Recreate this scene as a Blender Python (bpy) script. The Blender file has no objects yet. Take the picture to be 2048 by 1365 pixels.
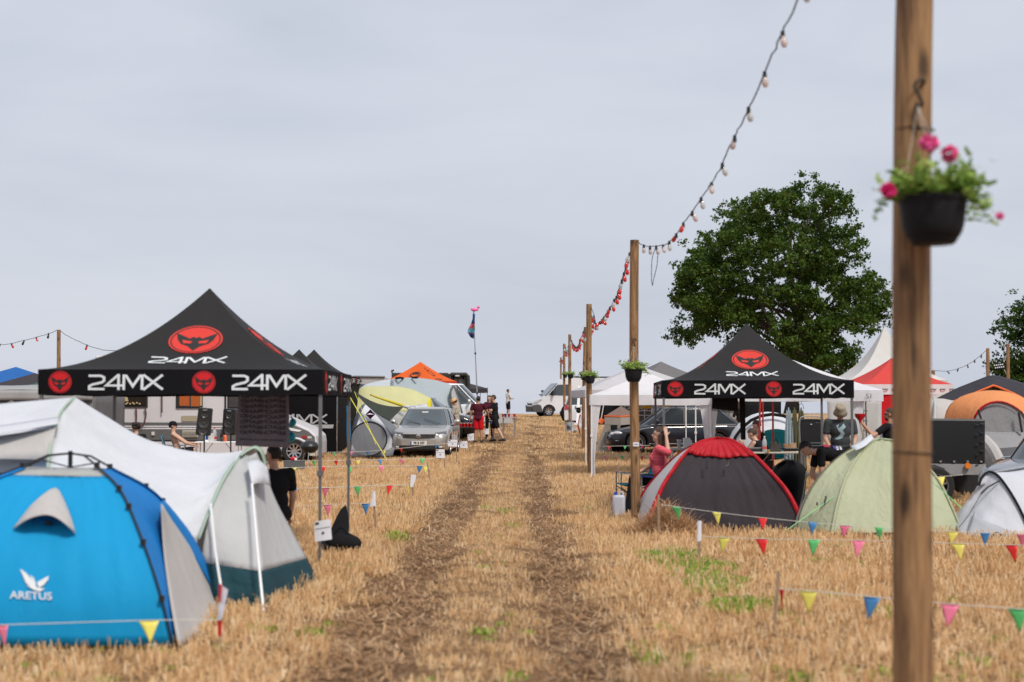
import bpy, bmesh, math, random
import numpy as np
from math import sin, cos, pi, sqrt, atan, atan2, radians as R
from mathutils import Vector as V, Matrix, noise as mnoise
random.seed(7)
S = bpy.context.scene
COL = S.collection
# ------------------------------------------------------------ camera
F = 2844.0; TH = atan(125.5 / F); CH = 1.75
cam = bpy.data.cameras.new('camera'); camo = bpy.data.objects.new('camera', cam); COL.objects.link(camo)
cam.sensor_width = 36; cam.lens = 50.0; cam.clip_end = 3000; cam.clip_start = 0.1
camo.location = (0, 0, CH); camo.rotation_euler = (pi / 2 + TH, 0, 0)
cam.dof.use_dof = True; cam.dof.focus_distance = 40; cam.dof.aperture_fstop = 1.6
S.camera = camo
# ------------------------------------------------------------ sky and sun
SUN_EL, SUN_AZ = 52, 150          # azimuth clockwise from +Y (behind the camera, to its right side)
w = bpy.data.worlds.new('World'); S.world = w; w.use_nodes = True
nt = w.node_tree; N = nt.nodes; L = nt.links; N.clear()
def nd(nt, t, **k):
    n = nt.nodes.new(t)
    for a, b in k.items():
        if a in n.inputs.keys(): n.inputs[a].default_value = b
        else: setattr(n, a, b)
    return n
out = nd(nt, 'ShaderNodeOutputWorld')
sky = nd(nt, 'ShaderNodeTexSky', sky_type='NISHITA', sun_disc=False, sun_elevation=R(SUN_EL), sun_rotation=R(SUN_AZ), air_density=1.5, dust_density=3.0)
bg1 = nd(nt, 'ShaderNodeBackground', Strength=0.06); L.new(sky.outputs[0], bg1.inputs[0])
tc = nd(nt, 'ShaderNodeTexCoord')
mp = nd(nt, 'ShaderNodeMapping'); mp.inputs['Scale'].default_value = (1.2, 1.2, 4.5); L.new(tc.outputs['Generated'], mp.inputs[0])
n1 = nd(nt, 'ShaderNodeTexNoise', Scale=2.1, Detail=8.0, Roughness=0.52, Distortion=0.35); L.new(mp.outputs[0], n1.inputs['Vector'])
cr = nd(nt, 'ShaderNodeValToRGB'); L.new(n1.outputs[0], cr.inputs[0])
e = cr.color_ramp.elements
e[0].position = .28; e[0].color = (.505, .548, .64, 1)
e[1].position = .74; e[1].color = (.655, .685, .76, 1)
m = cr.color_ramp.elements.new(.52); m.color = (.59, .625, .71, 1)
bg2 = nd(nt, 'ShaderNodeBackground', Strength=1.0); L.new(cr.outputs[0], bg2.inputs[0])
ad = nd(nt, 'ShaderNodeMixShader'); ad.inputs[0].default_value = .88
L.new(bg1.outputs[0], ad.inputs[1]); L.new(bg2.outputs[0], ad.inputs[2]); L.new(ad.outputs[0], out.inputs[0])
sl = bpy.data.lights.new('sun', 'SUN'); sl.energy = 2.6; sl.angle = R(11); sl.color = (1, .93, .82)
so = bpy.data.objects.new('sun', sl); COL.objects.link(so)
az = R(SUN_AZ); el = R(SUN_EL); sd = V((sin(az) * cos(el), cos(az) * cos(el), sin(el)))
so.rotation_euler = sd.to_track_quat('Z', 'Y').to_euler(); so.location = (0, -20, 30)
S.view_settings.view_transform = 'Standard'; S.view_settings.look = 'None'; S.view_settings.exposure = 0.2; S.view_settings.gamma = 1
S.cycles.max_bounces = 6; S.cycles.transparent_max_bounces = 6; S.cycles.caustics_reflective = False; S.cycles.caustics_refractive = False
S.cycles.use_denoising = True
# ------------------------------------------------------------ layout helpers
def ss(a, b, x):
    t = min(1, max(0, (x - a) / (b - a))); return t * t * (3 - 2 * t)
def gz(x, y):
    z = .20 * ss(40, 52, y) + .50 * ss(49, 68, y) + .24 * ss(64, 96, y)
    if y > 104: z -= .0125 * (y - 104) * ss(104, 130, y) + .014 * max(0, y - 125)
    return z + .012 * sin(x * 1.3 + y * .37) + .01 * sin(y * .9 - x * .5)
def W(px, py, Y):
    """a point seen at pixel px,py of the photo, Y metres in front of the camera"""
    v = (682.5 - py) / F; fw = cos(TH) - v * sin(TH)
    return V(((px - 1024) / F / fw * Y, Y, CH + Y * (sin(TH) + v * cos(TH)) / fw))
def G(px, Y, dz=0):
    x = (px - 1024) / F * Y
    return V((x, Y, gz(x, Y) + dz))
# ------------------------------------------------------------ mesh builder
def lerp(a, b, t): return a + (b - a) * t
def smooth_line(pts, n=6):
    """Catmull-Rom through control points"""
    P = [V(p) for p in pts]
    if len(P) < 3: 
        return [P[0].lerp(P[-1], i / n) for i in range(n + 1)]
    Q = [P[0] * 2 - P[1]] + P + [P[-1] * 2 - P[-2]]
    o = []
    for i in range(1, len(Q) - 2):
        a, b, c, d = Q[i - 1:i + 3]
        for k in range(n):
            t = k / n
            o.append(.5 * ((2 * b) + (c - a) * t + (2 * a - 5 * b + 4 * c - d) * t * t + (3 * b - a - 3 * c + d) * t ** 3))
    o.append(P[-1]); return o
def resample(pts, n):
    P = [V(p) for p in pts]; d = [0]
    for i in range(1, len(P)): d.append(d[-1] + (P[i] - P[i - 1]).length)
    o = []; j = 0
    for k in range(n):
        s = d[-1] * k / (n - 1)
        while j < len(P) - 2 and d[j + 1] < s: j += 1
        q = (s - d[j]) / max(1e-9, d[j + 1] - d[j]); o.append(P[j].lerp(P[j + 1], min(1, max(0, q))))
    return o
def pmat(o):
    m = Matrix.Translation(o.location) @ o.rotation_euler.to_matrix().to_4x4()
    if o.parent: m = pmat(o.parent) @ m
    return m
class MB:
    def __init__(s): s.v = []; s.f = []; s.m = []; s.cm = 0
    def add(s, vs, fs):
        b = len(s.v); s.v += [V(p) for p in vs]; s.f += [tuple(b + i for i in f) for f in fs]; s.m += [s.cm] * len(fs); return s
    def box(s, c, d, rot=None, taper=1.0):
        x, y, z = d[0] / 2, d[1] / 2, d[2] / 2; q = []
        for k in (-1, 1):
            t = taper if k > 0 else 1
            for a, b in ((-1, -1), (1, -1), (1, 1), (-1, 1)):
                p = V((a * x * t, b * y * t, k * z))
                if rot is not None: p = rot @ p
                q.append(p + V(c))
        return s.add(q, [(3, 2, 1, 0), (4, 5, 6, 7), (0, 1, 5, 4), (1, 2, 6, 5), (2, 3, 7, 6), (3, 0, 4, 7)])
    def tube(s, pts, r, n=8, caps=True):
        P = [V(p) for p in pts]; k = len(P); rr = r if isinstance(r, (list, tuple)) else [r] * k
        T = [(P[min(i + 1, k - 1)] - P[max(i - 1, 0)]).normalized() for i in range(k)]
        u = T[0].orthogonal().normalized(); vs = []
        for i in range(k):
            u = u - T[i] * u.dot(T[i])
            u = u.normalized() if u.length > 1e-6 else T[i].orthogonal().normalized()
            w_ = T[i].cross(u)
            vs += [P[i] + (u * cos(2 * pi * j / n) + w_ * sin(2 * pi * j / n)) * rr[i] for j in range(n)]
        fs = [(i * n + j, i * n + (j + 1) % n, (i + 1) * n + (j + 1) % n, (i + 1) * n + j) for i in range(k - 1) for j in range(n)]
        if caps: fs += [tuple(range(n))[::-1], tuple((k - 1) * n + j for j in range(n))]
        return s.add(vs, fs)
    def lathe(s, prof, c=(0, 0, 0), n=20, M=None, sx=1, sy=1, cap=True):
        c = V(c); vs = []
        for r, z in prof:
            for j in range(n):
                p = V((r * cos(2 * pi * j / n) * sx, r * sin(2 * pi * j / n) * sy, z))
                if M is not None: p = M @ p
                vs.append(p + c)
        k = len(prof)
        fs = [(i * n + j, i * n + (j + 1) % n, (i + 1) * n + (j + 1) % n, (i + 1) * n + j) for i in range(k - 1) for j in range(n)]
        if cap and prof[0][0] > 1e-4: fs.append(tuple(range(n))[::-1])
        if cap and prof[-1][0] > 1e-4: fs.append(tuple((k - 1) * n + j for j in range(n)))
        return s.add(vs, fs)
    def ell(s, c, r, M=None, n=14, m=9):
        if not isinstance(r, (tuple, list)): r = (r, r, r)
        vs = []
        for i in range(m + 1):
            a = pi * i / m
            for j in range(n):
                b = 2 * pi * j / n
                p = V((r[0] * max(sin(a), 1e-4) * cos(b), r[1] * max(sin(a), 1e-4) * sin(b), -r[2] * cos(a)))
                if M is not None: p = M @ p
                vs.append(p + V(c))
        return s.add(vs, [(i * n + j, i * n + (j + 1) % n, (i + 1) * n + (j + 1) % n, (i + 1) * n + j) for i in range(m) for j in range(n)])
    def cap(s, a, b, ra, rb, n=12):
        a = V(a); b = V(b); d = (b - a).normalized()
        pts = []; rr = []
        for k in range(5):
            t = pi / 2 * k / 4; pts.append(a - d * ra * cos(t)); rr.append(max(ra * sin(t), 1e-3))
        pts.append(a.lerp(b, .5)); rr.append((ra + rb) / 2)
        for k in range(4, -1, -1):
            t = pi / 2 * k / 4; pts.append(b + d * rb * cos(t)); rr.append(max(rb * sin(t), 1e-3))
        return s.tube(pts, rr, n)
    def grid(s, A, closed=False):
        k = len(A); n = len(A[0]); m = n if closed else n - 1
        return s.add([p for r in A for p in r], [(i * n + j, i * n + (j + 1) % n, (i + 1) * n + (j + 1) % n, (i + 1) * n + j) for i in range(k - 1) for j in range(m)])
    def poly(s, pts): return s.add(pts, [tuple(range(len(pts)))])
    def prism(s, pts, d):
        d = V(d); n = len(pts); P = [V(p) for p in pts]
        return s.add(P + [p + d for p in P], [tuple(range(n))[::-1], tuple(range(n, 2 * n))] + [(i, (i + 1) % n, n + (i + 1) % n, n + i) for i in range(n)])
    def build(s, name, mat, parent=None, world=False, smooth=False, bevel=0, thick=0, merge=False):
        me = bpy.data.meshes.new(name)
        vs = s.v
        if world and parent is not None:
            im = pmat(parent).inverted(); vs = [im @ p for p in vs]
        me.from_pydata([tuple(p) for p in vs], [], s.f)
        for mm in (mat if isinstance(mat, (list, tuple)) else [mat]): me.materials.append(mm)
        if s.cm or any(s.m): me.polygons.foreach_set('material_index', s.m)
        bm = bmesh.new(); bm.from_mesh(me)
        if merge: bmesh.ops.remove_doubles(bm, verts=bm.verts, dist=1e-4)
        bmesh.ops.recalc_face_normals(bm, faces=bm.faces)
        if smooth:
            for f in bm.faces: f.smooth = True
            if smooth != 'all':
                for ed in bm.edges:
                    if len(ed.link_faces) == 2 and ed.calc_face_angle(0) > R(40): ed.smooth = False
        bm.to_mesh(me); bm.free()
        o = bpy.data.objects.new(name, me); COL.objects.link(o); o.parent = parent
        if bevel:
            md = o.modifiers.new('b', 'BEVEL'); md.width = bevel; md.segments = 2; md.limit_method = 'ANGLE'
        if thick:
            md = o.modifiers.new('s', 'SOLIDIFY'); md.thickness = thick; md.offset = 0
        return o
def tag(o, label, cat, group=None, kind=None):
    if label: o['label'] = label
    if cat: o['category'] = cat
    if group: o['group'] = group
    if kind: o['kind'] = kind
    return o
def thing(name, label, cat, loc=(0, 0, 0), rz=0, group=None):
    o = bpy.data.objects.new(name, None); COL.objects.link(o); o.empty_display_size = .2
    o.location = loc; o.rotation_euler = (0, 0, rz)
    return tag(o, label, cat, group)
def kids(o): return [c for c in bpy.data.objects if c.parent == o]
def dup(o, loc=None, rz=None, label=None, parent=None):
    c = o.copy(); COL.objects.link(c); c.parent = parent
    if loc is not None: c.location = loc
    if rz is not None: c.rotation_euler = (0, 0, rz)
    if label: c['label'] = label
    for k in kids(o): dup(k, parent=c)
    return c
# ------------------------------------------------------------ materials
MC = {}
def hexc(h):
    c = [int(h[i:i + 2], 16) / 255 for i in (0, 2, 4)]
    return tuple(x / 12.92 if x < .04045 else ((x + .055) / 1.055) ** 2.4 for x in c)
def mat(name, col, rough=.6, metal=0, bump=0, bscale=40, var=.12, vscale=6, trans=0, coat=0, alpha=1, stretch=None, spec=.5, glass=False, emit=0, crease=0):
    if name in MC: return MC[name]
    if isinstance(col, str): col = hexc(col)
    m = bpy.data.materials.new(name); m.use_nodes = True; nt = m.node_tree; nt.nodes.clear(); L = nt.links
    out = nd(nt, 'ShaderNodeOutputMaterial')
    b = nd(nt, 'ShaderNodeBsdfPrincipled', Roughness=rough, Metallic=metal)
    b.inputs['Specular IOR Level'].default_value = spec
    if coat: b.inputs['Coat Weight'].default_value = coat; b.inputs['Coat Roughness'].default_value = .06
    if glass: b.inputs['Transmission Weight'].default_value = glass
    tc = nd(nt, 'ShaderNodeTexCoord'); src = tc.outputs['Object']
    if stretch:
        mp = nd(nt, 'ShaderNodeMapping'); mp.inputs['Scale'].default_value = stretch; L.new(src, mp.inputs[0]); src = mp.outputs[0]
    if var:
        n = nd(nt, 'ShaderNodeTexNoise', Scale=vscale, Detail=5.0, Roughness=.6); L.new(src, n.inputs['Vector'])
        mr = nd(nt, 'ShaderNodeMapRange'); mr.inputs['To Min'].default_value = 1 - var * 1.6; mr.inputs['To Max'].default_value = 1 + var * 1.6
        L.new(n.outputs[0], mr.inputs[0])
        hs = nd(nt, 'ShaderNodeMix', data_type='RGBA', blend_type='MULTIPLY'); hs.inputs[0].default_value = 1
        hs.inputs[6].default_value = (*col, 1); L.new(mr.outputs[0], hs.inputs[7]); c_out = hs.outputs[2]
        L.new(c_out, b.inputs['Base Color'])
    else:
        b.inputs['Base Color'].default_value = (*col, 1); c_out = None
    if bump:
        n2 = nd(nt, 'ShaderNodeTexNoise', Scale=bscale, Detail=4.0, Roughness=.5, Distortion=.6); L.new(src, n2.inputs['Vector'])
        bp = nd(nt, 'ShaderNodeBump', Strength=bump, Distance=.05 if crease else .02); L.new(n2.outputs[0], bp.inputs['Height']); L.new(bp.outputs[0], b.inputs['Normal'])
        if crease:   # sharp pulled folds on top of the soft ones
            n3 = nd(nt, 'ShaderNodeTexNoise', Scale=bscale * 1.7, Detail=3.0, Roughness=.55, Distortion=1.6); L.new(src, n3.inputs['Vector'])
            q1 = nd(nt, 'ShaderNodeMath', operation='SUBTRACT'); L.new(n3.outputs[0], q1.inputs[0]); q1.inputs[1].default_value = .5
            q2 = nd(nt, 'ShaderNodeMath', operation='ABSOLUTE'); L.new(q1.outputs[0], q2.inputs[0]); q3 = nd(nt, 'ShaderNodeMath', operation='POWER'); L.new(q2.outputs[0], q3.inputs[0]); q3.inputs[1].default_value = .6
            b2 = nd(nt, 'ShaderNodeBump', Strength=min(1, crease), Distance=.035); L.new(q3.outputs[0], b2.inputs['Height']); L.new(bp.outputs[0], b2.inputs['Normal']); L.new(b2.outputs[0], b.inputs['Normal'])
    if emit: b.inputs['Emission Color'].default_value = (*col, 1); b.inputs['Emission Strength'].default_value = emit
    sh = b.outputs[0]
    if trans:
        t = nd(nt, 'ShaderNodeBsdfTranslucent'); 
        if c_out: L.new(c_out, t.inputs[0])
        else: t.inputs[0].default_value = (*col, 1)
        mx = nd(nt, 'ShaderNodeMixShader'); mx.inputs[0].default_value = trans; L.new(sh, mx.inputs[1]); L.new(t.outputs[0], mx.inputs[2]); sh = mx.outputs[0]
    if alpha < 1:
        t = nd(nt, 'ShaderNodeBsdfTransparent'); mx = nd(nt, 'ShaderNodeMixShader'); mx.inputs[0].default_value = alpha
        L.new(t.outputs[0], mx.inputs[1]); L.new(sh, mx.inputs[2]); sh = mx.outputs[0]
    L.new(sh, out.inputs[0]); MC[name] = m; return m
def fab(name, col, trans=.18, bump=.5, bscale=2.2, rough=.75, var=.06, **k):
    """tent cloth: long soft wrinkles, slightly see-through to light"""
    return mat(name, col, rough=rough, bump=bump, bscale=bscale, var=var, trans=trans, spec=k.pop('spec', .3), vscale=3, stretch=k.pop('stretch', (1, 1, .45)), crease=k.pop('crease', bump * .3), **k)
def cloth(name, col): return mat(name, col, rough=.9, bump=.35, bscale=14, var=.12, vscale=9, spec=.15)
def plast(name, col, rough=.4): return mat(name, col, rough=rough, var=.04)
def paint(name, col, metal=.3): return mat(name, col, rough=.3, metal=metal, coat=.8, var=.03)
WHITE = plast('white_plastic', (.75, .76, .78)); BLACK = plast('black_plastic', (.012, .012, .014)); STEEL = mat('steel_tube', (.45, .46, .48), rough=.35, metal=.8, var=.08)
GREYM = mat('grey_powder_metal', (.16, .16, .17), rough=.5, metal=.4, var=.08); GLASS = mat('dark_glass', (.02, .028, .032), rough=.05, var=0, spec=.9, coat=.5)
BLACKCLOTH = cloth('black_cloth', (.012, .012, .014)); ROPE = mat('white_cord', (.62, .62, .58), rough=.9)
PAPER = mat('paper', (.72, .73, .8), rough=.8, var=.04); RUBBER = mat('rubber', (.015, .015, .016), rough=.85); WOODM = mat('stake_wood', (.30, .215, .15), rough=.85, var=.2, stretch=(8, 8, 1), bump=.3)
def pole_wood():
    m = mat('pole_wood', (.42, .26, .125), rough=.8); nt = m.node_tree; L = nt.links
    b = [n for n in nt.nodes if n.type == 'BSDF_PRINCIPLED'][0]
    tc = [n for n in nt.nodes if n.type == 'TEX_COORD'][0]; oi = nd(nt, 'ShaderNodeObjectInfo')
    addv = nd(nt, 'ShaderNodeVectorMath', operation='ADD'); L.new(tc.outputs['Object'], addv.inputs[0])
    sc = nd(nt, 'ShaderNodeVectorMath', operation='SCALE'); L.new(oi.outputs['Location'], sc.inputs[0]); sc.inputs['Scale'].default_value = 3.1; L.new(sc.outputs[0], addv.inputs[1])
    mp = nd(nt, 'ShaderNodeMapping'); mp.inputs['Scale'].default_value = (9, 9, .55); L.new(addv.outputs[0], mp.inputs[0])
    n = nd(nt, 'ShaderNodeTexNoise', Scale=2.6, Detail=8.0, Roughness=.65, Distortion=1.2); L.new(mp.outputs[0], n.inputs['Vector'])
    r = nd(nt, 'ShaderNodeValToRGB'); L.new(n.outputs[0], r.inputs[0]); E = r.color_ramp.elements
    E[0].position = .30; E[0].color = (.06, .032, .018, 1); E[1].position = .74; E[1].color = (.46, .275, .125, 1); q = E.new(.5); q.color = (.26, .14, .062, 1)
    vo = nd(nt, 'ShaderNodeTexVoronoi', Scale=1.0); mp2 = nd(nt, 'ShaderNodeMapping'); mp2.inputs['Scale'].default_value = (6, 6, 2.2); L.new(addv.outputs[0], mp2.inputs[0]); L.new(mp2.outputs[0], vo.inputs['Vector'])
    kr = nd(nt, 'ShaderNodeMapRange'); kr.inputs['From Min'].default_value = .10; kr.inputs['From Max'].default_value = .26; kr.inputs['To Min'].default_value = .25; kr.inputs['To Max'].default_value = 1
    L.new(vo.outputs['Distance'], kr.inputs[0])
    mx = nd(nt, 'ShaderNodeMix', data_type='RGBA', blend_type='MULTIPLY'); mx.inputs[0].default_value = 1; L.new(r.outputs[0], mx.inputs[6]); L.new(kr.outputs[0], mx.inputs[7])
    L.new(mx.outputs[2], b.inputs['Base Color'])
    bp = nd(nt, 'ShaderNodeBump', Strength=.5, Distance=.01); L.new(n.outputs[0], bp.inputs['Height']); L.new(bp.outputs[0], b.inputs['Normal'])
    return m
POLE = pole_wood()
# ------------------------------------------------------------ flat artwork laid on surfaces
def ribbon(pts, w_):
    """mitred stroke of width w_ as quads in 2-D"""
    P = [V((p[0], p[1])) for p in pts]; n = len(P); Lf = []; Rt = []
    for i in range(n):
        a = (P[i] - P[i - 1]).normalized() if i else None; b = (P[i + 1] - P[i]).normalized() if i < n - 1 else None
        d = (a + b).normalized() if a and b else (a or b)
        nn = V((-d.y, d.x)); k = w_ / 2
        if a and b: k /= max(.45, nn.dot(V((-a.y, a.x))))
        Lf.append(P[i] + nn * k); Rt.append(P[i] - nn * k)
    return [[Rt[i], Rt[i + 1], Lf[i + 1], Lf[i]] for i in range(n - 1)]
def art(mb, polys, fmap, off=0.0, maxlen=None):
    """lay 2-D polygons on a surface: fmap(x, y, offset)"""
    for pl in polys:
        bm = bmesh.new(); f = bm.faces.new([bm.verts.new((p[0], p[1], 0)) for p in pl])
        if len(pl) > 4: bmesh.ops.triangulate(bm, faces=bm.faces)
        if maxlen:
            for _ in range(6):
                le = [e_ for e_ in bm.edges if e_.calc_length() > maxlen]
                if not le: break
                bmesh.ops.subdivide_edges(bm, edges=le, cuts=1, use_grid_fill=False)
                bmesh.ops.triangulate(bm, faces=[f_ for f_ in bm.faces if len(f_.verts) > 4])
        bm.verts.index_update()
        mb.add([fmap(v.co.x, v.co.y, off) for v in bm.verts], [tuple(v.index for v in f_.verts) for f_ in bm.faces]); bm.free()
GLY = {'2': [[(.02, .94), (.72, .94), (.92, .84), (.92, .62), (.78, .50), (.25, .36), (.06, .24), (.06, .06), (.95, .06)]],
       '4': [[(1.0, .30), (.02, .30), (.72, .98), (.76, .98), (.76, .0)]],
       'M': [[(.07, 0), (.07, .94), (.20, .94), (.60, .25), (1.02, .94), (1.14, .94), (1.14, 0)]],
       'X': [[(.0, 1), (1.12, 0)], [(1.12, 1), (.0, 0)]]}
def polys24():
    o = []; x = 0
    for ch, adv in (('2', 1.02), ('4', 1.0), ('M', 1.22), ('X', 1.1)):
        for k, st in enumerate(GLY[ch]):
            o.append((ribbon([(x + p[0], p[1]) for p in st], .155), k))
        x += adv
    return o, x + .02
def put24(mb, fmap, cx, cy, h, ws=1.0, off=.006, maxlen=None, skew=0):
    P, Wd = polys24()
    for pl, k in P:
        art(mb, [[(cx + ((p[0] - Wd / 2) * ws + skew * (p[1] - .5)) * h, cy + (p[1] - .5) * h) for p in q] for q in pl], fmap, off + .003 * k, maxlen)
    return Wd * ws * h
def disc(cx, cy, rx, ry, n=28): return [(cx + rx * cos(2 * pi * i / n), cy + ry * sin(2 * pi * i / n)) for i in range(n)]
def annul(cx, cy, rx, ry, k, n=28):
    return [[(cx + a * rx * cos(2 * pi * j / n), cy + a * ry * sin(2 * pi * j / n)) for a, j in ((1, i), (1, i + 1), (k, i + 1), (k, i))] for i in range(n)]
MASK = [(-.82, .52), (-.62, .40), (-.25, .14), (-.12, .28), (0, .18), (.12, .28), (.25, .14), (.62, .40), (.82, .52), (.72, .05), (.55, -.28), (.26, -.46), (0, -.86), (-.26, -.46), (-.55, -.28), (-.72, .05)]
EYE = [(-.50, .02), (-.10, -.10), (-.16, -.24), (-.42, -.22)]
def putlogo(mred, mblk, fmap, cx, cy, rx, ry, off=.006, maxlen=None):
    art(mred, [disc(cx, cy, rx, ry)], fmap, off, maxlen)
    art(mblk, annul(cx, cy, rx * .93, ry * .93, .95), fmap, off + .003)
    art(mblk, [[(cx + p[0] * rx * .92, cy + p[1] * ry * .92) for p in MASK]], fmap, off + .003, maxlen)
    for s_ in (1, -1): art(mred, [[(cx + s_ * p[0] * rx, cy + p[1] * ry) for p in EYE]], fmap, off + .006, maxlen)
def textpolys(txt, size=1.0, bold=0.0, sx=1.0):
    """a word as triangles in 2-D; returns verts, faces, width"""
    c = bpy.data.curves.new('t', 'FONT'); c.body = txt; c.size = size; c.offset = bold; c.resolution_u = 3
    o = bpy.data.objects.new('t', c); COL.objects.link(o); dg = bpy.context.evaluated_depsgraph_get(); me = bpy.data.meshes.new_from_object(o.evaluated_get(dg))
    vs = [(v.co.x * sx, v.co.y) for v in me.vertices]; fs = [tuple(p.vertices) for p in me.polygons]
    bpy.data.objects.remove(o); bpy.data.curves.remove(c); bpy.data.meshes.remove(me)
    return vs, fs, (max(v[0] for v in vs) if vs else 0)
def puttext(mb, txt, fmap, cx, cy, h, off=.006, bold=0.0, sx=1.0, mirror=False):
    vs, fs, wd = textpolys(txt, h * 1.38, bold, sx)
    k = -1 if mirror else 1
    mb.add([fmap(cx + k * (x - wd / 2), cy + y - h / 2, off) for x, y in vs], fs); return wd
INK = plast('print_white', (.66, .69, .72), .6); INKRED = fab('print_red', (.62, .045, .035), trans=.05); INKRED2 = fab('print_bright_red', (.55, .012, .018), trans=.0); INKBLK = mat('print_black', (.012, .012, .013), rough=.7); INKDK = mat('print_ink', (.06, .06, .07), rough=.7)
# ------------------------------------------------------------ ground
def track_c(y): return -.22 + .9 * ss(24, 60, y) * .35 + 1.0 * ss(50, 105, y)
def rut(x, y):
    """1 in the wheel ruts, 0 in standing stubble"""
    c = track_c(y); wob = .12 * mnoise.noise(V((x * .8, y * .5, 3)))
    w2 = .14 * mnoise.noise(V((x * 2.1, y * 1.3, 9))); a = 1 - ss(.14, .56, abs(x - (c - .76) + wob) + w2); b = 1 - ss(.12, .48, abs(x - (c + .74) + wob) + w2)
    return max(a, b)
def make_ground():
    xs = list(np.concatenate([np.linspace(-1200, -60, 14), np.linspace(-50, -9, 30), np.linspace(-8.5, 8.5, 120), np.linspace(9, 50, 30), np.linspace(60, 1200, 14)]))
    ys = list(np.concatenate([np.linspace(-200, -5, 8), np.linspace(-2, 30, 130), np.linspace(30.5, 60, 60), np.linspace(61, 130, 60), np.linspace(140, 1500, 24)]))
    A = [[V((x, y, gz(x, y) - .035 * rut(x, y) * (1 if y < 60 else .5))) for x in xs] for y in ys]
    mb = MB(); mb.grid(A)
    m = bpy.data.materials.new('stubble_soil'); m.use_nodes = True; nt = m.node_tree; nt.nodes.clear(); L = nt.links
    out = nd(nt, 'ShaderNodeOutputMaterial'); b = nd(nt, 'ShaderNodeBsdfPrincipled', Roughness=.95); b.inputs['Specular IOR Level'].default_value = .15
    tc = nd(nt, 'ShaderNodeTexCoord')
    n1 = nd(nt, 'ShaderNodeTexNoise', Scale=9.0, Detail=10.0, Roughness=.75); L.new(tc.outputs['Object'], n1.inputs['Vector'])
    n2 = nd(nt, 'ShaderNodeTexNoise', Scale=70.0, Detail=6.0, Roughness=.7); L.new(tc.outputs['Object'], n2.inputs['Vector'])
    n3 = nd(nt, 'ShaderNodeTexNoise', Scale=.35, Detail=4.0); L.new(tc.outputs['Object'], n3.inputs['Vector'])
    r1 = nd(nt, 'ShaderNodeValToRGB'); L.new(n2.outputs[0], r1.inputs[0]); E = r1.color_ramp.elements
    E[0].position = .34; E[0].color = (.12, .062, .032, 1); E[1].position = .64; E[1].color = (.62, .39, .20, 1); q = E.new(.5); q.color = (.36, .205, .10, 1)
    r2 = nd(nt, 'ShaderNodeValToRGB'); L.new(n2.outputs[0], r2.inputs[0]); E = r2.color_ramp.elements
    E[0].position = .34; E[0].color = (.08, .042, .023, 1); E[1].position = .68; E[1].color = (.46, .275, .14, 1); q = E.new(.5); q.color = (.20, .108, .056, 1)
    at = nd(nt, 'ShaderNodeAttribute', attribute_name='rut'); 
    jt = nd(nt, 'ShaderNodeMath', operation='MULTIPLY_ADD'); L.new(n1.outputs[0], jt.inputs[0]); jt.inputs[1].default_value = .9; jt.inputs[2].default_value = -.45
    ad = nd(nt, 'ShaderNodeMath', operation='ADD', use_clamp=True); L.new(at.outputs['Fac'], ad.inputs[0]); L.new(jt.outputs[0], ad.inputs[1])
    mx = nd(nt, 'ShaderNodeMix', data_type='RGBA'); L.new(ad.outputs[0], mx.inputs[0]); L.new(r1.outputs[0], mx.inputs[6]); L.new(r2.outputs[0], mx.inputs[7])
    mr = nd(nt, 'ShaderNodeMapRange'); L.new(n3.outputs[0], mr.inputs[0]); mr.inputs['To Min'].default_value = .72; mr.inputs['To Max'].default_value = 1.22
    m2 = nd(nt, 'ShaderNodeMix', data_type='RGBA', blend_type='MULTIPLY'); m2.inputs[0].default_value = 1; L.new(mx.outputs[2], m2.inputs[6]); L.new(mr.outputs[0], m2.inputs[7])
    L.new(m2.outputs[2], b.inputs['Base Color'])
    bp = nd(nt, 'ShaderNodeBump', Strength=.9, Distance=.06); L.new(n2.outputs[0], bp.inputs['Height']); L.new(bp.outputs[0], b.inputs['Normal']); L.new(b.outputs[0], out.inputs[0])
    o = mb.build('ground', m, smooth='all'); o['kind'] = 'structure'; o['label'] = 'harvested stubble field rising to a low crest'
    at = o.data.attributes.new('rut', 'FLOAT', 'POINT'); at.data.foreach_set('value', [rut(v.co.x, v.co.y) for v in o.data.vertices])
make_ground()
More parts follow.
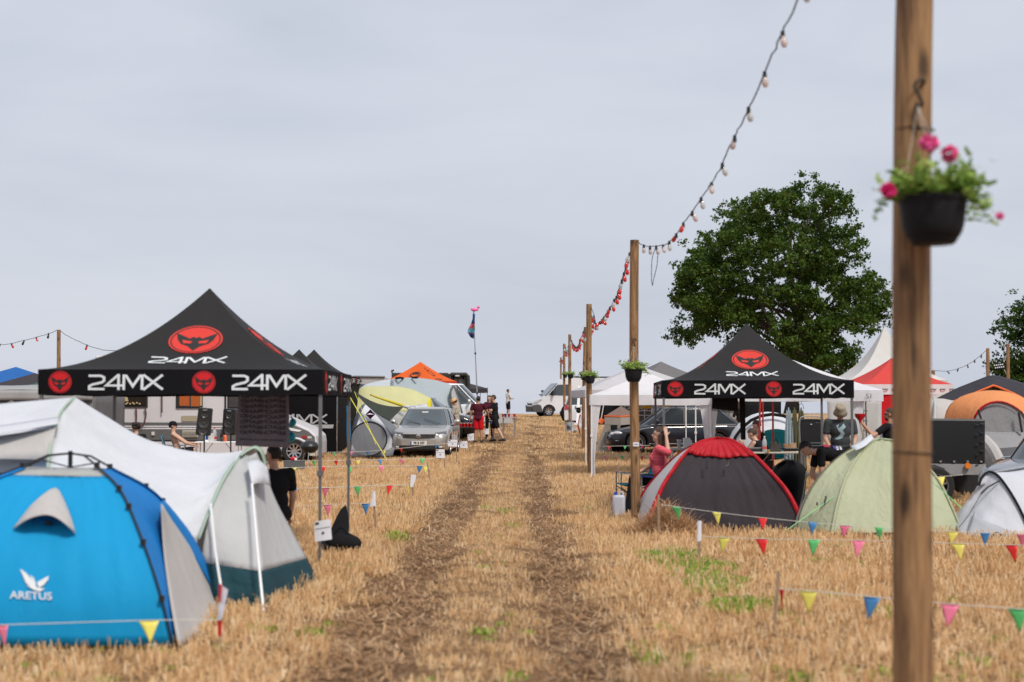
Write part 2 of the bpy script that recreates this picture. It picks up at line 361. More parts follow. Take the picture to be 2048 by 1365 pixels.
# ------------------------------------------------------------ stubble: many thousands of stalks, instanced from small patches
def straw_mat(name, stops, rough=.7):
    m = bpy.data.materials.new(name); m.use_nodes = True; nt = m.node_tree; nt.nodes.clear(); L = nt.links
    out = nd(nt, 'ShaderNodeOutputMaterial'); b = nd(nt, 'ShaderNodeBsdfPrincipled', Roughness=rough); b.inputs['Specular IOR Level'].default_value = .35
    g = nd(nt, 'ShaderNodeNewGeometry'); oi = nd(nt, 'ShaderNodeObjectInfo')
    a = nd(nt, 'ShaderNodeMath', operation='MULTIPLY_ADD'); L.new(oi.outputs['Random'], a.inputs[0]); a.inputs[1].default_value = .35
    L.new(g.outputs['Random Per Island'], a.inputs[2]); f = nd(nt, 'ShaderNodeMath', operation='MULTIPLY'); L.new(a.outputs[0], f.inputs[0]); f.inputs[1].default_value = .74
    r = nd(nt, 'ShaderNodeValToRGB'); L.new(f.outputs[0], r.inputs[0]); E = r.color_ramp.elements
    E[0].color = (*stops[0], 1); E[1].color = (*stops[-1], 1)
    for i, s_ in enumerate(stops[1:-1]): q = E.new((i + 1) / (len(stops) - 1)); q.color = (*s_, 1)
    L.new(r.outputs[0], b.inputs['Base Color'])
    t = nd(nt, 'ShaderNodeBsdfTranslucent'); L.new(r.outputs[0], t.inputs[0]); mx = nd(nt, 'ShaderNodeMixShader'); mx.inputs[0].default_value = .25
    L.new(b.outputs[0], mx.inputs[1]); L.new(t.outputs[0], mx.inputs[2]); L.new(mx.outputs[0], out.inputs[0]); return m
STRAW = straw_mat('straw', [(.36, .18, .075), (.64, .39, .18), (.81, .555, .30), (.90, .69, .43), (.94, .80, .59)])
STRAWD = straw_mat('straw_trodden', [(.18, .09, .042), (.36, .20, .095), (.56, .34, .17), (.75, .51, .29), (.90, .70, .48)])
WEED = straw_mat('weed_leaf', [(.11, .18, .02), (.20, .31, .035), (.33, .44, .06), (.44, .54, .11), (.27, .38, .05)])
def blade(vs, fs, p, d, up, w_, bend=0.0):
    b = len(vs); s_ = d.cross(up)
    s_ = s_.normalized() * w_ / 2 if s_.length > 1e-5 else V((w_ / 2, 0, 0))
    mid = p + d * .5 + up * bend
    vs += [p - s_, p + s_, mid + s_ * .9, mid - s_ * .9, p + d + s_ * .7, p + d - s_ * .7]
    fs += [(b, b + 1, b + 2, b + 3), (b + 3, b + 2, b + 4, b + 5)]
def patch(size, n, hmin, hmax, wd, lying, mat_, seed, lmax=.22, rows=True):
    rnd = random.Random(seed); vs = []; fs = []
    for i in range(n):
        p = V((rnd.uniform(-size, size), rnd.uniform(-size, size), -.01))
        if rows and rnd.random() < .6: p.x = round(p.x / .12) * .12 + rnd.gauss(0, .012)
        h = rnd.uniform(hmin, hmax); a = rnd.uniform(0, 2 * pi)
        d = V((rnd.gauss(0, .22) * h, rnd.gauss(0, .22) * h, h))
        for k in range(1 if wd > .009 else 2):
            blade(vs, fs, p + V((rnd.gauss(0, .006), rnd.gauss(0, .006), 0)), d * rnd.uniform(.75, 1.05), V((cos(a + k * 1.6), sin(a + k * 1.6), 0)), wd * rnd.uniform(.7, 1.4))
    for i in range(lying):
        p = V((rnd.uniform(-size, size), rnd.uniform(-size, size), rnd.uniform(.0, .035))); a = rnd.uniform(0, 2 * pi); l = rnd.uniform(.05, lmax)
        blade(vs, fs, p, V((cos(a) * l, sin(a) * l, rnd.gauss(0.01, .02))), V((0, 0, 1)), wd * rnd.uniform(.8, 1.6), rnd.gauss(0, .006))
    me = bpy.data.meshes.new('patch'); me.from_pydata([tuple(v) for v in vs], [], fs); me.materials.append(mat_); return me
def scatter(name, label, meshes, pts, cat='stubble'):
    """one stuff object: meshes instanced on points (x,y,z,rot,scale)"""
    coll = bpy.data.collections.new(name + '_source')
    for i, me in enumerate(meshes): coll.objects.link(bpy.data.objects.new(name + '_tuft', me))
    me = bpy.data.meshes.new(name); me.from_pydata([p[:3] for p in pts], [], [])
    a = me.attributes.new('rz', 'FLOAT', 'POINT'); a.data.foreach_set('value', [p[3] for p in pts])
    a = me.attributes.new('sc', 'FLOAT', 'POINT'); a.data.foreach_set('value', [p[4] for p in pts])
    o = bpy.data.objects.new(name, me); COL.objects.link(o); tag(o, label, cat, kind='stuff')
    g = bpy.data.node_groups.new(name, 'GeometryNodeTree'); g.interface.new_socket('Geometry', in_out='INPUT', socket_type='NodeSocketGeometry'); g.interface.new_socket('Geometry', in_out='OUTPUT', socket_type='NodeSocketGeometry')
    gi = g.nodes.new('NodeGroupInput'); go = g.nodes.new('NodeGroupOutput'); ci = g.nodes.new('GeometryNodeCollectionInfo'); ci.inputs['Collection'].default_value = coll; ci.inputs['Separate Children'].default_value = True
    ip = g.nodes.new('GeometryNodeInstanceOnPoints'); ip.inputs['Pick Instance'].default_value = True
    def attr(nm):
        n = g.nodes.new('GeometryNodeInputNamedAttribute'); n.data_type = 'FLOAT'; n.inputs['Name'].default_value = nm; return n.outputs['Attribute']
    cx = g.nodes.new('ShaderNodeCombineXYZ'); g.links.new(attr('rz'), cx.inputs[2]); er = g.nodes.new('FunctionNodeEulerToRotation'); g.links.new(cx.outputs[0], er.inputs[0])
    g.links.new(gi.outputs[0], ip.inputs['Points']); g.links.new(ci.outputs[0], ip.inputs['Instance']); g.links.new(er.outputs[0], ip.inputs['Rotation']); g.links.new(attr('sc'), ip.inputs['Scale']); g.links.new(ip.outputs[0], go.inputs[0])
    md = o.modifiers.new('scatter', 'NODES'); md.node_group = g; return o
GREEN_SPOTS = [(1340, 1118, 70, 12), (1395, 1140, 70, 14), (1430, 1172, 60, 16), (1475, 1212, 50, 10), (1120, 870, 22, 6), (785, 1073, 14, 6)]
def gpx(px, py):
    Y = CH * F / (py - 808); return ((px - 1024) / F * Y, Y)
def scatter_field():
    rnd = random.Random(3); near = []; trod = []; far = []; weeds = []
    def bounds(y): return .375 * y + 1.2
    for (y0, y1, st, lst) in ((6.5, 22, .30, near), (22, 46, .42, near), (46, 110, .8, far)):
        y = y0
        while y < y1:
            bx = bounds(y); x = -bx
            while x < bx:
                X = x + rnd.uniform(-st, st) * .5; Yy = y + rnd.uniform(-st, st) * .5; r = rut(X, Yy)
                if y > 46 and r > .5 and rnd.random() < .5: pass
                elif lst is near and r > .10 + .38 * rnd.random(): trod.append((X, Yy, gz(X, Yy) - .03 * r, rnd.uniform(0, 6.28), rnd.uniform(.8, 1.15)))
                else:
                    sc = rnd.uniform(.8, 1.2) * (1.0 if r < .1 else .8)
                    c = abs(X - track_c(Yy))
                    if c < .5: sc *= .72
                    lst.append((X, Yy, gz(X, Yy) - .02, rnd.choice((0, pi)) + rnd.gauss(0, .25), sc))
                x += st
            y += st
    near_m = [patch(.21, 50, .05, .15, .0080, 46, STRAW, s_) for s_ in range(6)]
    far_m = [patch(.45, 60, .06, .14, .016, 50, STRAW, 20 + s_, lmax=.3, rows=False) for s_ in range(3)]
    trod_m = [patch(.22, 4, .02, .06, .0065, 62, STRAWD, 40 + s_, lmax=.16) for s_ in range(5)]
    scatter('standing_stubble', 'short upright golden straw stubble covering the field', near_m, near)
    scatter('distant_stubble', 'straw stubble on the rise near the crest', far_m, far)
    scatter('flattened_straw', 'trodden brown straw lying in the wheel ruts', trod_m, trod, 'straw')
    # weeds
    def tuft(seed, n=26, h=.1, w_=.02, s_=.07):
        r_ = random.Random(seed); vs = []; fs = []
        for i in range(n):
            p = V((r_.gauss(0, s_), r_.gauss(0, s_), 0)); a = r_.uniform(0, 6.28); l = r_.uniform(.4, 1) * h
            blade(vs, fs, p, V((cos(a) * l * .6, sin(a) * l * .6, l)), V((-sin(a), cos(a), .3)), w_ * r_.uniform(.5, 1.2), .01)
        me = bpy.data.meshes.new('tuft'); me.from_pydata([tuple(v) for v in vs], [], fs); me.materials.append(WEED); return me
    for (px, py, wx, wy) in GREEN_SPOTS[:4]:
        for i in range(190):
            X, Yy = gpx(px + rnd.gauss(0, wx * .38), py + rnd.gauss(0, wy * .5)); weeds.append((X, Yy, gz(X, Yy), rnd.uniform(0, 6), rnd.uniform(.42, .78)))
    for (px, py, wx, wy) in GREEN_SPOTS[4:]:
        for i in range(7):
            X, Yy = gpx(px + rnd.gauss(0, wx * .33), py + rnd.gauss(0, wy * .6)); weeds.append((X, Yy, gz(X, Yy), rnd.uniform(0, 6), rnd.uniform(.7, 1.2)))
    for i in range(700):
        Yy = 9 + 40 * rnd.random() ** 1.7; X = rnd.uniform(-1, 1) * bounds(Yy)
        if rut(X, Yy) > .3 or rnd.random() > .15 + .85 * ss(-.1, .35, mnoise.noise(V((X * .5, Yy * .4, 8)))): continue
        weeds.append((X, Yy, gz(X, Yy) - .01, rnd.uniform(0, 6), rnd.uniform(.35, .8)))
    scatter('green_weeds', 'low green weeds growing between the stubble', [tuft(s_) for s_ in range(4)], weeds, 'weeds')
scatter_field()
# ------------------------------------------------------------ wooden poles, hanging flower pots, string lights
LEAF = straw_mat('pot_leaf', [(.10, .20, .03), (.18, .32, .05), (.30, .44, .09), (.44, .56, .18), (.24, .38, .08)])
WIRE_STAIN = mat('wire_and_stain', (.05, .03, .02), rough=.8, var=.2)
def WP0(l): return [W(*q) for q in l]
HOOKM = mat('iron_hook', (.03, .028, .028), rough=.5, metal=.6, var=.1)
def pole(x, y, ztop, r, label, lean=(0, 0), pot=None):
    z = gz(x, y); t = thing('wooden_pole', label, 'pole', (x, y, z), 0, 'wooden light poles')
    mb = MB(); H = ztop - z; n = 18; A = []
    for i in range(26):
        f = i / 25; rr = r * (1.04 - .10 * f); row = []
        for j in range(n):
            a = 2 * pi * j / n; q = rr * (1 + .025 * mnoise.noise(V((cos(a) * 2 + x, sin(a) * 2 + y, f * H * 1.3))))
            row.append(V((lean[0] * f + q * cos(a) + .012 * sin(f * 5 + x), lean[1] * f + q * sin(a), -.25 + (H + .25) * f)))
        A.append(row)
    mb.grid(A, True); mb.add([A[-1][j] for j in range(n)], [tuple(range(n))]); mb.build('shaft', POLE, t, smooth=True)
    return t
def flower_pot(x, y, z, r, label, flowers, pole_xy, seed=0, hookz=None, trail=1.0):
    rnd = random.Random(seed); t = thing('flower_pot', label, 'flower pot', (x, y, z), 0, 'hanging flower pots')
    mb = MB(); h = r * 1.35
    mb.lathe([(r * .60, -h * .62), (r * .76, -h * .56), (r * .86, -h * .44), (r * .94, -h * .24), (r * .99, h * .08), (r * 1.02, h * .28), (r * 1.07, h * .29), (r * 1.07, h * .40), (r * .97, h * .40), (r * .93, h * .2), (.001, h * .2)], n=24); mb.build('pot', POTM, t, smooth=True)
    mb = MB(); mb.lathe([(.001, -h * .70), (r * .62, -h * .70), (r * .72, -h * .62), (r * .74, -h * .52), (r * .70, -h * .52), (.001, -h * .62)], n=24); mb.build('saucer', POTM, t, smooth=True)
    vs = []; fs = []; n = int(240 * (1 if r > .15 else .7)); lw = r * .15
    for i in range(n):
        a = rnd.uniform(0, 6.28); q = r * .9 * sqrt(rnd.random()); p = V((q * cos(a), q * sin(a), h * .3)); l = r * rnd.uniform(.5, 1.35)
        o_ = V((cos(a), sin(a), 0)); d = o_ * l * rnd.uniform(.1, .9) + V((0, 0, l * rnd.uniform(.2, 1.0)))
        st = p + d * .6
        for k in range(3):
            b = rnd.uniform(0, 6.28); dd = (o_ * .5 + V((cos(b), sin(b), rnd.uniform(-.3, .9)))).normalized() * r * .34
            blade(vs, fs, st + d * .4 * k / 2, dd, V((rnd.gauss(0, 1), rnd.gauss(0, 1), rnd.gauss(0, 1))).normalized(), lw * rnd.uniform(.6, 1.3), .006)
    for k in range(int(7 * trail)):   # trailing shoots
        a = rnd.uniform(-.9, .9) if rnd.random() < .65 else rnd.uniform(2.6, 3.6); p = V((r * cos(a), r * sin(a) * .6, h * .35)); L_ = r * rnd.uniform(.8, 1.5)
        for j in range(9):
            f = j / 8; c = p + V((cos(a), sin(a) * .5, 0)) * L_ * f * .75 + V((0, 0, L_ * (.45 * f - .95 * f * f * rnd.uniform(.6, 1.2))))
            for m_ in range(2):
                b = rnd.uniform(0, 6.28); blade(vs, fs, c, V((cos(b), sin(b), rnd.uniform(-.5, .5))) * r * .26, V((rnd.gauss(0, 1), rnd.gauss(0, 1), 1)).normalized(), lw * .7)
    me = bpy.data.meshes.new('foliage'); me.from_pydata([tuple(v) for v in vs], [], fs); me.materials.append(LEAF)
    o = bpy.data.objects.new('foliage', me); COL.objects.link(o); o.parent = t
    for (fx, fy, fz, fr, cm) in flowers:
        mb = MB(); M_ = None
        for k in range(22):
            d = V((rnd.gauss(0, 1), rnd.gauss(-.3, 1), rnd.gauss(.1, .8))).normalized(); u_ = d.orthogonal().normalized(); w2 = d.cross(u_); c_ = V((fx, fy, fz)) + d * fr * .45; q = fr * rnd.uniform(.35, .6)
            mb.grid([[c_ + u_ * q * a * (1 - .3 * abs(b_)) + w2 * q * b_ + d * fr * (.3 * b_ * b_ + .2 * abs(a) + rnd.uniform(-.05, .1)) for a in (-1, 0, 1)] for b_ in (-1, 0, 1)])
        mb.build('flower', cm, t)
        mb = MB(); mb.tube(smooth_line([V((fx, fy, fz)), V((fx * .8, fy * .7, lerp(fz, h * .3, .6))), V((fx * .5, fy * .4, h * .3))]), fr * .07, 5); mb.build('flower_stem', LEAF, t)
    px, py, pr = pole_xy; hz = (hookz if hookz else z + .45)
    mb = MB(); hx = x - (x - px) * .35; hy = py - pr - .04
    mb.tube([(0, 0, 0)], .001) if 0 else None
    top = V((x, y, hz)); loc = V((x, y, z))
    for a in (.4, 2.5, 4.6): mb.tube([V((r * cos(a), r * sin(a), h * .38)), V((hx - x, hy - y, hz - z))], .0014, 4)
    mb.build('hanger', ROPE, t)
    mb = MB(); sc = max(.035, r * .30); c0 = V((hx - x, hy - y, hz - z))
    mb.tube(smooth_line([c0 + V((0, 0, 0)), c0 + V((sc * .5, 0, sc * .1)), c0 + V((0, -.01, sc * 1.2)), c0 + V((-sc * .35, 0, sc * 2.1)), c0 + V((.15 * sc, 0, sc * 2.8)), c0 + V((sc * .9, .03, sc * 2.7)), c0 + V((px - hx + .02, .06, sc * 2.0))], 5), sc * .16, 6); mb.build('hook', HOOKM, t, smooth=True)
    return t
POTM = mat('pot_black', (.010, .010, .013), rough=.65, spec=.25, var=.3, vscale=14)
PINK = cloth('petal_pink', (.88, .16, .42)); DPINK = cloth('petal_magenta', (.75, .04, .22)); LILAC = cloth('petal_lilac', (.42, .28, .55))
POLES = [(2.022, 7.3, 5.0, .098), (1.85, 21.4, 4.22, .071), (1.95, 35.5, 4.24, .073), (2.50, 50, 4.45, .066), (2.58, 63, 4.82, .072), (2.86, 77, 5.0, .066), (3.12, 91, 4.72, .06)]
PL = ['thick foreground wooden pole with a pink flower pot at its upper end', 'wooden pole beside the woman in red and the straw heap', 'dark knotty wooden pole tied to the white party tent corner', 'pale wooden pole just behind the pole tied to the white tent', 'dark wooden pole with a white bucket at its foot', 'wooden pole standing against the door of the white van', 'farthest wooden pole, behind the roof of the white van']
leans = [(.092, 0), (-.005, 0), (-.03, 0), (.08, 0), (-.03, 0), (-.05, 0), (.0, 0)]
for (x, y, zt, r), lb, ln in zip(POLES, PL, leans): pole(x, y, zt, r, lb, ln)
t0_ = [o for o in bpy.data.objects if o.name == 'wooden_pole'][0]
for py, rr, m_, nm in ((262, .0035, WIRE_STAIN, 'wire_stain_band'), (905, .004, WIRE_STAIN, 'wire_stain_band')):  # upper ring is a wire, lower ring stands for a dark stain on the wood
    c_ = W(1825, py, 7.3); mb = MB(); mb.tube([V((2.022 + .092 * c_.z / 5 + .101 * cos(a), 7.3 + .102 * sin(a), c_.z + .004 * sin(a * 2))) for a in [2 * pi * q / 28 for q in range(29)]], rr, 5); mb.build(nm, m_, t0_, True)
mb = MB(); mb.tube(smooth_line(WP0([(1834, 205, 7.19), (1830, 235, 7.185), (1838, 262, 7.19)])), .006, 5); mb.build('hook_eye', HOOKM, t0_, True)
# the tag plate on the second pole
t = thing('label_plate', 'small white plate nailed on the wooden pole beside the woman in red', 'sign', W(1272, 889, 21.30)); mb = MB(); mb.box((0, 0, 0), (.085, .006, .06)); mb.build('plate', PAPER, t)
mb = MB()
for k in range(5): mb.box((-.022 + k * .011, -.0045, 0), (.007, .002, .016))
mb.build('print', INKDK, t)
flower_pot(2.07, 6.96, W(1862, 430, 6.98).z, .158, 'large black pot of pink flowers on the foreground pole', [(-.05, -.12, .33, .045, PINK), (.055, -.10, .28, .042, PINK), (-.25, -.12, .10, .038, DPINK), (.30, -.08, -.02, .02, PINK)], (2.045, 7.3, .098), 1, W(1862, 215, 7.2).z, 1.6)
pf = lambda r_: [(-r_ * .6, -r_ * .5, r_ * 1.5, r_ * .14, LILAC), (r_ * .2, -r_ * .4, r_ * 1.7, r_ * .12, LILAC), (r_ * .9, -r_ * .4, r_ * 1.1, r_ * .12, LILAC)]
for k, (i, px, py, r_, lb) in enumerate([(1, 1267, 748, .128, 'black flower pot hanging on the pole beside the woman in red'), (2, 1180, 758, .125, 'black flower pot on the dark pole tied to the white tent'), (3, 1168, 754, .12, 'black flower pot half hidden behind the pot on the pole tied to the white tent'), (4, 1141, 752, .13, 'black flower pot on the dark pole above the white bucket'), (5, 1130, 752, .12, 'small black flower pot on the pole against the white van')]):
    x, y, zt, pr = POLES[i]; p = W(px, py, y - .24)
    flower_pot(p.x, p.y, p.z, r_, lb, pf(r_), (x, y, pr), 10 + k, p.z + .42)
# ---- string lights
CABLE = plast('black_cable', (.02, .016, .018)); BRED = mat('bulb_red', (.75, .05, .035), rough=.15, var=0, coat=.5, trans=.3); BWHT = mat('bulb_milky', (.74, .74, .74), rough=.15, var=0, coat=.5, trans=.4); BPNK = mat('bulb_rose', (.78, .68, .66), rough=.15, var=0, coat=.5, trans=.4); BBLU = mat('bulb_blue', (.03, .10, .5), rough=.15, var=0, coat=.5); BAMB = mat('bulb_amber', (.85, .5, .12), rough=.15, var=0, coat=.5)
BULB = {}
def bulb_mesh(m, s_):
    k = (m.name, s_)
    if k not in BULB:
        mb = MB(); mb.lathe([(.001, -.105 * s_), (.014 * s_, -.102 * s_), (.022 * s_, -.085 * s_), (.024 * s_, -.07 * s_), (.019 * s_, -.045 * s_), (.012 * s_, -.03 * s_)], n=10)
        o = mb.build('bulb', m, None, smooth=True); BULB[k] = o.data; bpy.data.objects.remove(o)
    return BULB[k]
def string_lights(ctrl, spacing, cols, label, r=.006, s_=1.0, loops=(), seed=0):
    rnd = random.Random(seed); C = smooth_line(ctrl, 8); tot = sum((C[i + 1] - C[i]).length for i in range(len(C) - 1)); n = max(3, int(tot / spacing) + 1)
    for i in range(1, len(C) - 1): C[i] = C[i] + V((rnd.gauss(0, 1), 0, rnd.gauss(0, 1))) * .003 * s_
    t = thing('string_lights', label, 'string lights', C[0], 0, 'string lights between the poles')
    mb = MB(); mb.tube([p - C[0] for p in C], r, 6)
    for lp in loops: mb.tube([p - C[0] for p in smooth_line(lp, 6)], r * .8, 5)
    P = resample(C, n)
    for i, p in enumerate(P[1:-1] if len(P) > 4 else P):
        q = p - C[0]; tl = rnd.gauss(0, .25)
        mb.lathe([(.001, .012 * s_), (.012 * s_, .01 * s_), (.015 * s_, -.01 * s_), (.017 * s_, -.042 * s_), (.001, -.042 * s_)], q, 8)
        o = bpy.data.objects.new('bulb', bulb_mesh(cols[i % len(cols)], s_)); COL.objects.link(o); o.parent = t; o.location = q; o.rotation_euler = (rnd.gauss(0, .2), tl, 0)
    mb.build('cable', CABLE, t); return t
def Wx(px, py, X=1.95): return W(px, py, F * X / (px - 1024))
string_lights([V((2.05, 7.3, 4.95))] + [Wx(a, b) for a, b in ((1595, 0), (1545, 110), (1493, 228), (1463, 285), (1441, 335), (1415, 378), (1390, 415), (1362, 455), (1340, 483), (1320, 492))] + [W(1288, 492, 20.6), W(1274, 482, 21.35)], .72, [BWHT, BPNK, BWHT, BPNK, BPNK, BWHT, BPNK, BWHT, BPNK, BWHT, BPNK, BRED, BRED], 'nearest string lights, running from the foreground pole to the next',
      .0065, 1.12, loops=[[W(1310, 498, 19.6), W(1304, 520, 19.6), W(1303, 560, 19.6), W(1305, 572, 19.6)], [W(1316, 497, 19.5), W(1314, 530, 19.6), W(1307, 560, 19.6), W(1305, 572, 19.6)]])
string_lights([W(1268, 484, 21.4), W(1255, 522, 23.5), W(1240, 575, 26), W(1225, 608, 28.5), W(1205, 638, 31.5), W(1193, 648, 33.5), W(1189, 640, 34.6), W(1186, 625, 35.2), W(1180, 612, 35.5)], .62, [BRED, BWHT, BRED, BRED], 'string lights sagging between the straw heap pole and the white tent pole', .009, 1.5, loops=[[W(1189, 640, 34), W(1186, 655, 34), W(1190, 658, 34), W(1194, 648, 34), W(1196, 660, 34)]], seed=2)
string_lights([W(1178, 620, 35.5), W(1183, 634, 36.5), W(1181, 655, 40), W(1174, 672, 45), W(1172, 680, 47), W(1171, 668, 49), W(1169, 655, 50)], .8, [BRED, BWHT], 'short bunch of string lights reaching the pale pole behind the white tent pole', .010, 1.8, seed=3)
string_lights([W(1168, 660, 50), W(1162, 678, 53), W(1155, 694, 57), W(1149, 692, 60), W(1144, 684, 62), W(1140, 673, 63)], .7, [BRED, BWHT, BRED], 'string lights dipping down to the bucket pole', .012, 2.0, seed=4)
string_lights([W(1140, 680, 63), W(1136, 700, 69), W(1133, 706, 74), W(1131, 690, 77)], .9, [BRED, BWHT], 'string lights between the bucket pole and the pole at the van', .012, 2.0, seed=5)
string_lights([W(1130, 700, 77), W(1127, 715, 83), W(1124, 722, 88), W(1122, 718, 91)], 1.0, [BRED, BWHT], 'farthest string lights above the white van', .012, 2.0, seed=6)
# ---- far side poles with their own lights
def far_pole(px, ptop, Y, r, label):
    p = G(px, Y); zt = W(px, ptop, Y).z; return pole(p.x, p.y, zt, r, label)
far_pole(117, 660, 62, .085, 'wooden pole rising behind the left black canopy roof')
far_pole(1976, 697, 80, .10, 'left pole of the pair holding the small chequered banner')
far_pole(2016, 688, 80, .10, 'right pole of the pair holding the small chequered banner')
far_pole(1866, 741, 90, .12, 'short pole top showing over the white marquee wall')
string_lights([W(-60, 672, 70), W(0, 689, 67), W(50, 681, 65), W(100, 667, 63), W(113, 661, 62)], 1.2, [CABLE, BRED], 'string lights running left from the pole behind the black canopy', .012, 2.2, seed=7)
string_lights([W(118, 661, 62), W(140, 675, 62), W(180, 693, 62), W(222, 702, 62), W(300, 700, 62)], 1.2, [CABLE, BRED], 'string lights running down behind the left black canopy', .012, 2.2, seed=8)
string_lights([W(1868, 742, 90), W(1900, 742, 88), W(1935, 730, 85), W(1960, 712, 82), W(1975, 699, 80)], 1.6, [CABLE], 'string lights between the white marquee and the banner poles', .014, 2.0, seed=9)
string_lights([W(2017, 690, 80), W(2048, 694, 78), W(2090, 690, 75)], 1.6, [CABLE], 'string lights leaving the banner poles towards the right edge', .012, 2.0, seed=10)
# small banner between the two far poles
t = thing('hanging_banner', 'small black banner with white squares roped between two far poles', 'banner', W(1997, 732, 80)); mb = MB(); c0 = W(1997, 732, 80)
A = [[W(1986 + 22 * i / 6, 728 + 14 * j / 3 - 3 * (i / 6), 80) + V((0, .05 * sin(i * 1.4), 0)) for i in range(7)] for j in range(4)]
mb.grid(A); mb.build('cloth', BLACKCLOTH, t, True, thick=.01)
mb = MB()
for j in range(2):
    for i in range(5): c = W(1989 + 4 * i + (2 if j else 0), 731 + 5 * j - i * .5, 79.9); mb.box(c, (.07, .01, .07))
mb.build('print', INK, t, True)
mb = MB(); [mb.tube([W(*a), W(*b)], .015, 5) for a, b in (((1986, 728, 80), (1977, 708, 80)), ((2008, 725, 80), (2014, 705, 80)), ((1986, 742, 80), (1980, 748, 80)), ((2008, 739, 80), (2015, 752, 80)))]; mb.build('rope', ROPE, t, True)
# ---- bunting: a cord with little plastic flags, each flag its own part
FC = {'p': plast('flag_pink', (.72, .17, .28), .5), 'g': plast('flag_green', (.10, .50, .16), .5), 'y': plast('flag_yellow', (.78, .70, .14), .5), 'b': plast('flag_blue', (.045, .20, .46), .5), 'r': plast('flag_red', (.70, .012, .015), .5), 'v': plast('flag_mauve', (.32, .25, .42), .5), 'm': plast('flag_magenta', (.6, .02, .18), .5)}
def bunting(ctrl, flags, label, fw=.145, fh=.175, seed=0):
    """ctrl: (px,py,Y) list; flags: (px, colour[, turn])"""
    rnd = random.Random(seed); C = smooth_line([W(*c) for c in ctrl], 5); pxs = []
    t = thing('bunting', label, 'bunting', C[0], 0, 'bunting lines around the camp plots')
    mb = MB(); mb.tube(C, .0035 if C[0].y < 25 else .006, 5); mb.build('cord', ROPE, t, True)
    cp = [c[0] for c in ctrl]
    for f in flags:
        px, c = f[0], f[1]; 
        for k in range(len(ctrl) - 1):
            a, b = ctrl[k], ctrl[k + 1]
            if min(a[0], b[0]) - 1 <= px <= max(a[0], b[0]) + 1: q = (px - a[0]) / (b[0] - a[0]); break
        p = W(px, lerp(a[1], b[1], q), lerp(a[2], b[2], q)); d = (W(*b) - W(*a)).normalized()
        tw = rnd.gauss(0, .35); w_ = fw * (f[2] if len(f) > 2 else rnd.uniform(.85, 1.05)); tip = rnd.gauss(0, .02)
        nn = V((-d.y, d.x, 0)); A = []
        for i in range(5):
            v_ = i / 4; A.append([p + d * ((u - .5) * w_ * (1 - v_) + tip * v_) + V((0, 0, -fh * v_)) + nn * (tw * .08 * v_ + .008 * sin(3 * u + 4 * v_)) for u in (0, .25, .5, .75, 1)])
        mb = MB(); mb.grid(A); mb.build('flag', FC[c], t, True, smooth='all', thick=.001)
    return t
def stake(px, pyt, pyb, Y, label, r=.013, lean=0, col=WOODM):
    a = W(px, pyt, Y); g = V((a.x + lean, Y, gz(a.x, Y) - .03)); t = thing('wooden_stake', label, 'stake', (g.x, g.y, g.z + .03), 0, 'wooden stakes holding the bunting')
    mb = MB(); d = g - a; mb.prism([a + V(q) for q in ((-r, -r, 0), (r, -r, 0), (r, r, 0), (-r, r, 0))], d); mb.build('stick', col, t, True); return t
bunting([(1401, 1073, 15.5), (1530, 1078, 15.3), (1720, 1081, 15.0), (1915, 1087, 14.6), (2090, 1092, 14.2)], [(1448, 'y'), (1523, 'r'), (1628, 'g'), (1718, 'p'), (1915, 'y'), (2022, 'r', .85), (2085, 'b')], 'middle right bunting starting at the stake with a blue tab')
bunting([(1322, 1010, 17.6), (1500, 1033, 17.2), (1700, 1052, 16.9), (1900, 1063, 16.4), (2090, 1070, 16.0)], [(1352, 'g'), (1433, 'y', .9), (1525, 'r', .9), (1625, 'b'), (1690, 'p'), (1758, 'g', .8), (1905, 'y'), (1970, 'b', .9), (2043, 'p', .9)], 'bunting stretched in front of the red and grey dome tent', .13, .155, 1)
bunting([(1556, 1178, 10.9), (1620, 1182, 10.8), (1745, 1194, 10.6), (1900, 1208, 10.4), (2040, 1218, 10.2), (2150, 1224, 10)], [(1563, 'r', .25), (1616, 'y'), (1744, 'b'), (1900, 'p'), (2034, 'g')], 'nearest right bunting tied to the pale stake in the foreground', .145, .17, 2)
bunting([(-60, 1252, 10.1), (100, 1247, 10.1), (300, 1241, 10.1), (440, 1240, 10.1)], [(4, 'p', .6), (298, 'y', 1.0), (-50, 'b')], 'nearest left bunting in front of the blue tent', .145, .16, 3)
bunting([(560, 1016, 20), (650, 1010, 19.8), (746, 1007, 19.7)], [(655, 'p'), (731, 'b')], 'short bunting ending at the stake left of the green weeds', .13, .16, 4)
bunting([(570, 977, 26), (650, 976, 26), (740, 972, 25.9), (824, 970, 25.8)], [(588, 'b'), (651, 'p'), (715, 'g'), (780, 'r'), (818, 'y', .4)], 'bunting ending at the paper tipped stake by the track', .14, .18, 5)
bunting([(560, 936, 32), (700, 933, 32), (855, 932, 31.7)], [(588, 'y'), (646, 'r'), (700, 'g', .8), (762, 'p'), (840, 'b', 1.1), (851, 'y')], 'bunting line crossing the stubble with blue and yellow end flags', .14, .17, 6)
bunting([(565, 923, 38), (700, 921, 38), (800, 919, 38), (890, 917, 37.8)], [(585, 'p'), (628, 'g'), (672, 'r'), (716, 'y'), (760, 'b'), (803, 'p'), (845, 'g')], 'bunting line just in front of the silver car', .15, .14, 7)
bunting([(655, 905, 42.5), (735, 903, 42.3), (803, 897, 42), (872, 889, 42), (910, 887, 42)], [(667, 'g'), (703, 'p'), (735, 'b'), (769, 'y'), (801, 'r'), (872, 'b', .8), (903, 'p', .8)], 'bunting line strung across the bumper of the silver car', .13, .13, 8)
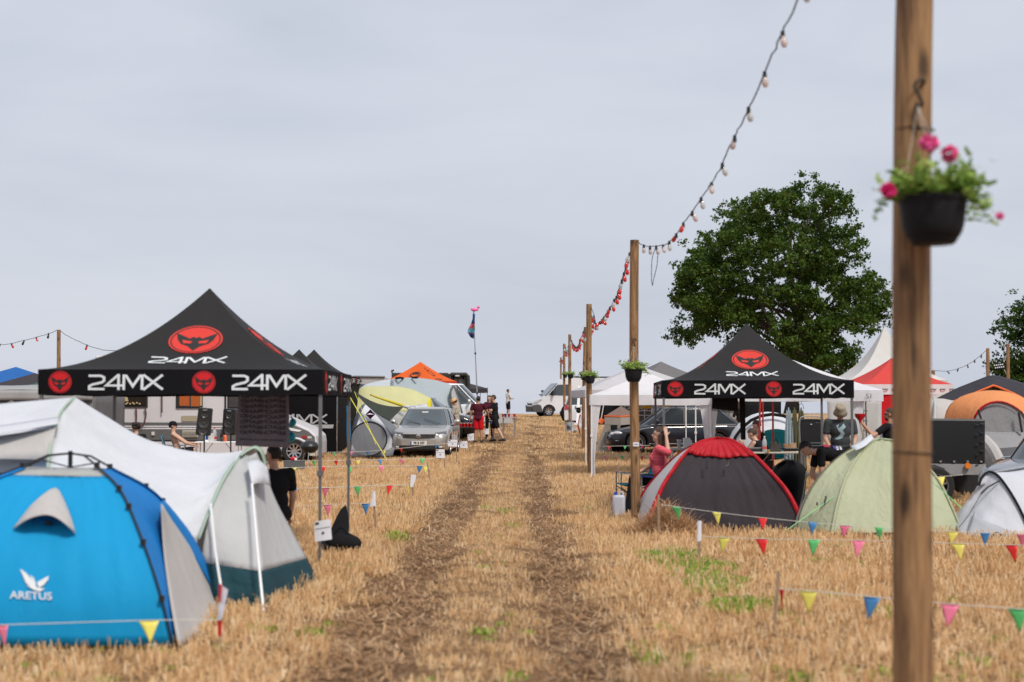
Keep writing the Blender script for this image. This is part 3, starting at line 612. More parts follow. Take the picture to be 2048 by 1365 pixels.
bunting([(1185, 913, 38), (1250, 912, 38), (1330, 914, 38)], [(1210, 'p', .8), (1244, 'g', .8), (1284, 'r', .7)], 'bunting line in front of the dark estate car wheel', .12, .12, 9)
bunting([(1205, 893, 42), (1260, 892, 42), (1300, 891, 42)], [(1218, 'r', .8), (1250, 'g', .8), (1285, 'm', .8)], 'bunting line across the bumper of the dark estate car', .13, .11, 10)
bunting([(1860, 955, 19), (1890, 953, 19), (1925, 950, 19)], [(1882, 'y')], 'single yellow flag on a cord before the grey car grille', .10, .13, 11)
stake(1399, 1042, 1130, 15.5, 'stake with a white paper strip and blue tab right of the track', lean=-.01)
stake(1557, 1142, 1260, 10.9, 'pale weathered stake in the right foreground', .011, -.04)
stake(1317, 990, 1020, 17.7, 'short stake with a magenta flag in the straw heap')
stake(747, 985, 1062, 19.7, 'stake wrapped in a folded paper left of the track', lean=.035)
stake(826, 955, 1002, 25.8, 'stake with a slanted white paper by the track', lean=-.01)
stake(855, 925, 965, 31.7, 'leaning bare stake at the end of the blue and yellow flags', lean=.06)
stake(889, 912, 940, 37.8, 'stake under the paper sign before the silver car')
stake(913, 885, 925, 41.5, 'stake right of the silver car bumper')
stake(931, 885, 915, 45, 'stake beside the legs of the man in the straw hat')
stake(945, 872, 900, 49, 'far stake with a paper sign near the folding table')
stake(1237, 925, 985, 30, 'thin stake between the two poles', .008)
def paper(pxs, Y, label, lines=True, num='', corners=None, dark=True):
    c = [W(px, py, Y - .02) for px, py in pxs]; m0 = sum((V(q) for q in c), V((0, 0, 0))) / 4
    t = thing('paper_sign', label, 'paper sign', m0, 0, 'paper signs on the stakes'); mb = MB()
    def fm(u, v, o=0): return (c[0].lerp(c[1], u)).lerp(c[3].lerp(c[2], u), v) + V((0, -o - .01 * sin(3 * u), 0))
    mb.grid([[fm(i / 4, j / 4) for i in range(5)] for j in range(5)]); mb.build('sheet', PAPER, t, True, thick=.002)
    if lines:
        mb = MB(); 
        def q(x0, y0, x1, y1): mb.add([fm(x0, y0, .004), fm(x1, y0, .004), fm(x1, y1, .004), fm(x0, y1, .004)], [(0, 1, 2, 3)])
        q(.05, .05, .28, .17)
        for k in range(9): q(.06 + .1 * k, .36, .13 + .1 * k, .40)
        if num: puttext(mb, num, lambda x, y, o: fm(x, 1 - y, .004), .5, .38, .13, bold=.01)
        mb.build('print', INKDK, t, True)
    return t
paper([(629, 1044), (661, 1038), (664, 1079), (630, 1084)], 15.0, 'paper sign numbered 40 on a stake beside the canopy leg', num='40')
paper([(872, 899), (889, 899), (890, 917), (872, 916)], 37.8, 'paper sign numbered 37 below the silver car headlight', num='37')
paper([(896, 880), (915, 880), (914, 894), (896, 893)], 41.5, 'paper sign numbered 25 beside the silver car wing', num='25')
paper([(919, 883), (935, 883), (935, 897), (920, 896)], 45, 'paper sign numbered 29 right of the silver car', num='29')
paper([(935, 869), (948, 867), (948, 881), (936, 882)], 49, 'paper sign farther back beside the red shorts', num='27')
paper([(969, 858), (978, 858), (978, 869), (970, 869)], 54, 'small white paper sign between the standing friends', num='')
paper([(745, 982), (750, 982), (752, 1012), (740, 1014)], 19.68, 'paper folded round the stake left of the green weeds', lines=False)
paper([(822, 949), (833, 951), (826, 975), (820, 974)], 25.78, 'slanted white paper on the stake by the track', lines=False)
paper([(1395, 1042), (1403, 1042), (1402, 1082), (1394, 1084)], 15.45, 'white paper strip on the stake right of the track', lines=False)
t = thing('marker_flag', 'narrow red and white marker on the blue tent corner stake', 'marker', W(443, 1300, 10.2)); mb = MB(); mb.tube([W(443, 1172, 10.2), W(440, 1310, 10.2)], .006, 6); mb.build('rod', STEEL, t, True)
mb = MB(); mb.grid([[W(441, 1170, 10.15), W(456, 1180, 10.1)], [W(438, 1205, 10.15), W(450, 1212, 10.1)], [W(435, 1240, 10.15), W(443, 1240, 10.1)]]); mb.build('white_panel', PAPER, t, True, thick=.002)
mb = MB(); mb.grid([[W(435, 1241, 10.15), W(444, 1241, 10.12)], [W(436, 1272, 10.15), W(443, 1272, 10.12)]]); mb.grid([[W(438, 1168, 10.16), W(444, 1170, 10.12)], [W(436, 1205, 10.16), W(440, 1205, 10.12)]]); mb.build('red_panel', FC['r'], t, True, thick=.002)
# ------------------------------------------------------------ pop-up canopies
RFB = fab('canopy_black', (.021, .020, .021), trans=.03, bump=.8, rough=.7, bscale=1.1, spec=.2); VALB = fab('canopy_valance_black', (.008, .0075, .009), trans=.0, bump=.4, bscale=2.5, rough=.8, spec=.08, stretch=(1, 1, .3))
def zf(t): return .10 * t + .90 * t ** 1.9
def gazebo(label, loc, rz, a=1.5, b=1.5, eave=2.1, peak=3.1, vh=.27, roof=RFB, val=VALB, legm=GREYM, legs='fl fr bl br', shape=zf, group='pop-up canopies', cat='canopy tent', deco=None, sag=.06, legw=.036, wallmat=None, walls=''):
    t = thing('canopy_tent', label, cat, loc, rz, group)
    def rp(k, u, tt, off=0):
        z = eave + (peak - eave) * shape(tt) - sag * (1 - u * u) * sin(pi * min(1, tt * 1.3)) * (1 - tt)
        if k == 0: p = V((u * a * (1 - tt), -b * (1 - tt), z))
        elif k == 1: p = V((a * (1 - tt), u * b * (1 - tt), z))
        elif k == 2: p = V((-u * a * (1 - tt), b * (1 - tt), z))
        else: p = V((-a * (1 - tt), -u * b * (1 - tt), z))
        nn = (V((0, -1, .8)), V((1, 0, .8)), V((0, 1, .8)), V((-1, 0, .8)))[k].normalized()
        return p + nn * off
    mb = MB()
    for k in range(4): mb.grid([[rp(k, -1 + 2 * i / 16, j / 20 if j < 20 else .997) for i in range(17)] for j in range(21)])
    mb.build('roof', roof, t, smooth=True, merge=True)
    def vp(k, s, v, off=0):
        q = .012 * sin(s * 9 + k) * (1 - v) + off
        z = eave - vh * (1 - v) - .012 * (1 - v) * abs(sin(s * 2.2 + k))
        if k == 0: return V((s, -b - q, z))
        if k == 1: return V((a + q, s, z))
        if k == 2: return V((-s, b + q, z))
        return V((-a - q, -s, z))
    mb = MB()
    for k in range(4):
        hw = a if k % 2 == 0 else b
        mb.grid([[vp(k, hw * (-1 + 2 * i / 24), j / 4) for i in range(25)] for j in range(5)])
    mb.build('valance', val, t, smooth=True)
    if deco: deco(t, rp, vp)
    mb = MB(); q = legw
    for nm, (sx, sy) in {'fl': (-1, -1), 'fr': (1, -1), 'bl': (-1, 1), 'br': (1, 1)}.items():
        if nm not in legs: continue
        x = sx * (a - .03); y = sy * (b - .03); wz = gz(*(Matrix.Rotation(rz, 3, 'Z') @ V((x, y, 0)) + V(loc)).xy) - loc[2]
        mb = MB(); mb.box((x, y, (eave - .02 + 1.0) / 2 + wz / 2), (q, q, eave - .02 - 1.0 + wz * 0)); mb.box((x, y, .5 + wz / 2), (q * .8, q * .8, 1.0 - wz)); mb.box((x, y, 1.0), (q * 1.7, q * 1.7, .06)); mb.box((x, y, wz + .01), (q * 2.4, q * 2.4, .02)); mb.build('leg', legm, t)
    mb = MB()
    for k in range(4):
        hw = a if k % 2 == 0 else b
        for s0 in (-hw + .04, 0):
            s1 = s0 + hw - .04
            for z0, z1 in ((eave - .07, eave - .23), (eave - .23, eave - .07)):
                def ip(s, z):
                    p = vp(k, s, 1); p.x *= (a - .05) / a; p.y *= (b - .05) / b; p.z = z; return p
                mb.tube([ip(s0, z0), ip(s1, z1)], .010, 5)
    mb.tube([(0, 0, eave - .1), (0, 0, peak - .05)], .018, 8); mb.build('scissor_frame', legm, t)
    return t
def deco24(t, rp, vp, sides=(0, 1, 3), roofside=(0, 1, 3), a=1.5):
    for k in sides:
        o = 0
        fm = lambda x, y, off, k=k: vp(k, x, y, off)
        for c in (-.77, .77):
            mb = MB(); mr = MB(); mk = MB()
            put24(mb, lambda x, y, off: vp(k, x, .5 + y / .27, off), c + .18, 0, .155, 1.18, .006, .12)
            putlogo(mr, mk, lambda x, y, off: vp(k, x, .5 + y / .27, off), c - .52, 0, .125, .118, .006, .12)
            mb.build('lettering', INK, t); mr.build('emblem', INKRED2, t); mk.build('emblem_mask', INKBLK, t)
    for k in roofside:
        H = 1.0
        def fm(x, y, off):
            tt = y; return rp(k, max(-1, min(1, x / (1.5 * (1 - tt)))), tt, off + .004)
        mb = MB(); mr = MB(); mk = MB()
        putlogo(mr, mk, fm, -.02, .565, .30, .135, .006, .07)
        P, Wd = polys24()
        for pl, kk in P: art(mb, [[(-.03 + (p[0] - Wd / 2) * .19, .33 + (p[1] - .5) * .095) for p in q] for q in pl], fm, .006 + .003 * kk, .09)
        mb.build('lettering', INK, t); mr.build('emblem', INKRED, t); mk.build('emblem_mask', INKBLK, t)
gazebo('large black canopy with red and white print at left', (-3.58, 16.8, 0), R(.6), a=1.53, eave=2.12, peak=3.12, deco=deco24)
gazebo('black canopy with red and white print at right, below the oak', (3.95, 23.9, 0), R(-3.2), eave=2.12, peak=3.10, deco=deco24)
# canopies farther back on the left
def deco_side2(t, rp, vp):
    for k in (0, 1):
        mb = MB(); mr = MB(); mk = MB()
        for c in (-.77, .77):
            put24(mb, lambda x, y, off: vp(k, x, .5 + y / .27, off), c + .18, 0, .155, 1.18, .006)
            putlogo(mr, mk, lambda x, y, off: vp(k, x, .5 + y / .27, off), c - .52, 0, .125, .118, .006)
        mb.build('lettering', INK, t); mr.build('emblem', INKRED2, t); mk.build('emblem_mask', INKBLK, t)
    mb = MB(); mb.grid([[V((1.47, -1.45 + 2.9 * i / 12, .02 + 2.2 * j / 6)) for i in range(13)] for j in range(7)]); mb.build('side_wall', VALB, t)
def deco_side(t, rp, vp):
    for k in (0, 1):
        mb = MB(); mr = MB(); mk = MB()
        for c in (-.77, .77):
            put24(mb, lambda x, y, off: vp(k, x, .5 + y / .27, off), c + .18, 0, .155, 1.18, .006)
            putlogo(mr, mk, lambda x, y, off: vp(k, x, .5 + y / .27, off), c - .52, 0, .125, .118, .006)
        mb.build('lettering', INK, t); mr.build('emblem', INKRED2, t); mk.build('emblem_mask', INKBLK, t)
    # side wall on the front with the big print
    mb = MB(); n = 20
    wall = lambda x, y, off=0: V((x, -1.47 - off - .02 * sin(x * 5), y))
    mb.grid([[wall(-1.45 + 2.9 * i / n, .02 + 1.85 * j / 6) for i in range(n + 1)] for j in range(7)]); mb.build('side_wall', VALB, t, smooth=True)
    mb = MB(); put24(mb, wall, .22, 1.10, .30, 1.4, .006)
    mb.build('lettering', plast('print_silver', (.42, .43, .44), .5), t)
    mb = MB(); mb.add([wall(*p, .006) for p in ((.35, .80), (1.33, .80), (1.36, .92), (.38, .92))], [(0, 1, 2, 3)]); mb.build('print_strip', MC['print_silver'], t)
    mb = MB(); puttext(mb, 'ONLINE', wall, .98, .86, .08, .012, .006, 1.5); mb.build('lettering', INKBLK, t)
    mb = MB(); mb.grid([[V((1.47, -1.45 + 2.9 * i / n, .02 + 1.85 * j / 6)) for i in range(n + 1)] for j in range(7)]); mb.build('side_wall', VALB, t)
gazebo('black canopy with a printed black side wall behind the barbecue', G(598, 47.6), R(0), eave=2.42, peak=3.42, deco=deco_side)
gazebo('rearmost black canopy, only its peak showing right of its twin', G(628, 51.2), R(0), eave=2.5, peak=3.5, deco=deco_side2)
gazebo('small dark grey canopy peeking over the pale tents', G(740, 75), R(20), a=1.5, eave=1.75, peak=2.42, roof=fab('canopy_charcoal', (.055, .06, .075)), val=MC["canopy_charcoal"], shape=lambda t: t ** 1.1)
ORG = fab('canopy_orange', (.78, .13, .018), trans=.2); ORV = fab('canopy_orange_valance', (.68, .06, .015), trans=.15)
def deco_or(t, rp, vp):
    fm = lambda x, y, off: rp(0, max(-1, min(1, x / (1.5 * (1 - y)))), y, off + .01)
    mk = MB(); mo = MB(); art(mk, [disc(.1, .40, .34, .17)], fm, .01, .15); art(mo, annul(.1, .40, .31, .155, .9), fm, .02); art(mo, [[(.1 + .30 * p[0], .40 + .15 * p[1]) for p in [(-.8, .3), (-.3, .0), (0, .15), (.3, 0), (.8, .3), (.6, -.3), (0, -.75), (-.6, -.3)]]], fm, .02, .2)
    P, Wd = polys24()
    for pl, kk in P: art(mk, [[(.1 + (p[0] - Wd / 2) * .2, .13 + (p[1] - .5) * .10) for p in q] for q in pl], fm, .01 + .003 * kk)
    mk.build('emblem', INKBLK, t); mo.build('emblem_mask', ORG, t)
    f2 = lambda x, y, off: rp(1, max(-1, min(1, x / (1.5 * (1 - y)))), y, off + .01)
    mk = MB(); art(mk, annul(-.3, .5, .26, .15, .8), f2, .01); art(mk, [disc(-.45, .72, .12, .06)], f2, .01); art(mk, [[(-.75, .14), (.1, .14), (.1, .2), (-.75, .2)]], f2, .01, .3); mk.build('emblem', INKBLK, t)
gazebo('orange canopy with a black round emblem', G(841, 78, 0), R(-22), a=1.5, eave=2.2, peak=3.26, roof=ORG, val=ORV, deco=deco_or, shape=lambda t: .35 * t + .65 * t ** 1.4)
# blue and green canopies at the left edge, behind
gazebo('blue canopy roof at the far left edge', G(32, 50, -.1), R(8), a=1.7, eave=2.35, peak=2.95, roof=fab('canopy_blue', (.02, .13, .42)), val=MC['canopy_blue'], shape=lambda t: t ** 1.05)
gazebo('dark charcoal canopy roof below the blue one at far left', G(70, 46, -.1), R(-8), a=1.75, eave=2.10, peak=2.75, roof=fab('canopy_dark', (.05, .045, .055)), val=MC['canopy_dark'], shape=lambda t: t ** 1.05)
gazebo('dark green canopy with white edges at far left', G(110, 44, -.1), R(12), a=1.7, eave=2.05, peak=2.62, roof=fab('canopy_green', (.06, .12, .085), bump=1.0, bscale=5), val=MC['canopy_green'], shape=lambda t: t ** 1.05)
# ---- the white party tent on the right
WF = fab('white_sheet', (.80, .81, .86), trans=.3); WF2 = fab('white_sheet_grey', (.62, .62, .66), trans=.3)
def curtains(t, x, y, zt, dirs, mt=WF, L_=1.85, w0=.55, w1=.16):
    for dx, dy in dirs:
        mb = MB(); n = 18; A = []
        for j in range(13):
            f = j / 12; ww = lerp(w0, w1, min(1, f * 1.35) ** .7) if f < .74 else lerp(w1, w1 * 1.2, (f - .74) / .26)
            A.append([V((x + dx * ww * i / n + dy * .03 * sin(i * 2.2), y + dy * ww * i / n + dx * .03 * sin(i * 2.2), zt - L_ * f)) for i in range(n + 1)])
        mb.grid(A); mb.build('curtain', mt, t, smooth='all')
def party(label, c, rz, a, b, eave, peak, vh=.22, legs='fl fr bl br', roof=WF, cur=(), red=False, legm=None, shape=lambda t: t, group='white party tents'):
    t = gazebo(label, c, rz, a=a, b=b, eave=eave, peak=peak, vh=vh, roof=roof, val=roof, legm=legm or plast('white_tube', (.7, .7, .74)), legs=legs, shape=shape, group=group, cat='party tent', sag=.10)
    for (x, y, d) in cur: curtains(t, x, y, eave - vh + .05, d)
    return t
c = G(1292, 36.0); party('white party tent with tied curtains standing over the dark estate car', c, R(-2), 1.45, 1.9, 1.98, 2.58, .24, cur=[(-1.41, -1.88, [(.42, 0), (0, .5)]), (1.40, -1.86, [(-.45, .1), (.45, .3)])], shape=lambda t: .75 * t + .25 * t ** 2)
c = G(1276, 43); party('white and grey striped party tent behind the tied curtain tent', c, R(4), 1.85, 1.9, 2.12, 2.88, .2, roof=WF2, shape=lambda t: .9 * t + .1 * t * t)
c = G(1585, 33); t = party('white party tent behind the black canopy, with clothes hanging from its frame', c, R(-4), 1.75, 1.7, 2.03, 2.75, .24, cur=[(1.2, -1.6, [(.3, 0), (-.3, .1)])], legs='bl br', legm=plast('red_tube', (.35, .02, .02)), shape=lambda t: .8 * t + .2 * t * t)
mb = MB(); puttext(mb, '51', lambda x, y, o: V((x, -1.74, 1.9 + y)), 1.42, 0, .11, bold=-.001); mb.build('lettering', INKDK, t)
for px, Y, lb in ((1513, 31, 'dark red tent pole left of the seated men'), (1545, 32, 'dark red tent pole right of the seated men'), (1525, 36, 'thin dark red pole far behind the seated men')):
    g_ = G(px, Y); t2 = thing('tent_pole', lb, 'tent pole', g_); mb = MB(); mb.tube([(0, 0, 0), (.05 if px == 1513 else 0, 0, 1.05), (.08 if px == 1513 else 0, 0, 2.0)], .022, 8); mb.tube([(0.05 if px == 1513 else 0, 0, 1.0), (0.05 if px == 1513 else 0, 0, 1.06)], .03, 8); mb.build('tube', MC['red_tube'], t2)
gazebo('pale grey canopy peak between the two white tents and the black canopy', G(1322, 52), R(25), a=2.0, eave=2.2, peak=3.05, roof=fab('canopy_grey', (.17, .165, .175)), val=MC['canopy_grey'], shape=lambda t: .6 * t + .4 * t * t)
# ---- red canopy and the tall pagoda marquee
REDC = fab('canopy_red', (.72, .075, .065), trans=.3); WV = fab('valance_white', (.78, .76, .80), trans=.2)
def deco_red(t, rp, vp):
    mb = MB(); mk = MB()
    for i in range(9):
        x = -1.05 + i * .30; fm = lambda X, Y_, o: vp(0, X, .5 + Y_ / .3, o)
        art(mb, annul(x, 0, .09, .08, .8, 14)[7:13], fm, .008); puttext(mk, 'EVENT', fm, x + .02, 0, .045, .01, .002)
    mb.build('emblem', INKRED2, t); mk.build('lettering', INKDK, t)
    mb = MB(); mb.grid([[V((-1.02 + (.16 * (1 - j / 6)) + (1.7 - .16 * (1 - j / 6)) * i / 8, -1.46 + .03 * sin(i * 2), .55 + 1.4 * j / 6)) for i in range(9)] for j in range(7)]); mb.build('side_wall', fab('wall_red', (.62, .012, .02), trans=.25), t, smooth=True)
gazebo('red canopy with a white valance and a red side wall', G(1784, 45), R(4), a=1.4, b=1.5, eave=2.26, peak=3.12, vh=.30, roof=REDC, val=WV, deco=deco_red, shape=lambda t: .55 * t + .45 * t * t)
PG = fab('marquee_cream', (.66, .65, .64), trans=.22)
t = gazebo('tall white pagoda marquee with a pointed roof', G(1770, 76), R(0), a=2.55, b=2.55, eave=2.2, peak=5.15, vh=.34, roof=PG, val=PG, shape=lambda t: .38 * t + .62 * t ** 2.6, sag=.12, cat='marquee', group=None)
mb = MB()
for k in range(2):
    yy = -2.47; mb.grid([[V((-2.45 + 4.9 * i / 30, yy - .05 * sin(i * 1.1 + j), 2.1 * j / 6)) for i in range(31)] for j in range(7)]) if k == 0 else mb.grid([[V((-2.46, -2.45 + 4.9 * i / 12, 2.1 * j / 4)) for i in range(13)] for j in range(5)])
mb.grid([[V((2.46, -2.45 + 4.9 * i / 12, 2.1 * j / 4)) for i in range(13)] for j in range(5)])
mb.build('side_wall', PG, t, smooth=True)
# white side wall sheet of the red canopy's neighbour (buckled joint) 
t = thing('canvas_wall', 'white canvas wall with a laced seam left of the red side wall', 'canvas wall', G(1690, 37.5)); mb = MB()
mb.grid([[W(1655 + 108 * i / 12, 792 + 96 * j / 6, 37.5 + .05 * sin(i * 1.3 + j * .6)) for i in range(13)] for j in range(7)]); mb.build('sheet', PG, t, True, smooth=True, thick=.01)
mb = MB(); mb.tube([W(1731, 795, 37.3), W(1733, 880, 37.3)], .02, 6); mb.tube([W(1726, 798, 37.3), W(1728, 880, 37.3)], .008, 6)
for k in range(5): mb.box(W(1730, 802 + 20 * k, 37.25), (.12, .03, .03))
mb.build('laced_seam', GREYM, t, True)
# ------------------------------------------------------------ camping tents
def WP(l): return [W(*p) for p in l]
def curve(l, n=24): return resample(smooth_line(WP(l), 8), n)
def loft(curves, m=7, sag=0.0, a=0.0, b=1.0, ra=0.0, rb=1.0, off=None, wr=.011):
    """rows across successive curves; sag pulls the cloth in between two poles"""
    out = []; k = len(curves); N_ = len(curves[0]); sd_ = curves[0][0].x * 3.7; m = m * 2 if m > 4 else m; cc_ = V((0, -1, .25)).normalized()
    for c in range(k - 1):
        for j in range(m + (1 if c == k - 2 else 0)):
            t = j / m; T_ = (c + t) / (k - 1)
            if T_ < ra - 1e-6 or T_ > rb + 1e-6: continue
            row = []
            for i in range(N_):
                f = i / (N_ - 1)
                if f < a - 1e-6 or f > b + 1e-6: continue
                p = curves[c][i].lerp(curves[c + 1][i], t) + V((0, 0, -1)) * sag * 4 * t * (1 - t) * sin(pi * min(1, f * .9 + .1))
                if wr and m > 8 and k <= 6: ww = sin(pi * min(1, max(0, t if k == 2 else T_))); p = p + cc_ * wr * (mnoise.noise(V((T_ * (9 + m * .25), f * 2.2 + T_ * 3, sd_))) * 1.3 + .6 * mnoise.noise(V((T_ * 4 + f * 9, f * 5 - T_ * 12, sd_))) * f) * min(1, ww * 3)
                if off: p = p + V(off)
                row.append(p)
            out.append(row)
    return out
def tent(label, loc, cat='tent', group=None, name='camping_tent'): return thing(name, label, cat, (loc[0], loc[1], gz(loc[0], loc[1])), 0, group)
def P_(t, name, rows, m, th=.004):
    mb = MB(); mb.grid(rows); return mb.build(name, m, t, True, smooth='all', thick=th, merge=True)
def rod(t, name, pts, r, m, n=6):
    mb = MB(); mb.tube(pts, r, n); return mb.build(name, m, t, True, smooth=True)
def patchq(t, name, pts, m, off=0):
    mb = MB(); mb.poly(pts); return mb.build(name, m, t, True, thick=.003)
TW = fab('tent_white', (.66, .68, .73), trans=.18, bump=.7, bscale=1.6, stretch=(1, 1, 1.6)); TG = fab('tent_grey_white', (.50, .51, .52), trans=.15, bump=.9, bscale=2.4, stretch=(1, 1, .4)); TEAL = fab('tent_teal', (.006, .045, .062), trans=.04, bump=.9, bscale=3)
BLUE = fab('tent_blue', (.004, .31, .63), trans=.15, bump=.45, bscale=1.8); BLUED = fab('tent_blue_dark', (.005, .19, .55), trans=.08, bump=.4); BEIGE = fab('tent_pale_grey', (.50, .48, .47), trans=.12, bump=.7, bscale=2.2); NET = mat('mesh_net', (.42, .43, .42), rough=.9, alpha=.8); MINT = fab('trim_mint', (.42, .55, .44), trans=.2)
# --- blue pop-up tent
t = tent('bright blue pop-up dome tent with a white bird print in the left foreground', (-3.73, 11.5))
FL = curve([(48, 936, 11.2), (-50, 978, 10.8), (-170, 1075, 10.4), (-270, 1190, 10.25), (-335, 1290, 10.2)])
FR = curve([(196, 936, 11.2), (243, 985, 10.9), (285, 1080, 10.5), (322, 1190, 10.25), (347, 1292, 10.2)])
BR = curve([(222, 938, 11.7), (312, 990, 12.1), (385, 1080, 12.6), (425, 1165, 12.85), (442, 1203, 12.9)])
BL = curve([(60, 934, 12.0), (-40, 975, 12.5), (-110, 1060, 12.8), (-150, 1140, 12.9), (-170, 1203, 12.9)])
P_(t, 'front_panel', loft([FL, FR], 24, .02, a=.06), BLUE); P_(t, 'side_panel', loft([FR, BR], 10, .03, a=.0), BLUED)
P_(t, 'back_panel', loft([BR, BL], 8, .03), BLUE); P_(t, 'side_panel', loft([BL, FL], 8, .03), BLUE)
P_(t, 'mesh_window', loft([FL, FR], 12, .0, a=.0, b=.10, off=(0, 0, -.005)), NET)
mb = MB(); mb.grid([[FL[0].lerp(FR[0], u).lerp(BL[0].lerp(BR[0], u), v) + V((0, 0, -.05 * sin(pi * u) * sin(pi * v))) for u in (0, .2, .4, .6, .8, 1)] for v in (0, .25, .5, .75, 1)]); mb.build('roof_net', NET, t, True)
P_(t, 'door', loft([curve([(318, 1006, 11.35), (323, 1100, 11.0), (336, 1200, 10.5), (352, 1292, 10.15)]), curve([(321, 1008, 11.8), (378, 1092, 12.2), (428, 1185, 12.6), (450, 1238, 12.3)])], 8, .03, off=(.03, -.05, 0)), BEIGE)
P_(t, 'door_flap', loft([curve([(318, 998, 11.8), (380, 1076, 12.3), (438, 1196, 12.8)]), curve([(316, 1010, 11.7), (372, 1100, 12.1), (430, 1195, 12.5)])], 3, off=(.04, -.03, 0)), BLUED)
hub = W(141, 907, 11.6)
for c_, m_ in ((FL, 'fl'), (FR, 'fr'), (BR, 'br'), (BL, 'bl')):
    o_ = V((0, -.02, .015)); rod(t, 'tent_pole', [p + o_ for p in c_], .009, BLACK); 
    rod(t, 'hub_arm', [hub, hub.lerp(c_[0], .5) + V((0, 0, .04)), c_[0] + o_], .009, BLACK)
    mb = MB()
    for f in (0, 5, 8, 13, 19): mb.box(c_[f] + o_ * 1.4, (.035, .035, .04))
    mb.build('pole_clips', BLACK, t, True)
rod(t, 'hub', [hub + V((0, 0, .02)), hub + V((0, 0, -.15))], .018, BLACK, 10)
rod(t, 'cross_brace', [W(88, 921, 11.3), W(141, 935, 11.6), W(200, 925, 11.5)], .006, BLACK)
P_(t, 'pole_sleeve', loft([[p + V((-.03, -.03, .01)) for p in BR[:12]], [p + V((.03, -.035, .0)) for p in BR[:12]]], 2), BLUED)
P_(t, 'pole_sleeve', loft([[p + V((-.03, -.03, .01)) for p in FL[:9]], [p + V((.03, -.035, .0)) for p in FL[:9]]], 2), BLUED)
from mathutils.bvhtree import BVHTree
fp_ = loft([FL, FR], 24, .02, a=.06); TR_ = BVHTree.FromPolygons([p for r_ in fp_ for p in r_], [(i * len(fp_[0]) + j, i * len(fp_[0]) + j + 1, (i + 1) * len(fp_[0]) + j + 1, (i + 1) * len(fp_[0]) + j) for i in range(len(fp_) - 1) for j in range(len(fp_[0]) - 1)])
def bf(px, py, o=0):
    d = (W(px, py, 10) - camo.location).normalized(); h = TR_.ray_cast(camo.location, d); return h[0] - d * (o + .006)
HT = resample(smooth_line([bf(27, 1057, .03), bf(62, 1012, .05), bf(92, 985, .04), bf(113, 976, .01), bf(128, 1000, .04), bf(142, 1035, .05), bf(151, 1067, .03)], 6), 20)
HB = resample(smooth_line([bf(27, 1058, .03), bf(50, 1042, .16), bf(72, 1033, .22), bf(95, 1030, .25), bf(115, 1037, .22), bf(135, 1052, .16), bf(151, 1068, .03)], 6), 20)
P_(t, 'vent_hood', loft([HT, HB], 8, -.02), BEIGE)
P_(t, 'vent_net', loft([[bf(60 + 70 * i / 8, 1028 + 4 * abs(i - 4) / 4, .01) for i in range(9)], [bf(70 + 50 * i / 8, 1048, .01) for i in range(9)]], 2), BLUED); mb = MB(); mb.ell(bf(97, 1046, .05), (.03, .02, .018)); mb.build('toggle', BLACK, t, True)
mb = MB(); vs, fs, wd = textpolys('ARETUS', 1, .012, 1.35)
mb.add([bf(20 + x * 84 / wd, 1197 - y * 21 + 3 * x / wd, .012) for x, y in vs], fs); mb.build('lettering', INK, t, True)
for q in ([(40, 1138), (52, 1146), (65, 1160), (74, 1173), (66, 1178), (52, 1166)], [(78, 1176), (74, 1165), (98, 1152), (96, 1160), (88, 1170)], [(50, 1170), (62, 1174), (80, 1176), (90, 1178), (80, 1183), (68, 1180)], [(60, 1150), (68, 1156), (72, 1168), (68, 1170)]):
    patchq(t, 'bird_print', [bf(a, b, .012) for a, b in q], INK)
# --- big white tunnel tent
t = tent('large white tunnel tent with a dark teal skirt behind the blue tent', (-3.6, 13.8))
Rd = curve([(150, 795, 13.6), (205, 829, 13.7), (290, 878, 13.8), (380, 903, 13.9), (460, 906, 14), (514, 893, 14)], 30)
M1 = curve([(124, 822, 12.9), (190, 872, 13.0), (290, 925, 13.1), (390, 945, 13.3), (440, 935, 13.5), (482, 906, 13.75)], 30)
M2 = curve([(103, 900, 12.3), (200, 950, 12.3), (300, 985, 12.5), (380, 998, 12.7), (415, 985, 12.9), (450, 950, 13.2)], 30)
Bt = curve([(95, 990, 12.0), (200, 1040, 12.0), (300, 1062, 12.1), (350, 1074, 12.2), (375, 1079, 12.3), (395, 1079, 12.4)], 30)
Gd = curve([(80, 1225, 11.9), (200, 1222, 12), (300, 1215, 12), (350, 1210, 12.2), (385, 1205, 12.3), (402, 1200, 12.4)], 30)
K1 = curve([(190, 850, 14.7), (250, 890, 14.8), (320, 920, 14.8), (400, 930, 14.8), (470, 925, 14.8), (535, 925, 14.8)], 30)
K2 = curve([(225, 1120, 15.5), (280, 1120, 15.5), (350, 1120, 15.5), (420, 1120, 15.5), (480, 1120, 15.4), (560, 1125, 15.2)], 30)
P_(t, 'roof', loft([K2, K1, Rd, M1, M2, Bt], 6, .012), TW); P_(t, 'lower_wall', loft([Bt, Gd], 4), BEIGE)
LT = [WP([(-70, 818, 13.4), (-10, 809, 13.5), (90, 800, 13.6), (150, 795, 13.6)]), WP([(-70, 850, 12.9), (-10, 845, 12.9), (70, 835, 12.9), (124, 822, 12.9)]), WP([(-70, 935, 12.5), (-10, 930, 12.4), (60, 920, 12.35), (103, 900, 12.3)]), WP([(-70, 1225, 11.9), (-10, 1225, 11.9), (40, 1225, 11.9), (80, 1225, 11.9)])]
P_(t, 'rear_canopy', loft([resample(c, 14) for c in LT], 6, .01), TW)
P_(t, 'window_awning', loft([resample(WP([(-70, 858, 12.6), (0, 852, 12.6), (118, 834, 12.75)]), 12), resample(WP([(-70, 876, 12.25), (0, 868, 12.25), (117, 848, 12.4)]), 12)], 3), TW)
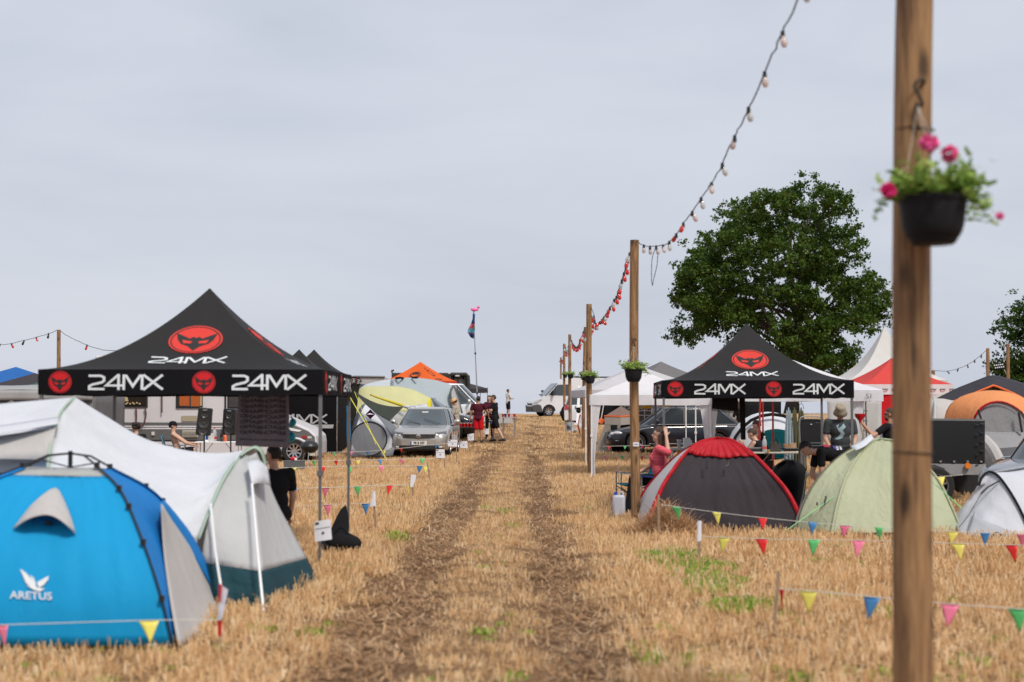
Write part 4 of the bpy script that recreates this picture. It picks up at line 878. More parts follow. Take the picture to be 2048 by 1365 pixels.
P_(t, 'window_panel', loft([resample(WP([(-70, 880, 12.40), (0, 872, 12.42), (112, 856, 12.42)]), 12), resample(WP([(-70, 925, 12.2), (0, 918, 12.2), (99, 920, 12.22)]), 12)], 3), BEIGE)
rod(t, 'hoop_pole', [p + V((.0, -.02, 0)) for p in curve([(95, 960, 12.08), (100, 905, 12.25), (112, 850, 12.6), (128, 818, 12.95), (150, 795, 13.6)])], .012, MINT)
HL = curve([(484, 905, 13.8), (452, 952, 13.2), (426, 1008, 12.75), (410, 1075, 12.5), (403, 1126, 12.45)]); HC = curve([(500, 912, 13.6), (507, 985, 13.1), (515, 1070, 12.75), (521, 1143, 12.5)]); HR = curve([(520, 898, 14.0), (545, 985, 14.0), (583, 1060, 14.1), (614, 1117, 14.1)])
P_(t, 'vestibule_wall', loft([HL, HC], 8, .04), TG); P_(t, 'vestibule_wall', loft([HC, HR], 8, .03), TG)
SK0 = resample([HL[-1], HC[-1], HR[-1]], 20); SK1 = resample(WP([(430, 1196, 12.3), (480, 1205, 12.4), (527, 1219, 12.3), (565, 1205, 12.9), (637, 1163, 14.1)]), 20)
P_(t, 'skirt', loft([SK0, SK1], 5, .0), TEAL)
P_(t, 'mud_flap', loft([resample([Bt[-3], Bt[-1], HL[-1]], 10), resample(WP([(385, 1190, 12.4), (400, 1196, 12.4), (430, 1197, 12.3)]), 10)], 4), TEAL)
P_(t, 'door_flap', loft([curve([(494, 925, 13.3), (515, 920, 13.5), (536, 935, 13.7)], 10), curve([(504, 970, 12.95), (520, 966, 13.1), (541, 972, 13.4)], 10)], 3, -.02), TW)
P_(t, 'edge_trim', loft([curve([(476, 913, 13.75), (492, 899, 13.9), (512, 892, 13.98), (526, 902, 14), (535, 930, 14)]), curve([(483, 912, 13.6), (495, 903, 13.7), (510, 897, 13.8), (522, 908, 13.85), (529, 932, 13.9)])], 2), MINT)
P_(t, 'edge_trim', loft([curve([(476, 913, 13.72), (448, 952, 13.15), (422, 1008, 12.7), (396, 1078, 12.35)]), curve([(482, 913, 13.70), (454, 953, 13.12), (427, 1010, 12.68), (401, 1078, 12.33)])], 2, off=(0, -.03, 0)), MINT)
rod(t, 'white_pole', [W(421, 1008, 12.55), W(430, 1100, 12.35), W(447, 1205, 12.1)], .012, WHITE); rod(t, 'white_pole', [W(504, 968, 12.9), W(514, 1090, 12.4), W(527, 1222, 12.1)], .012, WHITE)
# --- red and grey dome
DKG = fab('tent_dark_grey', (.040, .033, .040), trans=.03, bump=.7, crease=.12, bscale=2.0, rough=.7, spec=.15, stretch=(1.4, 1.4, .5)); RED = fab('tent_red', (.46, .008, .018), trans=.12, bump=.9, bscale=5, rough=.5); SILV = fab('tent_silver', (.56, .55, .56), trans=.1, bump=.4)
t = tent('red and dark grey dome tent at right of the straw heap', (2.9, 20.4), group=None)
A1 = curve([(1432, 876, 20.6), (1396, 886, 20.35), (1370, 908, 20.2), (1348, 937, 20.1), (1326, 971, 20.0), (1303, 1025, 19.9), (1296, 1052, 19.9)], 30)
B1 = curve([(1432, 876, 20.6), (1462, 880, 20.4), (1505, 908, 20.1), (1551, 955, 19.8), (1577, 988, 19.7), (1598, 1030, 19.6), (1614, 1066, 19.5)], 30)
B2 = curve([(1432, 876, 20.6), (1399, 884, 20.9), (1352, 913, 21.2), (1305, 962, 21.5), (1283, 995, 21.6), (1270, 1032, 21.7)], 30)
A2 = curve([(1432, 876, 20.6), (1470, 884, 21), (1510, 920, 21.5), (1545, 985, 21.7), (1560, 1035, 21.8)], 30)
P_(t, 'front_panel', loft([A1, B1], 24, .05, a=.0), DKG); P_(t, 'side_panel', loft([A1, B2], 8, .03), SILV); P_(t, 'side_panel', loft([B1, A2], 8, .03), DKG); P_(t, 'back_panel', loft([A2, B2], 8, .03), DKG)
can = loft([A1, B1], 24, .05, a=.0, b=.36, off=(0, -.02, .006), wr=.004)
for j, r_ in enumerate(can): 
    for i in range(len(r_)): r_[i] = r_[i] + V((0, -.03 - .02 * sin(j * 1.1), 0)) * (i / len(r_)) + V((0, 0, -.03 * (i / len(r_)) ** 4 * abs(sin(j * .17))))
P_(t, 'canopy', can, RED)
for c_ in (A1, B1, B2, A2):
    mb = MB(); mb.grid([[p + V((-.034, -.02, .0)), p + V((-.015, -.045, .015)), p + V((.015, -.045, .015)), p + V((.034, -.02, 0))] for p in c_]); mb.build('pole_sleeve', RED, t, True, smooth='all')
rod(t, 'toggle_cord', [W(1414, 921, 19.95), W(1413, 935, 19.9), W(1415, 938, 19.9)], .010, BLACK); rod(t, 'toggle_cord', [W(1458, 920, 19.9), W(1456, 933, 19.85), W(1452, 932, 19.85)], .010, BLACK)
# --- pale green dome
GRN = fab('tent_pale_green', (.47, .50, .34), trans=.2, bump=1.0, bscale=2.6, stretch=(1.2, 1.2, .5)); GTR = fab('tent_taupe', (.20, .185, .17), trans=.05)
t = tent('pale green dome tent between the red tent and the white tent', (5.0, 19.8))
C0 = (1757, 879, 20.3)
GL = curve([C0, (1735, 884, 20.1), (1690, 905, 19.9), (1650, 940, 19.7), (1618, 985, 19.6), (1598, 1030, 19.5), (1590, 1066, 19.5)], 30)
GF = curve([C0, (1742, 886, 20.0), (1715, 915, 19.7), (1690, 960, 19.4), (1674, 1010, 19.1), (1662, 1070, 18.9)], 30)
GG = curve([C0, (1770, 885, 20.0), (1790, 925, 19.6), (1800, 980, 19.2), (1805, 1070, 18.7)], 30)
GR = curve([C0, (1795, 886, 20.1), (1835, 915, 20), (1875, 960, 19.7), (1903, 1015, 19.4), (1924, 1068, 19.2)], 30)
GB = curve([C0, (1780, 890, 21), (1820, 950, 21.6), (1840, 1040, 21.8)], 30); GB2 = curve([C0, (1730, 890, 21), (1690, 950, 21.6), (1660, 1040, 21.8)], 30)
P_(t, 'side_panel', loft([GL, GF], 8, .03), GRN); P_(t, 'front_panel', loft([GF, GG], 10, .04), GRN); P_(t, 'front_panel', loft([GG, GR], 10, .04), GRN); P_(t, 'back_panel', loft([GR, GB, GB2, GL], 5, .02), GRN)
for c_ in (GF, GR): rod(t, 'pole_sleeve', [p + V((0, -.015, .01)) for p in c_], .016, GRN)
P_(t, 'edge_trim', loft([[p + V((-.03, 0, -.01)) for p in GL], [p + V((.0, -.02, .015)) for p in GL]], 2), GTR)
P_(t, 'vent_flap', loft([resample(WP([(1700, 893, 19.8), (1722, 883, 19.9), (1742, 868, 20.1)]), 8), resample(WP([(1712, 901, 19.6), (1730, 893, 19.7), (1748, 878, 20.0)]), 8)], 3), TW)
for a_, b_ in (((1680, 985), (1676, 1000)), ((1652, 993), (1648, 1010)), ((1634, 1006), (1634, 1010)), ((1665, 1020), (1664, 1024))): rod(t, 'toggle', [W(*a_, 19.25), W(*b_, 19.2)], .012, BLACK)
P_(t, 'groundsheet', loft([resample(WP([(1660, 1066, 18.9), (1805, 1066, 18.68), (1926, 1066, 19.15)]), 12), resample(WP([(1658, 1074, 18.85), (1805, 1074, 18.64), (1928, 1073, 19.1)]), 12)], 1), BLACKCLOTH)
GUY = plast('guy_neon_green', (.25, .62, .25)); GUYY = plast('guy_yellow', (.72, .66, .08))
rod(t, 'guy_rope', [W(1672, 990, 19.3), W(1572, 1062, 18.9)], .006, GUY); rod(t, 'guy_rope', [W(1860, 960, 19.2), W(1925, 1018, 18.6)], .006, GUY)
# --- white tent, far right
WT2 = fab('tent_white_two', (.62, .635, .69), trans=.2, bump=.8, bscale=2.2); WT3 = fab('tent_lilac_grey', (.44, .45, .50), trans=.15)
t = tent('low white tunnel tent at the right edge of the photo', (6.9, 19))
h1 = curve([(1957, 972, 19.2), (1964, 955, 19.3), (1978, 945, 19.4), (1997, 955, 19.2), (2024, 993, 18.9), (2046, 1035, 18.7), (2062, 1075, 18.6)]); h0 = curve([(1908, 1033, 19.5), (1912, 1055, 19.2), (1930, 1076, 18.6), (1975, 1080, 18.5), (2020, 1082, 18.4), (2060, 1083, 18.4)])
h2 = curve([(2100, 925, 20.6), (2120, 915, 20.7), (2150, 912, 20.7), (2170, 930, 20.4), (2190, 980, 19.8), (2200, 1030, 19.3), (2210, 1075, 19.1)]); h3 = curve([(1957, 972, 19.2), (1972, 985, 20.4), (1985, 1010, 20.9), (1990, 1040, 21)])
P_(t, 'vestibule', loft([h1, h0], 10, .05), WT2); P_(t, 'roof', loft([h1, h2], 10, .08), WT2); P_(t, 'lower_panel', loft([[p + V((0, -.015, 0)) for p in resample([h1[i].lerp(h0[i], .62) for i in range(8, 24)], 12)], [p + V((0, -.02, 0)) for p in h0[12:]]], 4), WT3)
rod(t, 'hoop_pole', [p + V((-.005, -.03, .01)) for p in h1], .017, BLACKCLOTH)
rod(t, 'zip_trim', [W(1962, 988, 18.95), W(1975, 975, 19.0), W(1999, 962, 19.1)], .012, DKG); rod(t, 'seam', [W(1962, 988, 18.95), W(1938, 1030, 18.8), W(1918, 1055, 18.9)], .004, DKG); rod(t, 'peg_loop', smooth_line(WP([(1982, 1078, 18.2), (1990, 1066, 18.2), (2000, 1068, 18.2), (2004, 1080, 18.2)])), .008, BLACK)
P_(t, 'back_panel', loft([curve([(1978, 945, 19.4), (2060, 930, 20.2), (2150, 912, 20.7)]), curve([(1990, 1000, 21.2), (2080, 1000, 21.5), (2160, 1000, 21.6)])], 6), WT2)
# --- orange and grey tunnel tent
OR2 = fab('tent_orange', (.88, .37, .14), trans=.3, bump=1.0, bscale=2.0); GR2 = fab('tent_mid_grey', (.30, .305, .32), trans=.12, bump=1.0, bscale=2.2); GR3 = fab('tent_slate', (.10, .10, .11), trans=.05, bump=.8)
t = tent('tall orange and grey tunnel tent with an arched door behind the trailer', (9.6, 28.5))
oa = curve([(1884, 990, 29), (1884, 900, 29), (1890, 830, 29), (1908, 802, 29), (1940, 787, 29), (1985, 781, 29), (2030, 788, 29), (2068, 812, 29), (2090, 860, 29), (2098, 985, 29)], 40)
ia = curve([(1945, 985, 27.8), (1940, 900, 27.8), (1947, 840, 27.8), (1958, 818, 27.8), (1978, 805, 27.8), (2002, 802, 27.8), (2028, 812, 27.8), (2050, 832, 27.8), (2064, 880, 27.8), (2070, 985, 27.8)], 40)
P_(t, 'orange_canopy', loft([oa, ia], 6, -.02), OR2)
P_(t, 'roof', loft([oa, [p + V((.8, 2.2, -.3)) for p in oa]], 3), OR2)
fa = [p + V((0, .04, 0)) for p in ia]; ctr = W(2003, 900, 28.0)
P_(t, 'front_panel', [[p.lerp(V((ctr.x, p.y, min(p.z, ctr.z + .3))), k / 8) for p in fa] for k in range(9)], GR2)
P_(t, 'lower_panel', loft([resample(WP([(1948, 905, 27.6), (2000, 897, 27.5), (2048, 893, 27.5), (2100, 892, 27.6)]), 10), resample(WP([(1975, 985, 27.3), (2010, 985, 27.2), (2050, 985, 27.2), (2110, 985, 27.3)]), 10)], 4), GR3)
P_(t, 'mid_panel', loft([resample(WP([(1950, 862, 27.85), (2000, 865, 27.8), (2075, 862, 27.8)]), 10), resample(WP([(1948, 907, 27.62), (2000, 899, 27.5), (2080, 893, 27.5)]), 10)], 4, .05), GR2)
P_(t, 'door_arch_trim', loft([[p + V((-.015, -.02, -.0)) for p in ia[5:-5]], [p + V((.015, -.02, -.035)) for p in ia[5:-5]]], 1), RED)
rod(t, 'door_strap', WP([(1956, 820, 27.7), (1962, 838, 27.7)]), .02, DKG); rod(t, 'door_strap', WP([(2037, 825, 27.7), (2044, 865, 27.7)]), .022, DKG)
rod(t, 'flysheet_foot', smooth_line(WP([(1966, 880, 27.2), (1985, 900, 26.8), (1998, 925, 26.6)])), .12, BEIGE, 8)
# --- black tent with orange piping
BK2 = fab('tent_black', (.030, .027, .035), trans=.05, bump=.8, bscale=2); OLV = fab('tent_khaki', (.17, .165, .12), trans=.1)
t = tent('black roofed tent with orange piping rising behind the orange tent', (11.4, 34))
r0 = resample(WP([(1873, 797, 33), (1915, 776, 33), (1981, 750, 33), (2040, 768, 33), (2100, 790, 33)]), 20); r1 = resample(WP([(1884, 812, 32), (1940, 790, 32), (1987, 771, 32), (2032, 790, 32), (2075, 815, 32)]), 20); rb_ = [p + V((1.2, 3, .05)) for p in r0]
P_(t, 'roof', loft([rb_, r0], 3, .05), BK2); P_(t, 'front_flap', loft([r0, r1], 3, .03), BK2)
rod(t, 'piping', [p + V((0, -.02, 0)) for p in r1], .025, plast('piping_orange', (.75, .14, .03)), 6)
P_(t, 'front_panel', loft([[p + V((0, .1, -.0)) for p in r1], [V((lerp(p.x, 11.2, .1), p.y + .1, .15)) for p in r1]], 5), OLV); P_(t, 'side_panel', loft([[r1[0] + V((0, .1, 0)), rb_[0]], [V((r1[0].x, 32.1, .1)), V((rb_[0].x, rb_[0].y, .1))]], 3), BK2)
# --- beige tent next to it
t = tent('beige dome tent tucked between the foreground pole and the orange tent', (9.1, 31))
a_ = W(1868, 796, 31)
P_(t, 'dome', [[V((a_.x + (1.35 * sin(pi / 2 * j / 10)) * cos(2 * pi * i / 28), 31 + 1.2 * sin(pi / 2 * j / 10) * sin(2 * pi * i / 28), gz(9, 31) + (a_.z) * (1 - (1 - cos(pi / 2 * j / 10)) ** 1.15) + .01)) for i in range(29)] for j in range(11)], BEIGE); rod(t, 'seam', smooth_line([W(1868, 796, 30.9), W(1870, 815, 30.3), W(1869, 845, 29.9)]), .03, TG)
# --- left middle group
PB = fab('tent_ice_blue', (.42, .485, .52), trans=.2, bump=.5, bscale=1.2); PBW = fab('tent_ice_white', (.56, .60, .66), trans=.2)
t = tent('ice blue tunnel tent behind the yellow tent and the silver car', (-7.2, 61.0))
top = curve([(700, 800, 60.0), (725, 773, 60.0), (750, 764, 60.0), (778, 759, 60.0), (807, 756, 60.0), (835, 756, 60.0), (865, 760, 60.0), (891, 766, 60.0), (908, 774, 60.0)], 34); bot = [V((p.x, 59.0, gz(p.x, 59.0) + .02)) for p in top]; mid = [V((lerp(a.x, b.x, .5), 59.1, lerp(a.z, b.z, .45))) for a, b in zip(top, bot)]
bk = [V((p.x, 62.5, gz(p.x, 62.0))) for p in top]
P_(t, 'roof', loft([bk, top, mid, bot], 5, -.05, b=.46), PBW); P_(t, 'roof', loft([bk, top, mid, bot], 5, -.05, a=.42), PB)
rod(t, 'hoop_pole', smooth_line(WP([(903, 812, 59.0), (901, 786, 59.2), (904, 777, 59.6), (908, 774, 60.0), (915, 793, 59.6), (924, 826, 59.3)])), .045, GR3)
P_(t, 'door_net', loft([curve([(901, 812, 59.0), (901, 788, 59.2), (907, 775, 59.8)]), curve([(924, 826, 59.3), (916, 797, 59.5), (908, 775, 60.0)])], 3), NET)
t2 = [W(792, 757, 59.9), W(800, 756, 59.6), W(806, 757, 59.9)]; rod(t, 'vent_gap', t2, .05, BLACKCLOTH); rod(t, 'vent_gap', [W(824, 755.5, 59.9), W(835, 756, 59.6)], .04, BLACKCLOTH)
YL = fab('tent_lemon', (.66, .65, .36), trans=.25, bump=.5, bscale=1.5); YL2 = fab('tent_yellow', (.72, .62, .04), trans=.2)
t = tent('lemon yellow tunnel tent in front of the ice blue tent', (-7.5, 53.2))
top = curve([(700, 790, 52.7), (725, 775, 52.7), (759, 773, 52.7), (789, 773, 52.7), (821, 778, 52.7), (843, 787, 52.7), (862, 797, 52.7)], 34); bot = [V((p.x, 51.6, gz(p.x, 51.2) + .02)) for p in top]; mid = [V((lerp(a.x, b.x, .5), 51.8, lerp(a.z, b.z, .42))) for a, b in zip(top, bot)]; bk = [V((p.x, 55.2, gz(p.x, 55.2))) for p in top]
P_(t, 'roof', loft([bk, top, mid], 5, -.04), YL); P_(t, 'lower_panel', loft([mid, bot], 4, 0), TG)
P_(t, 'trim_band', loft([curve([(740, 788, 51.8), (760, 795, 51.7), (803, 808, 51.6), (822, 819, 51.5)]), curve([(740, 791, 51.8), (760, 799, 51.7), (803, 814, 51.6), (828, 823, 51.5)])], 2), YL2)
P_(t, 'door_edge', loft([curve([(862, 797, 52.5), (857, 800, 52.1), (855, 822, 51.7)]), curve([(862, 797, 52.5), (864, 808, 52.2), (859, 825, 51.7)])], 3), YL2); P_(t, 'door_net', loft([curve([(862, 797, 52.5), (860, 812, 52.2), (858, 825, 51.7)]), curve([(862, 797, 52.5), (867, 810, 52.2), (872, 824, 51.7)])], 3), NET)
P_(t, 'white_panel', loft([curve([(803, 812, 46.35), (828, 811, 51.5), (855, 808, 51.6)]), curve([(826, 824, 51.4), (840, 826, 51.4), (856, 824, 51.5)])], 2), TW)
PUR = fab('tent_purple', (.11, .02, .09)); GRT = fab('tent_cool_grey', (.19, .205, .23), trans=.12, bump=.8, bscale=2)
t = tent('white and grey dome tent with a purple diamond beside the silver car', (-4.6, 45.5))
ap = (733, 806, 45.5); e1 = curve([ap, (757, 822, 45.4), (779, 842, 45.2), (795, 862, 45), (790, 885, 44.9), (787, 913, 44.8)]); e2 = curve([ap, (745, 822, 44.9), (768, 850, 44.5), (784, 878, 44.3), (789, 899, 44.2), (782, 914, 44.2)]); e3 = curve([ap, (724, 822, 44.8), (714, 850, 44.4), (706, 880, 44.2), (700, 914, 44.1)]); e4 = curve([ap, (720, 815, 46), (705, 850, 46.6), (695, 905, 46.8)])
P_(t, 'front_panel', loft([e3, e2], 10, .02), TW); P_(t, 'side_panel', loft([e2, e1], 5, .02), GRT); P_(t, 'back_panel', loft([e1, e4, e3], 4, .02), GRT)
P_(t, 'lower_panel', loft([curve([(752, 905, 44.0), (775, 900, 44.05), (789, 893, 44.1)], 8), curve([(752, 914, 43.9), (772, 913, 43.9), (786, 912, 44)], 8)], 2), GRT)
dm = lambda a, b: W(740.7 + a * 9.5, 829 + b * 10, 44.4 + .1 * b)
P_(t, 'diamond_hood', [[dm(-1, 0), dm(0, -1), dm(1, 0)], [dm(-1, .1), dm(0, -.25) + V((0, -.1, 0)), dm(1, .1)]], PUR); patchq(t, 'diamond_print', [dm(-1, .05), dm(1, .05), dm(0, 1)], PUR)
cc = W(738, 878, 43.6); mb = MB(); mb.grid([[cc + V((.55 * r_ / 5 * cos(2 * pi * i / 30), -.03 * (1 - r_ / 5), .55 * .95 * r_ / 5 * sin(2 * pi * i / 30))) for i in range(31)] for r_ in range(1, 6)]); mb.poly([cc + V((.11 * cos(2 * pi * i / 30), -.024, .105 * sin(2 * pi * i / 30))) for i in range(30)]); mb.build('round_door', GRT, t, True, smooth='all')
rod(t, 'door_piping', [cc + V((.55 * cos(2 * pi * i / 30), -.01, .52 * sin(2 * pi * i / 30))) for i in range(-8, 16)], .018, BLACKCLOTH)
# tarp
OLD = fab('tarp_olive', (.035, .042, .032), trans=.05, bump=.9, bscale=2)
t = thing('shade_tarp', 'dark olive tarp stretched from the black canopy corner over the diamond tent', 'tarp', W(779, 842, 42.5)); a_, b_, c_ = W(706, 781, 44.6), W(807, 814, 43.9), W(779, 843, 43.2)
P_(t, 'cloth', [[a_.lerp(b_.lerp(c_, v), u) + V((0, 0, -.16 * sin(pi * u) * (1 - .3 * v))) for v in [i / 8 for i in range(9)]] for u in [j / 14 + .001 for j in range(15)]], OLD)
rod(t, 'guy_rope', [W(696, 788, 41.2), W(773, 919, 40.2)], .012, GUYY); rod(t, 'guy_rope', [W(709, 784, 41.2), W(744, 870, 40.8), W(752, 889, 40.6)], .007, GUYY)
# awning beside the motorhome
LG = fab('awning_grey', (.36, .36, .37), trans=.1, bump=.5, bscale=1.2); DG = fab('awning_dark', (.15, .148, .155), trans=.05, bump=.8, bscale=3)
t = tent('long grey awning attached left of the white motorhome', (-12.5, 38), 'awning', name='grey_awning')
A0 = W(-110, 779, 40).x; A1x = W(209, 779, 38).x; zt = W(0, 781, 37).z
mb = MB(); mb.grid([[V((lerp(A0, A1x, i / 16), 37 + 3 * j / 4, zt + .02 * sin(i * .8) + .18 * j / 4)) for i in range(17)] for j in range(5)]); mb.build('roof', LG, t, True, smooth='all', thick=.01)
mb = MB(); mb.grid([[V((lerp(A0, A1x, i / 40), 36.98 - .03 * sin(i * 1.0), lerp(zt, zt - .26, j / 3))) for i in range(41)] for j in range(4)]); mb.build('valance', LG, t, True, smooth='all', thick=.01)
mb = MB(); mb.grid([[V((lerp(A0, A1x, i / 60), 37.04 - .04 * sin(i * 1.5), lerp(zt - .2, .02, j / 6))) for i in range(61)] for j in range(7)]); mb.grid([[V((A1x - .01 + .03 * sin(i * 2), lerp(37.05, 40, i / 14), lerp(zt, .02, j / 6))) for i in range(15)] for j in range(7)]); mb.build('wall', DG, t, True, smooth='all', thick=.01)
# brown tent under the white party tent
BRN = fab('tent_brown', (.20, .135, .105), trans=.1, bump=.5); BRL = fab('tent_sand', (.33, .29, .25), trans=.1, bump=.6)
t = tent('brown and sand coloured frame tent with orange trim behind the dark car bonnet', (3.4, 48.5))
pk = W(1242, 813, 49); ev = [W(1213, 831, 48), W(1242, 832, 47.6), W(1268, 830, 48), W(1262, 826, 50), W(1222, 826, 50)]
mb = MB(); mb.add([pk] + ev, [(0, 1 + i, 1 + (i + 1) % 5) for i in range(5)]); mb.build('roof', BRN, t, True, thick=.02)
e2_ = [p + V((0, 0, -.03)) + (p - V((pk.x, p.y, p.z))) * .12 for p in ev]; e3_ = [p + V((0, -.1, -.28)) for p in e2_]
mb = MB(); mb.grid([e2_ + [e2_[0]], e3_ + [e3_[0]]]); mb.build('valance', BRL, t, True, thick=.01)
rod(t, 'orange_trim', e2_[:3], .03, MC['piping_orange']); rod(t, 'orange_sleeve', WP([(1200, 847, 47.6), (1206, 838, 47.6)]), .09, MC['piping_orange'], 8)
mb = MB(); gl = lambda p, k: V((p.x + k, p.y, gz(p.x, p.y)))
mb.grid([[e3_[4], e3_[0], e3_[1]], [gl(e3_[4], -.5), gl(e3_[0], -.35), gl(e3_[1], -.3)]]); mb.grid([[e3_[2], e3_[3]], [gl(e3_[2], .1), gl(e3_[3], .3)]]); mb.build('wall', BRL, t, True)
mb = MB(); mb.grid([[e3_[1] + V((-.35, -.03, 0)), e3_[2] + V((0, -.03, 0))], [gl(e3_[1], -.3) + V((0, -.05, 0)), gl(e3_[2], .05) + V((0, -.05, 0))]]); mb.build('doorway_shade', BLACKCLOTH, t, True)  # black sheet imitates the shade inside the open doorway
t = thing('windbreak', 'black upright tent panel behind the brown frame tent', 'windbreak', G(1220, 51)); mb = MB(); mb.grid([[W(lerp(1198, 1240, i / 6), lerp(803, 850, j / 4), 51 + .04 * sin(i * 2)) for i in range(7)] for j in range(5)]); mb.build('sheet', BLACKCLOTH, t, True, thick=.02); rod(t, 'guy_rope', WP([(1202, 840, 50.8), (1208, 806, 50.8)]), .02, ROPE)
t = thing('windowed_wall', 'white party tent wall with arched windows and a yellow banner strip', 'tent wall', G(1310, 52)); mb = MB(); mb.grid([[W(lerp(1240, 1390, i / 20), lerp(803, 862, j / 6), 52 + .03 * sin(i)) for i in range(21)] for j in range(7)]); mb.build('sheet', BEIGE, t, True)
mb = MB(); mk = MB()
for cx_ in (1250, 1289, 1322, 1360):
    arc = [W(cx_ - 13 + 26 * i / 10, 822 - 9 * sin(pi * i / 10), 51.8) for i in range(11)]; mb.add(arc + [W(cx_ + 13, 846, 51.8), W(cx_ - 13, 846, 51.8)], [tuple(range(13))])
    for q in ([W(cx_, 812, 51.75), W(cx_, 846, 51.75)], [W(cx_ - 13, 831, 51.75), W(cx_ + 13, 831, 51.75)], [W(cx_ - 13, 822, 51.75), W(cx_ + 13, 822, 51.75)], [W(cx_ - 9, 816, 51.75), W(cx_, 822, 51.75), W(cx_ + 9, 816, 51.75)]): mk.tube(q, .02, 4)
mb.build('window', mat('clear_foil', (.12, .12, .125), rough=.2, var=.3, vscale=2), t, True); mk.build('glazing_bars', WHITE, t, True)
t = thing('yellow_banner', 'yellow printed banner strip hanging on the windowed tent wall', 'banner', W(1310, 812, 51.5)); P_(t, 'sheet', [[W(lerp(1283, 1338, i / 10), lerp(807, 817, j / 2) + .5 * sin(i), 51.5) for i in range(11)] for j in range(3)], mat('banner_yellow', (.72, .42, .02), rough=.6), .02)
mb = MB(); [mb.box(W(1290 + k * 4.2, 811 + (k % 2), 51.4), (.05, .01, .04)) for k in range(5)]; mb.box(W(1310.5, 810, 51.4), (.10, .01, .08)); mb.build('print', plast('print_green', (.05, .3, .03)), t, True)
# grey beige tent side behind the seated men
t = tent('grey dome tent side arching behind the seated men', (7.9, 52.5)); P_(t, 'dome', [[V((W(1462, 800, 52.5).x + 1.2 * sin(pi / 2 * j / 8) * cos(2 * pi * i / 24), 52.5 + 1.2 * sin(pi / 2 * j / 8) * sin(2 * pi * i / 24), gz(7.9, 52.5) + 1.75 * cos(pi / 2 * j / 8) ** .9)) for i in range(25)] for j in range(9)], fab('tent_greige', (.24, .23, .22), trans=.1))
t = tent('white dome tent with a black arch far behind the hanging dresses', (7.6, 44)); P_(t, 'dome', [[V((W(1535, 800, 44).x + 1.3 * sin(pi / 2 * j / 8) * cos(2 * pi * i / 24), 44 + 1.2 * sin(pi / 2 * j / 8) * sin(2 * pi * i / 24), gz(7.6, 44) + 1.45 * cos(pi / 2 * j / 8) ** .9)) for i in range(25)] for j in range(9)], TW); rod(t, 'hoop_pole', [V((W(1535, 800, 44).x + 1.3 * cos(pi * i / 12), 43.2, gz(7.6, 44) + 1.38 * sin(pi * i / 12))) for i in range(13)], .05, BLACKCLOTH)
t = thing('dark_windbreak', 'dark cloth panel hanging far behind the seated men', 'cloth panel', G(1525, 47)); P_(t, 'sheet', [[W(lerp(1488, 1562, i / 8), lerp(795, 880, j / 4), 47 + .05 * sin(i * 2)) for i in range(9)] for j in range(5)], BLACKCLOTH, .02)
# ------------------------------------------------------------ vehicles
CHROME = mat('chrome', (.62, .63, .64), rough=.12, metal=1, var=0); ALLOY = mat('alloy', (.55, .55, .57), rough=.3, metal=.9, var=.04); LAMP = mat('lamp_glass', (.55, .57, .6), rough=.06, coat=1, var=.1, vscale=60); LAMPD = mat('lamp_smoked', (.10, .10, .11), rough=.06, coat=1, var=.3, vscale=40)
TAIL = mat('tail_lamp_red', (.42, .01, .012), rough=.12, coat=1, var=.05); TRIM = plast('trim_black', (.018, .018, .02), .55); PLATE = plast('plate_white', (.72, .72, .70), .4); EUBLUE = plast('plate_blue', (.01, .06, .35), .4); AMBER = plast('lamp_amber', (.8, .22, .02), .3)
def interp(pts, x):
    pts = sorted(pts)
    if x <= pts[0][0]: return pts[0][1]
    for a, b in zip(pts, pts[1:]):
        if x <= b[0]: t = (x - a[0]) / (b[0] - a[0]); return a[1] + (b[1] - a[1]) * t
    return pts[-1][1]
def wheel(t, x, y, r, wd=.2, style=5, dark=False, side=1, rimr=.66):
    s_ = 1 if y > 0 else -1; M_ = Matrix.Rotation(-pi / 2 * s_, 3, 'X')
    mb = MB(); mb.lathe([(r * .62, -wd / 2), (r * .93, -wd / 2), (r, -wd * .36), (r, wd * .36), (r * .93, wd / 2), (r * rimr * 1.02, wd / 2), (r * rimr, wd * .30), (r * rimr, -.02), (.001, -.02)], (x, y, r), 32, M_); w_ = mb.build('wheel', RUBBER, t, smooth=True)
    mb = MB(); mb.lathe([(r * rimr * .98, wd * .42), (r * rimr * 1.03, wd * .47), (r * rimr * .93, wd * .46), (r * rimr * .90, wd * .30)], (x, y, r), 32, M_, cap=False)
    for k in range(style):
        a = 2 * pi * k / style + .3; rr = r * rimr; da = (.20 if style < 8 else .13)
        def q(ra, an, h): return M_ @ V((ra * cos(an), ra * sin(an), h)) + V((x, y, r))
        vs = [q(rr * .14, a - .9, wd * .36), q(rr * .93, a - da * .8, wd * .44), q(rr * .93, a + da * .8, wd * .44), q(rr * .14, a + .9, wd * .36), q(rr * .14, a - .9, wd * .24), q(rr * .93, a - da, wd * .30), q(rr * .93, a + da, wd * .30), q(rr * .14, a + .9, wd * .24)]
        mb.add(vs, [(0, 1, 2, 3), (0, 4, 5, 1), (1, 5, 6, 2), (2, 6, 7, 3)])
    mb.lathe([(rr * .2, wd * .3), (rr * .2, wd * .40), (.001, wd * .42)], (x, y, r), 14, M_); mb.build('rim', TRIM if dark else ALLOY, w_, smooth=True)
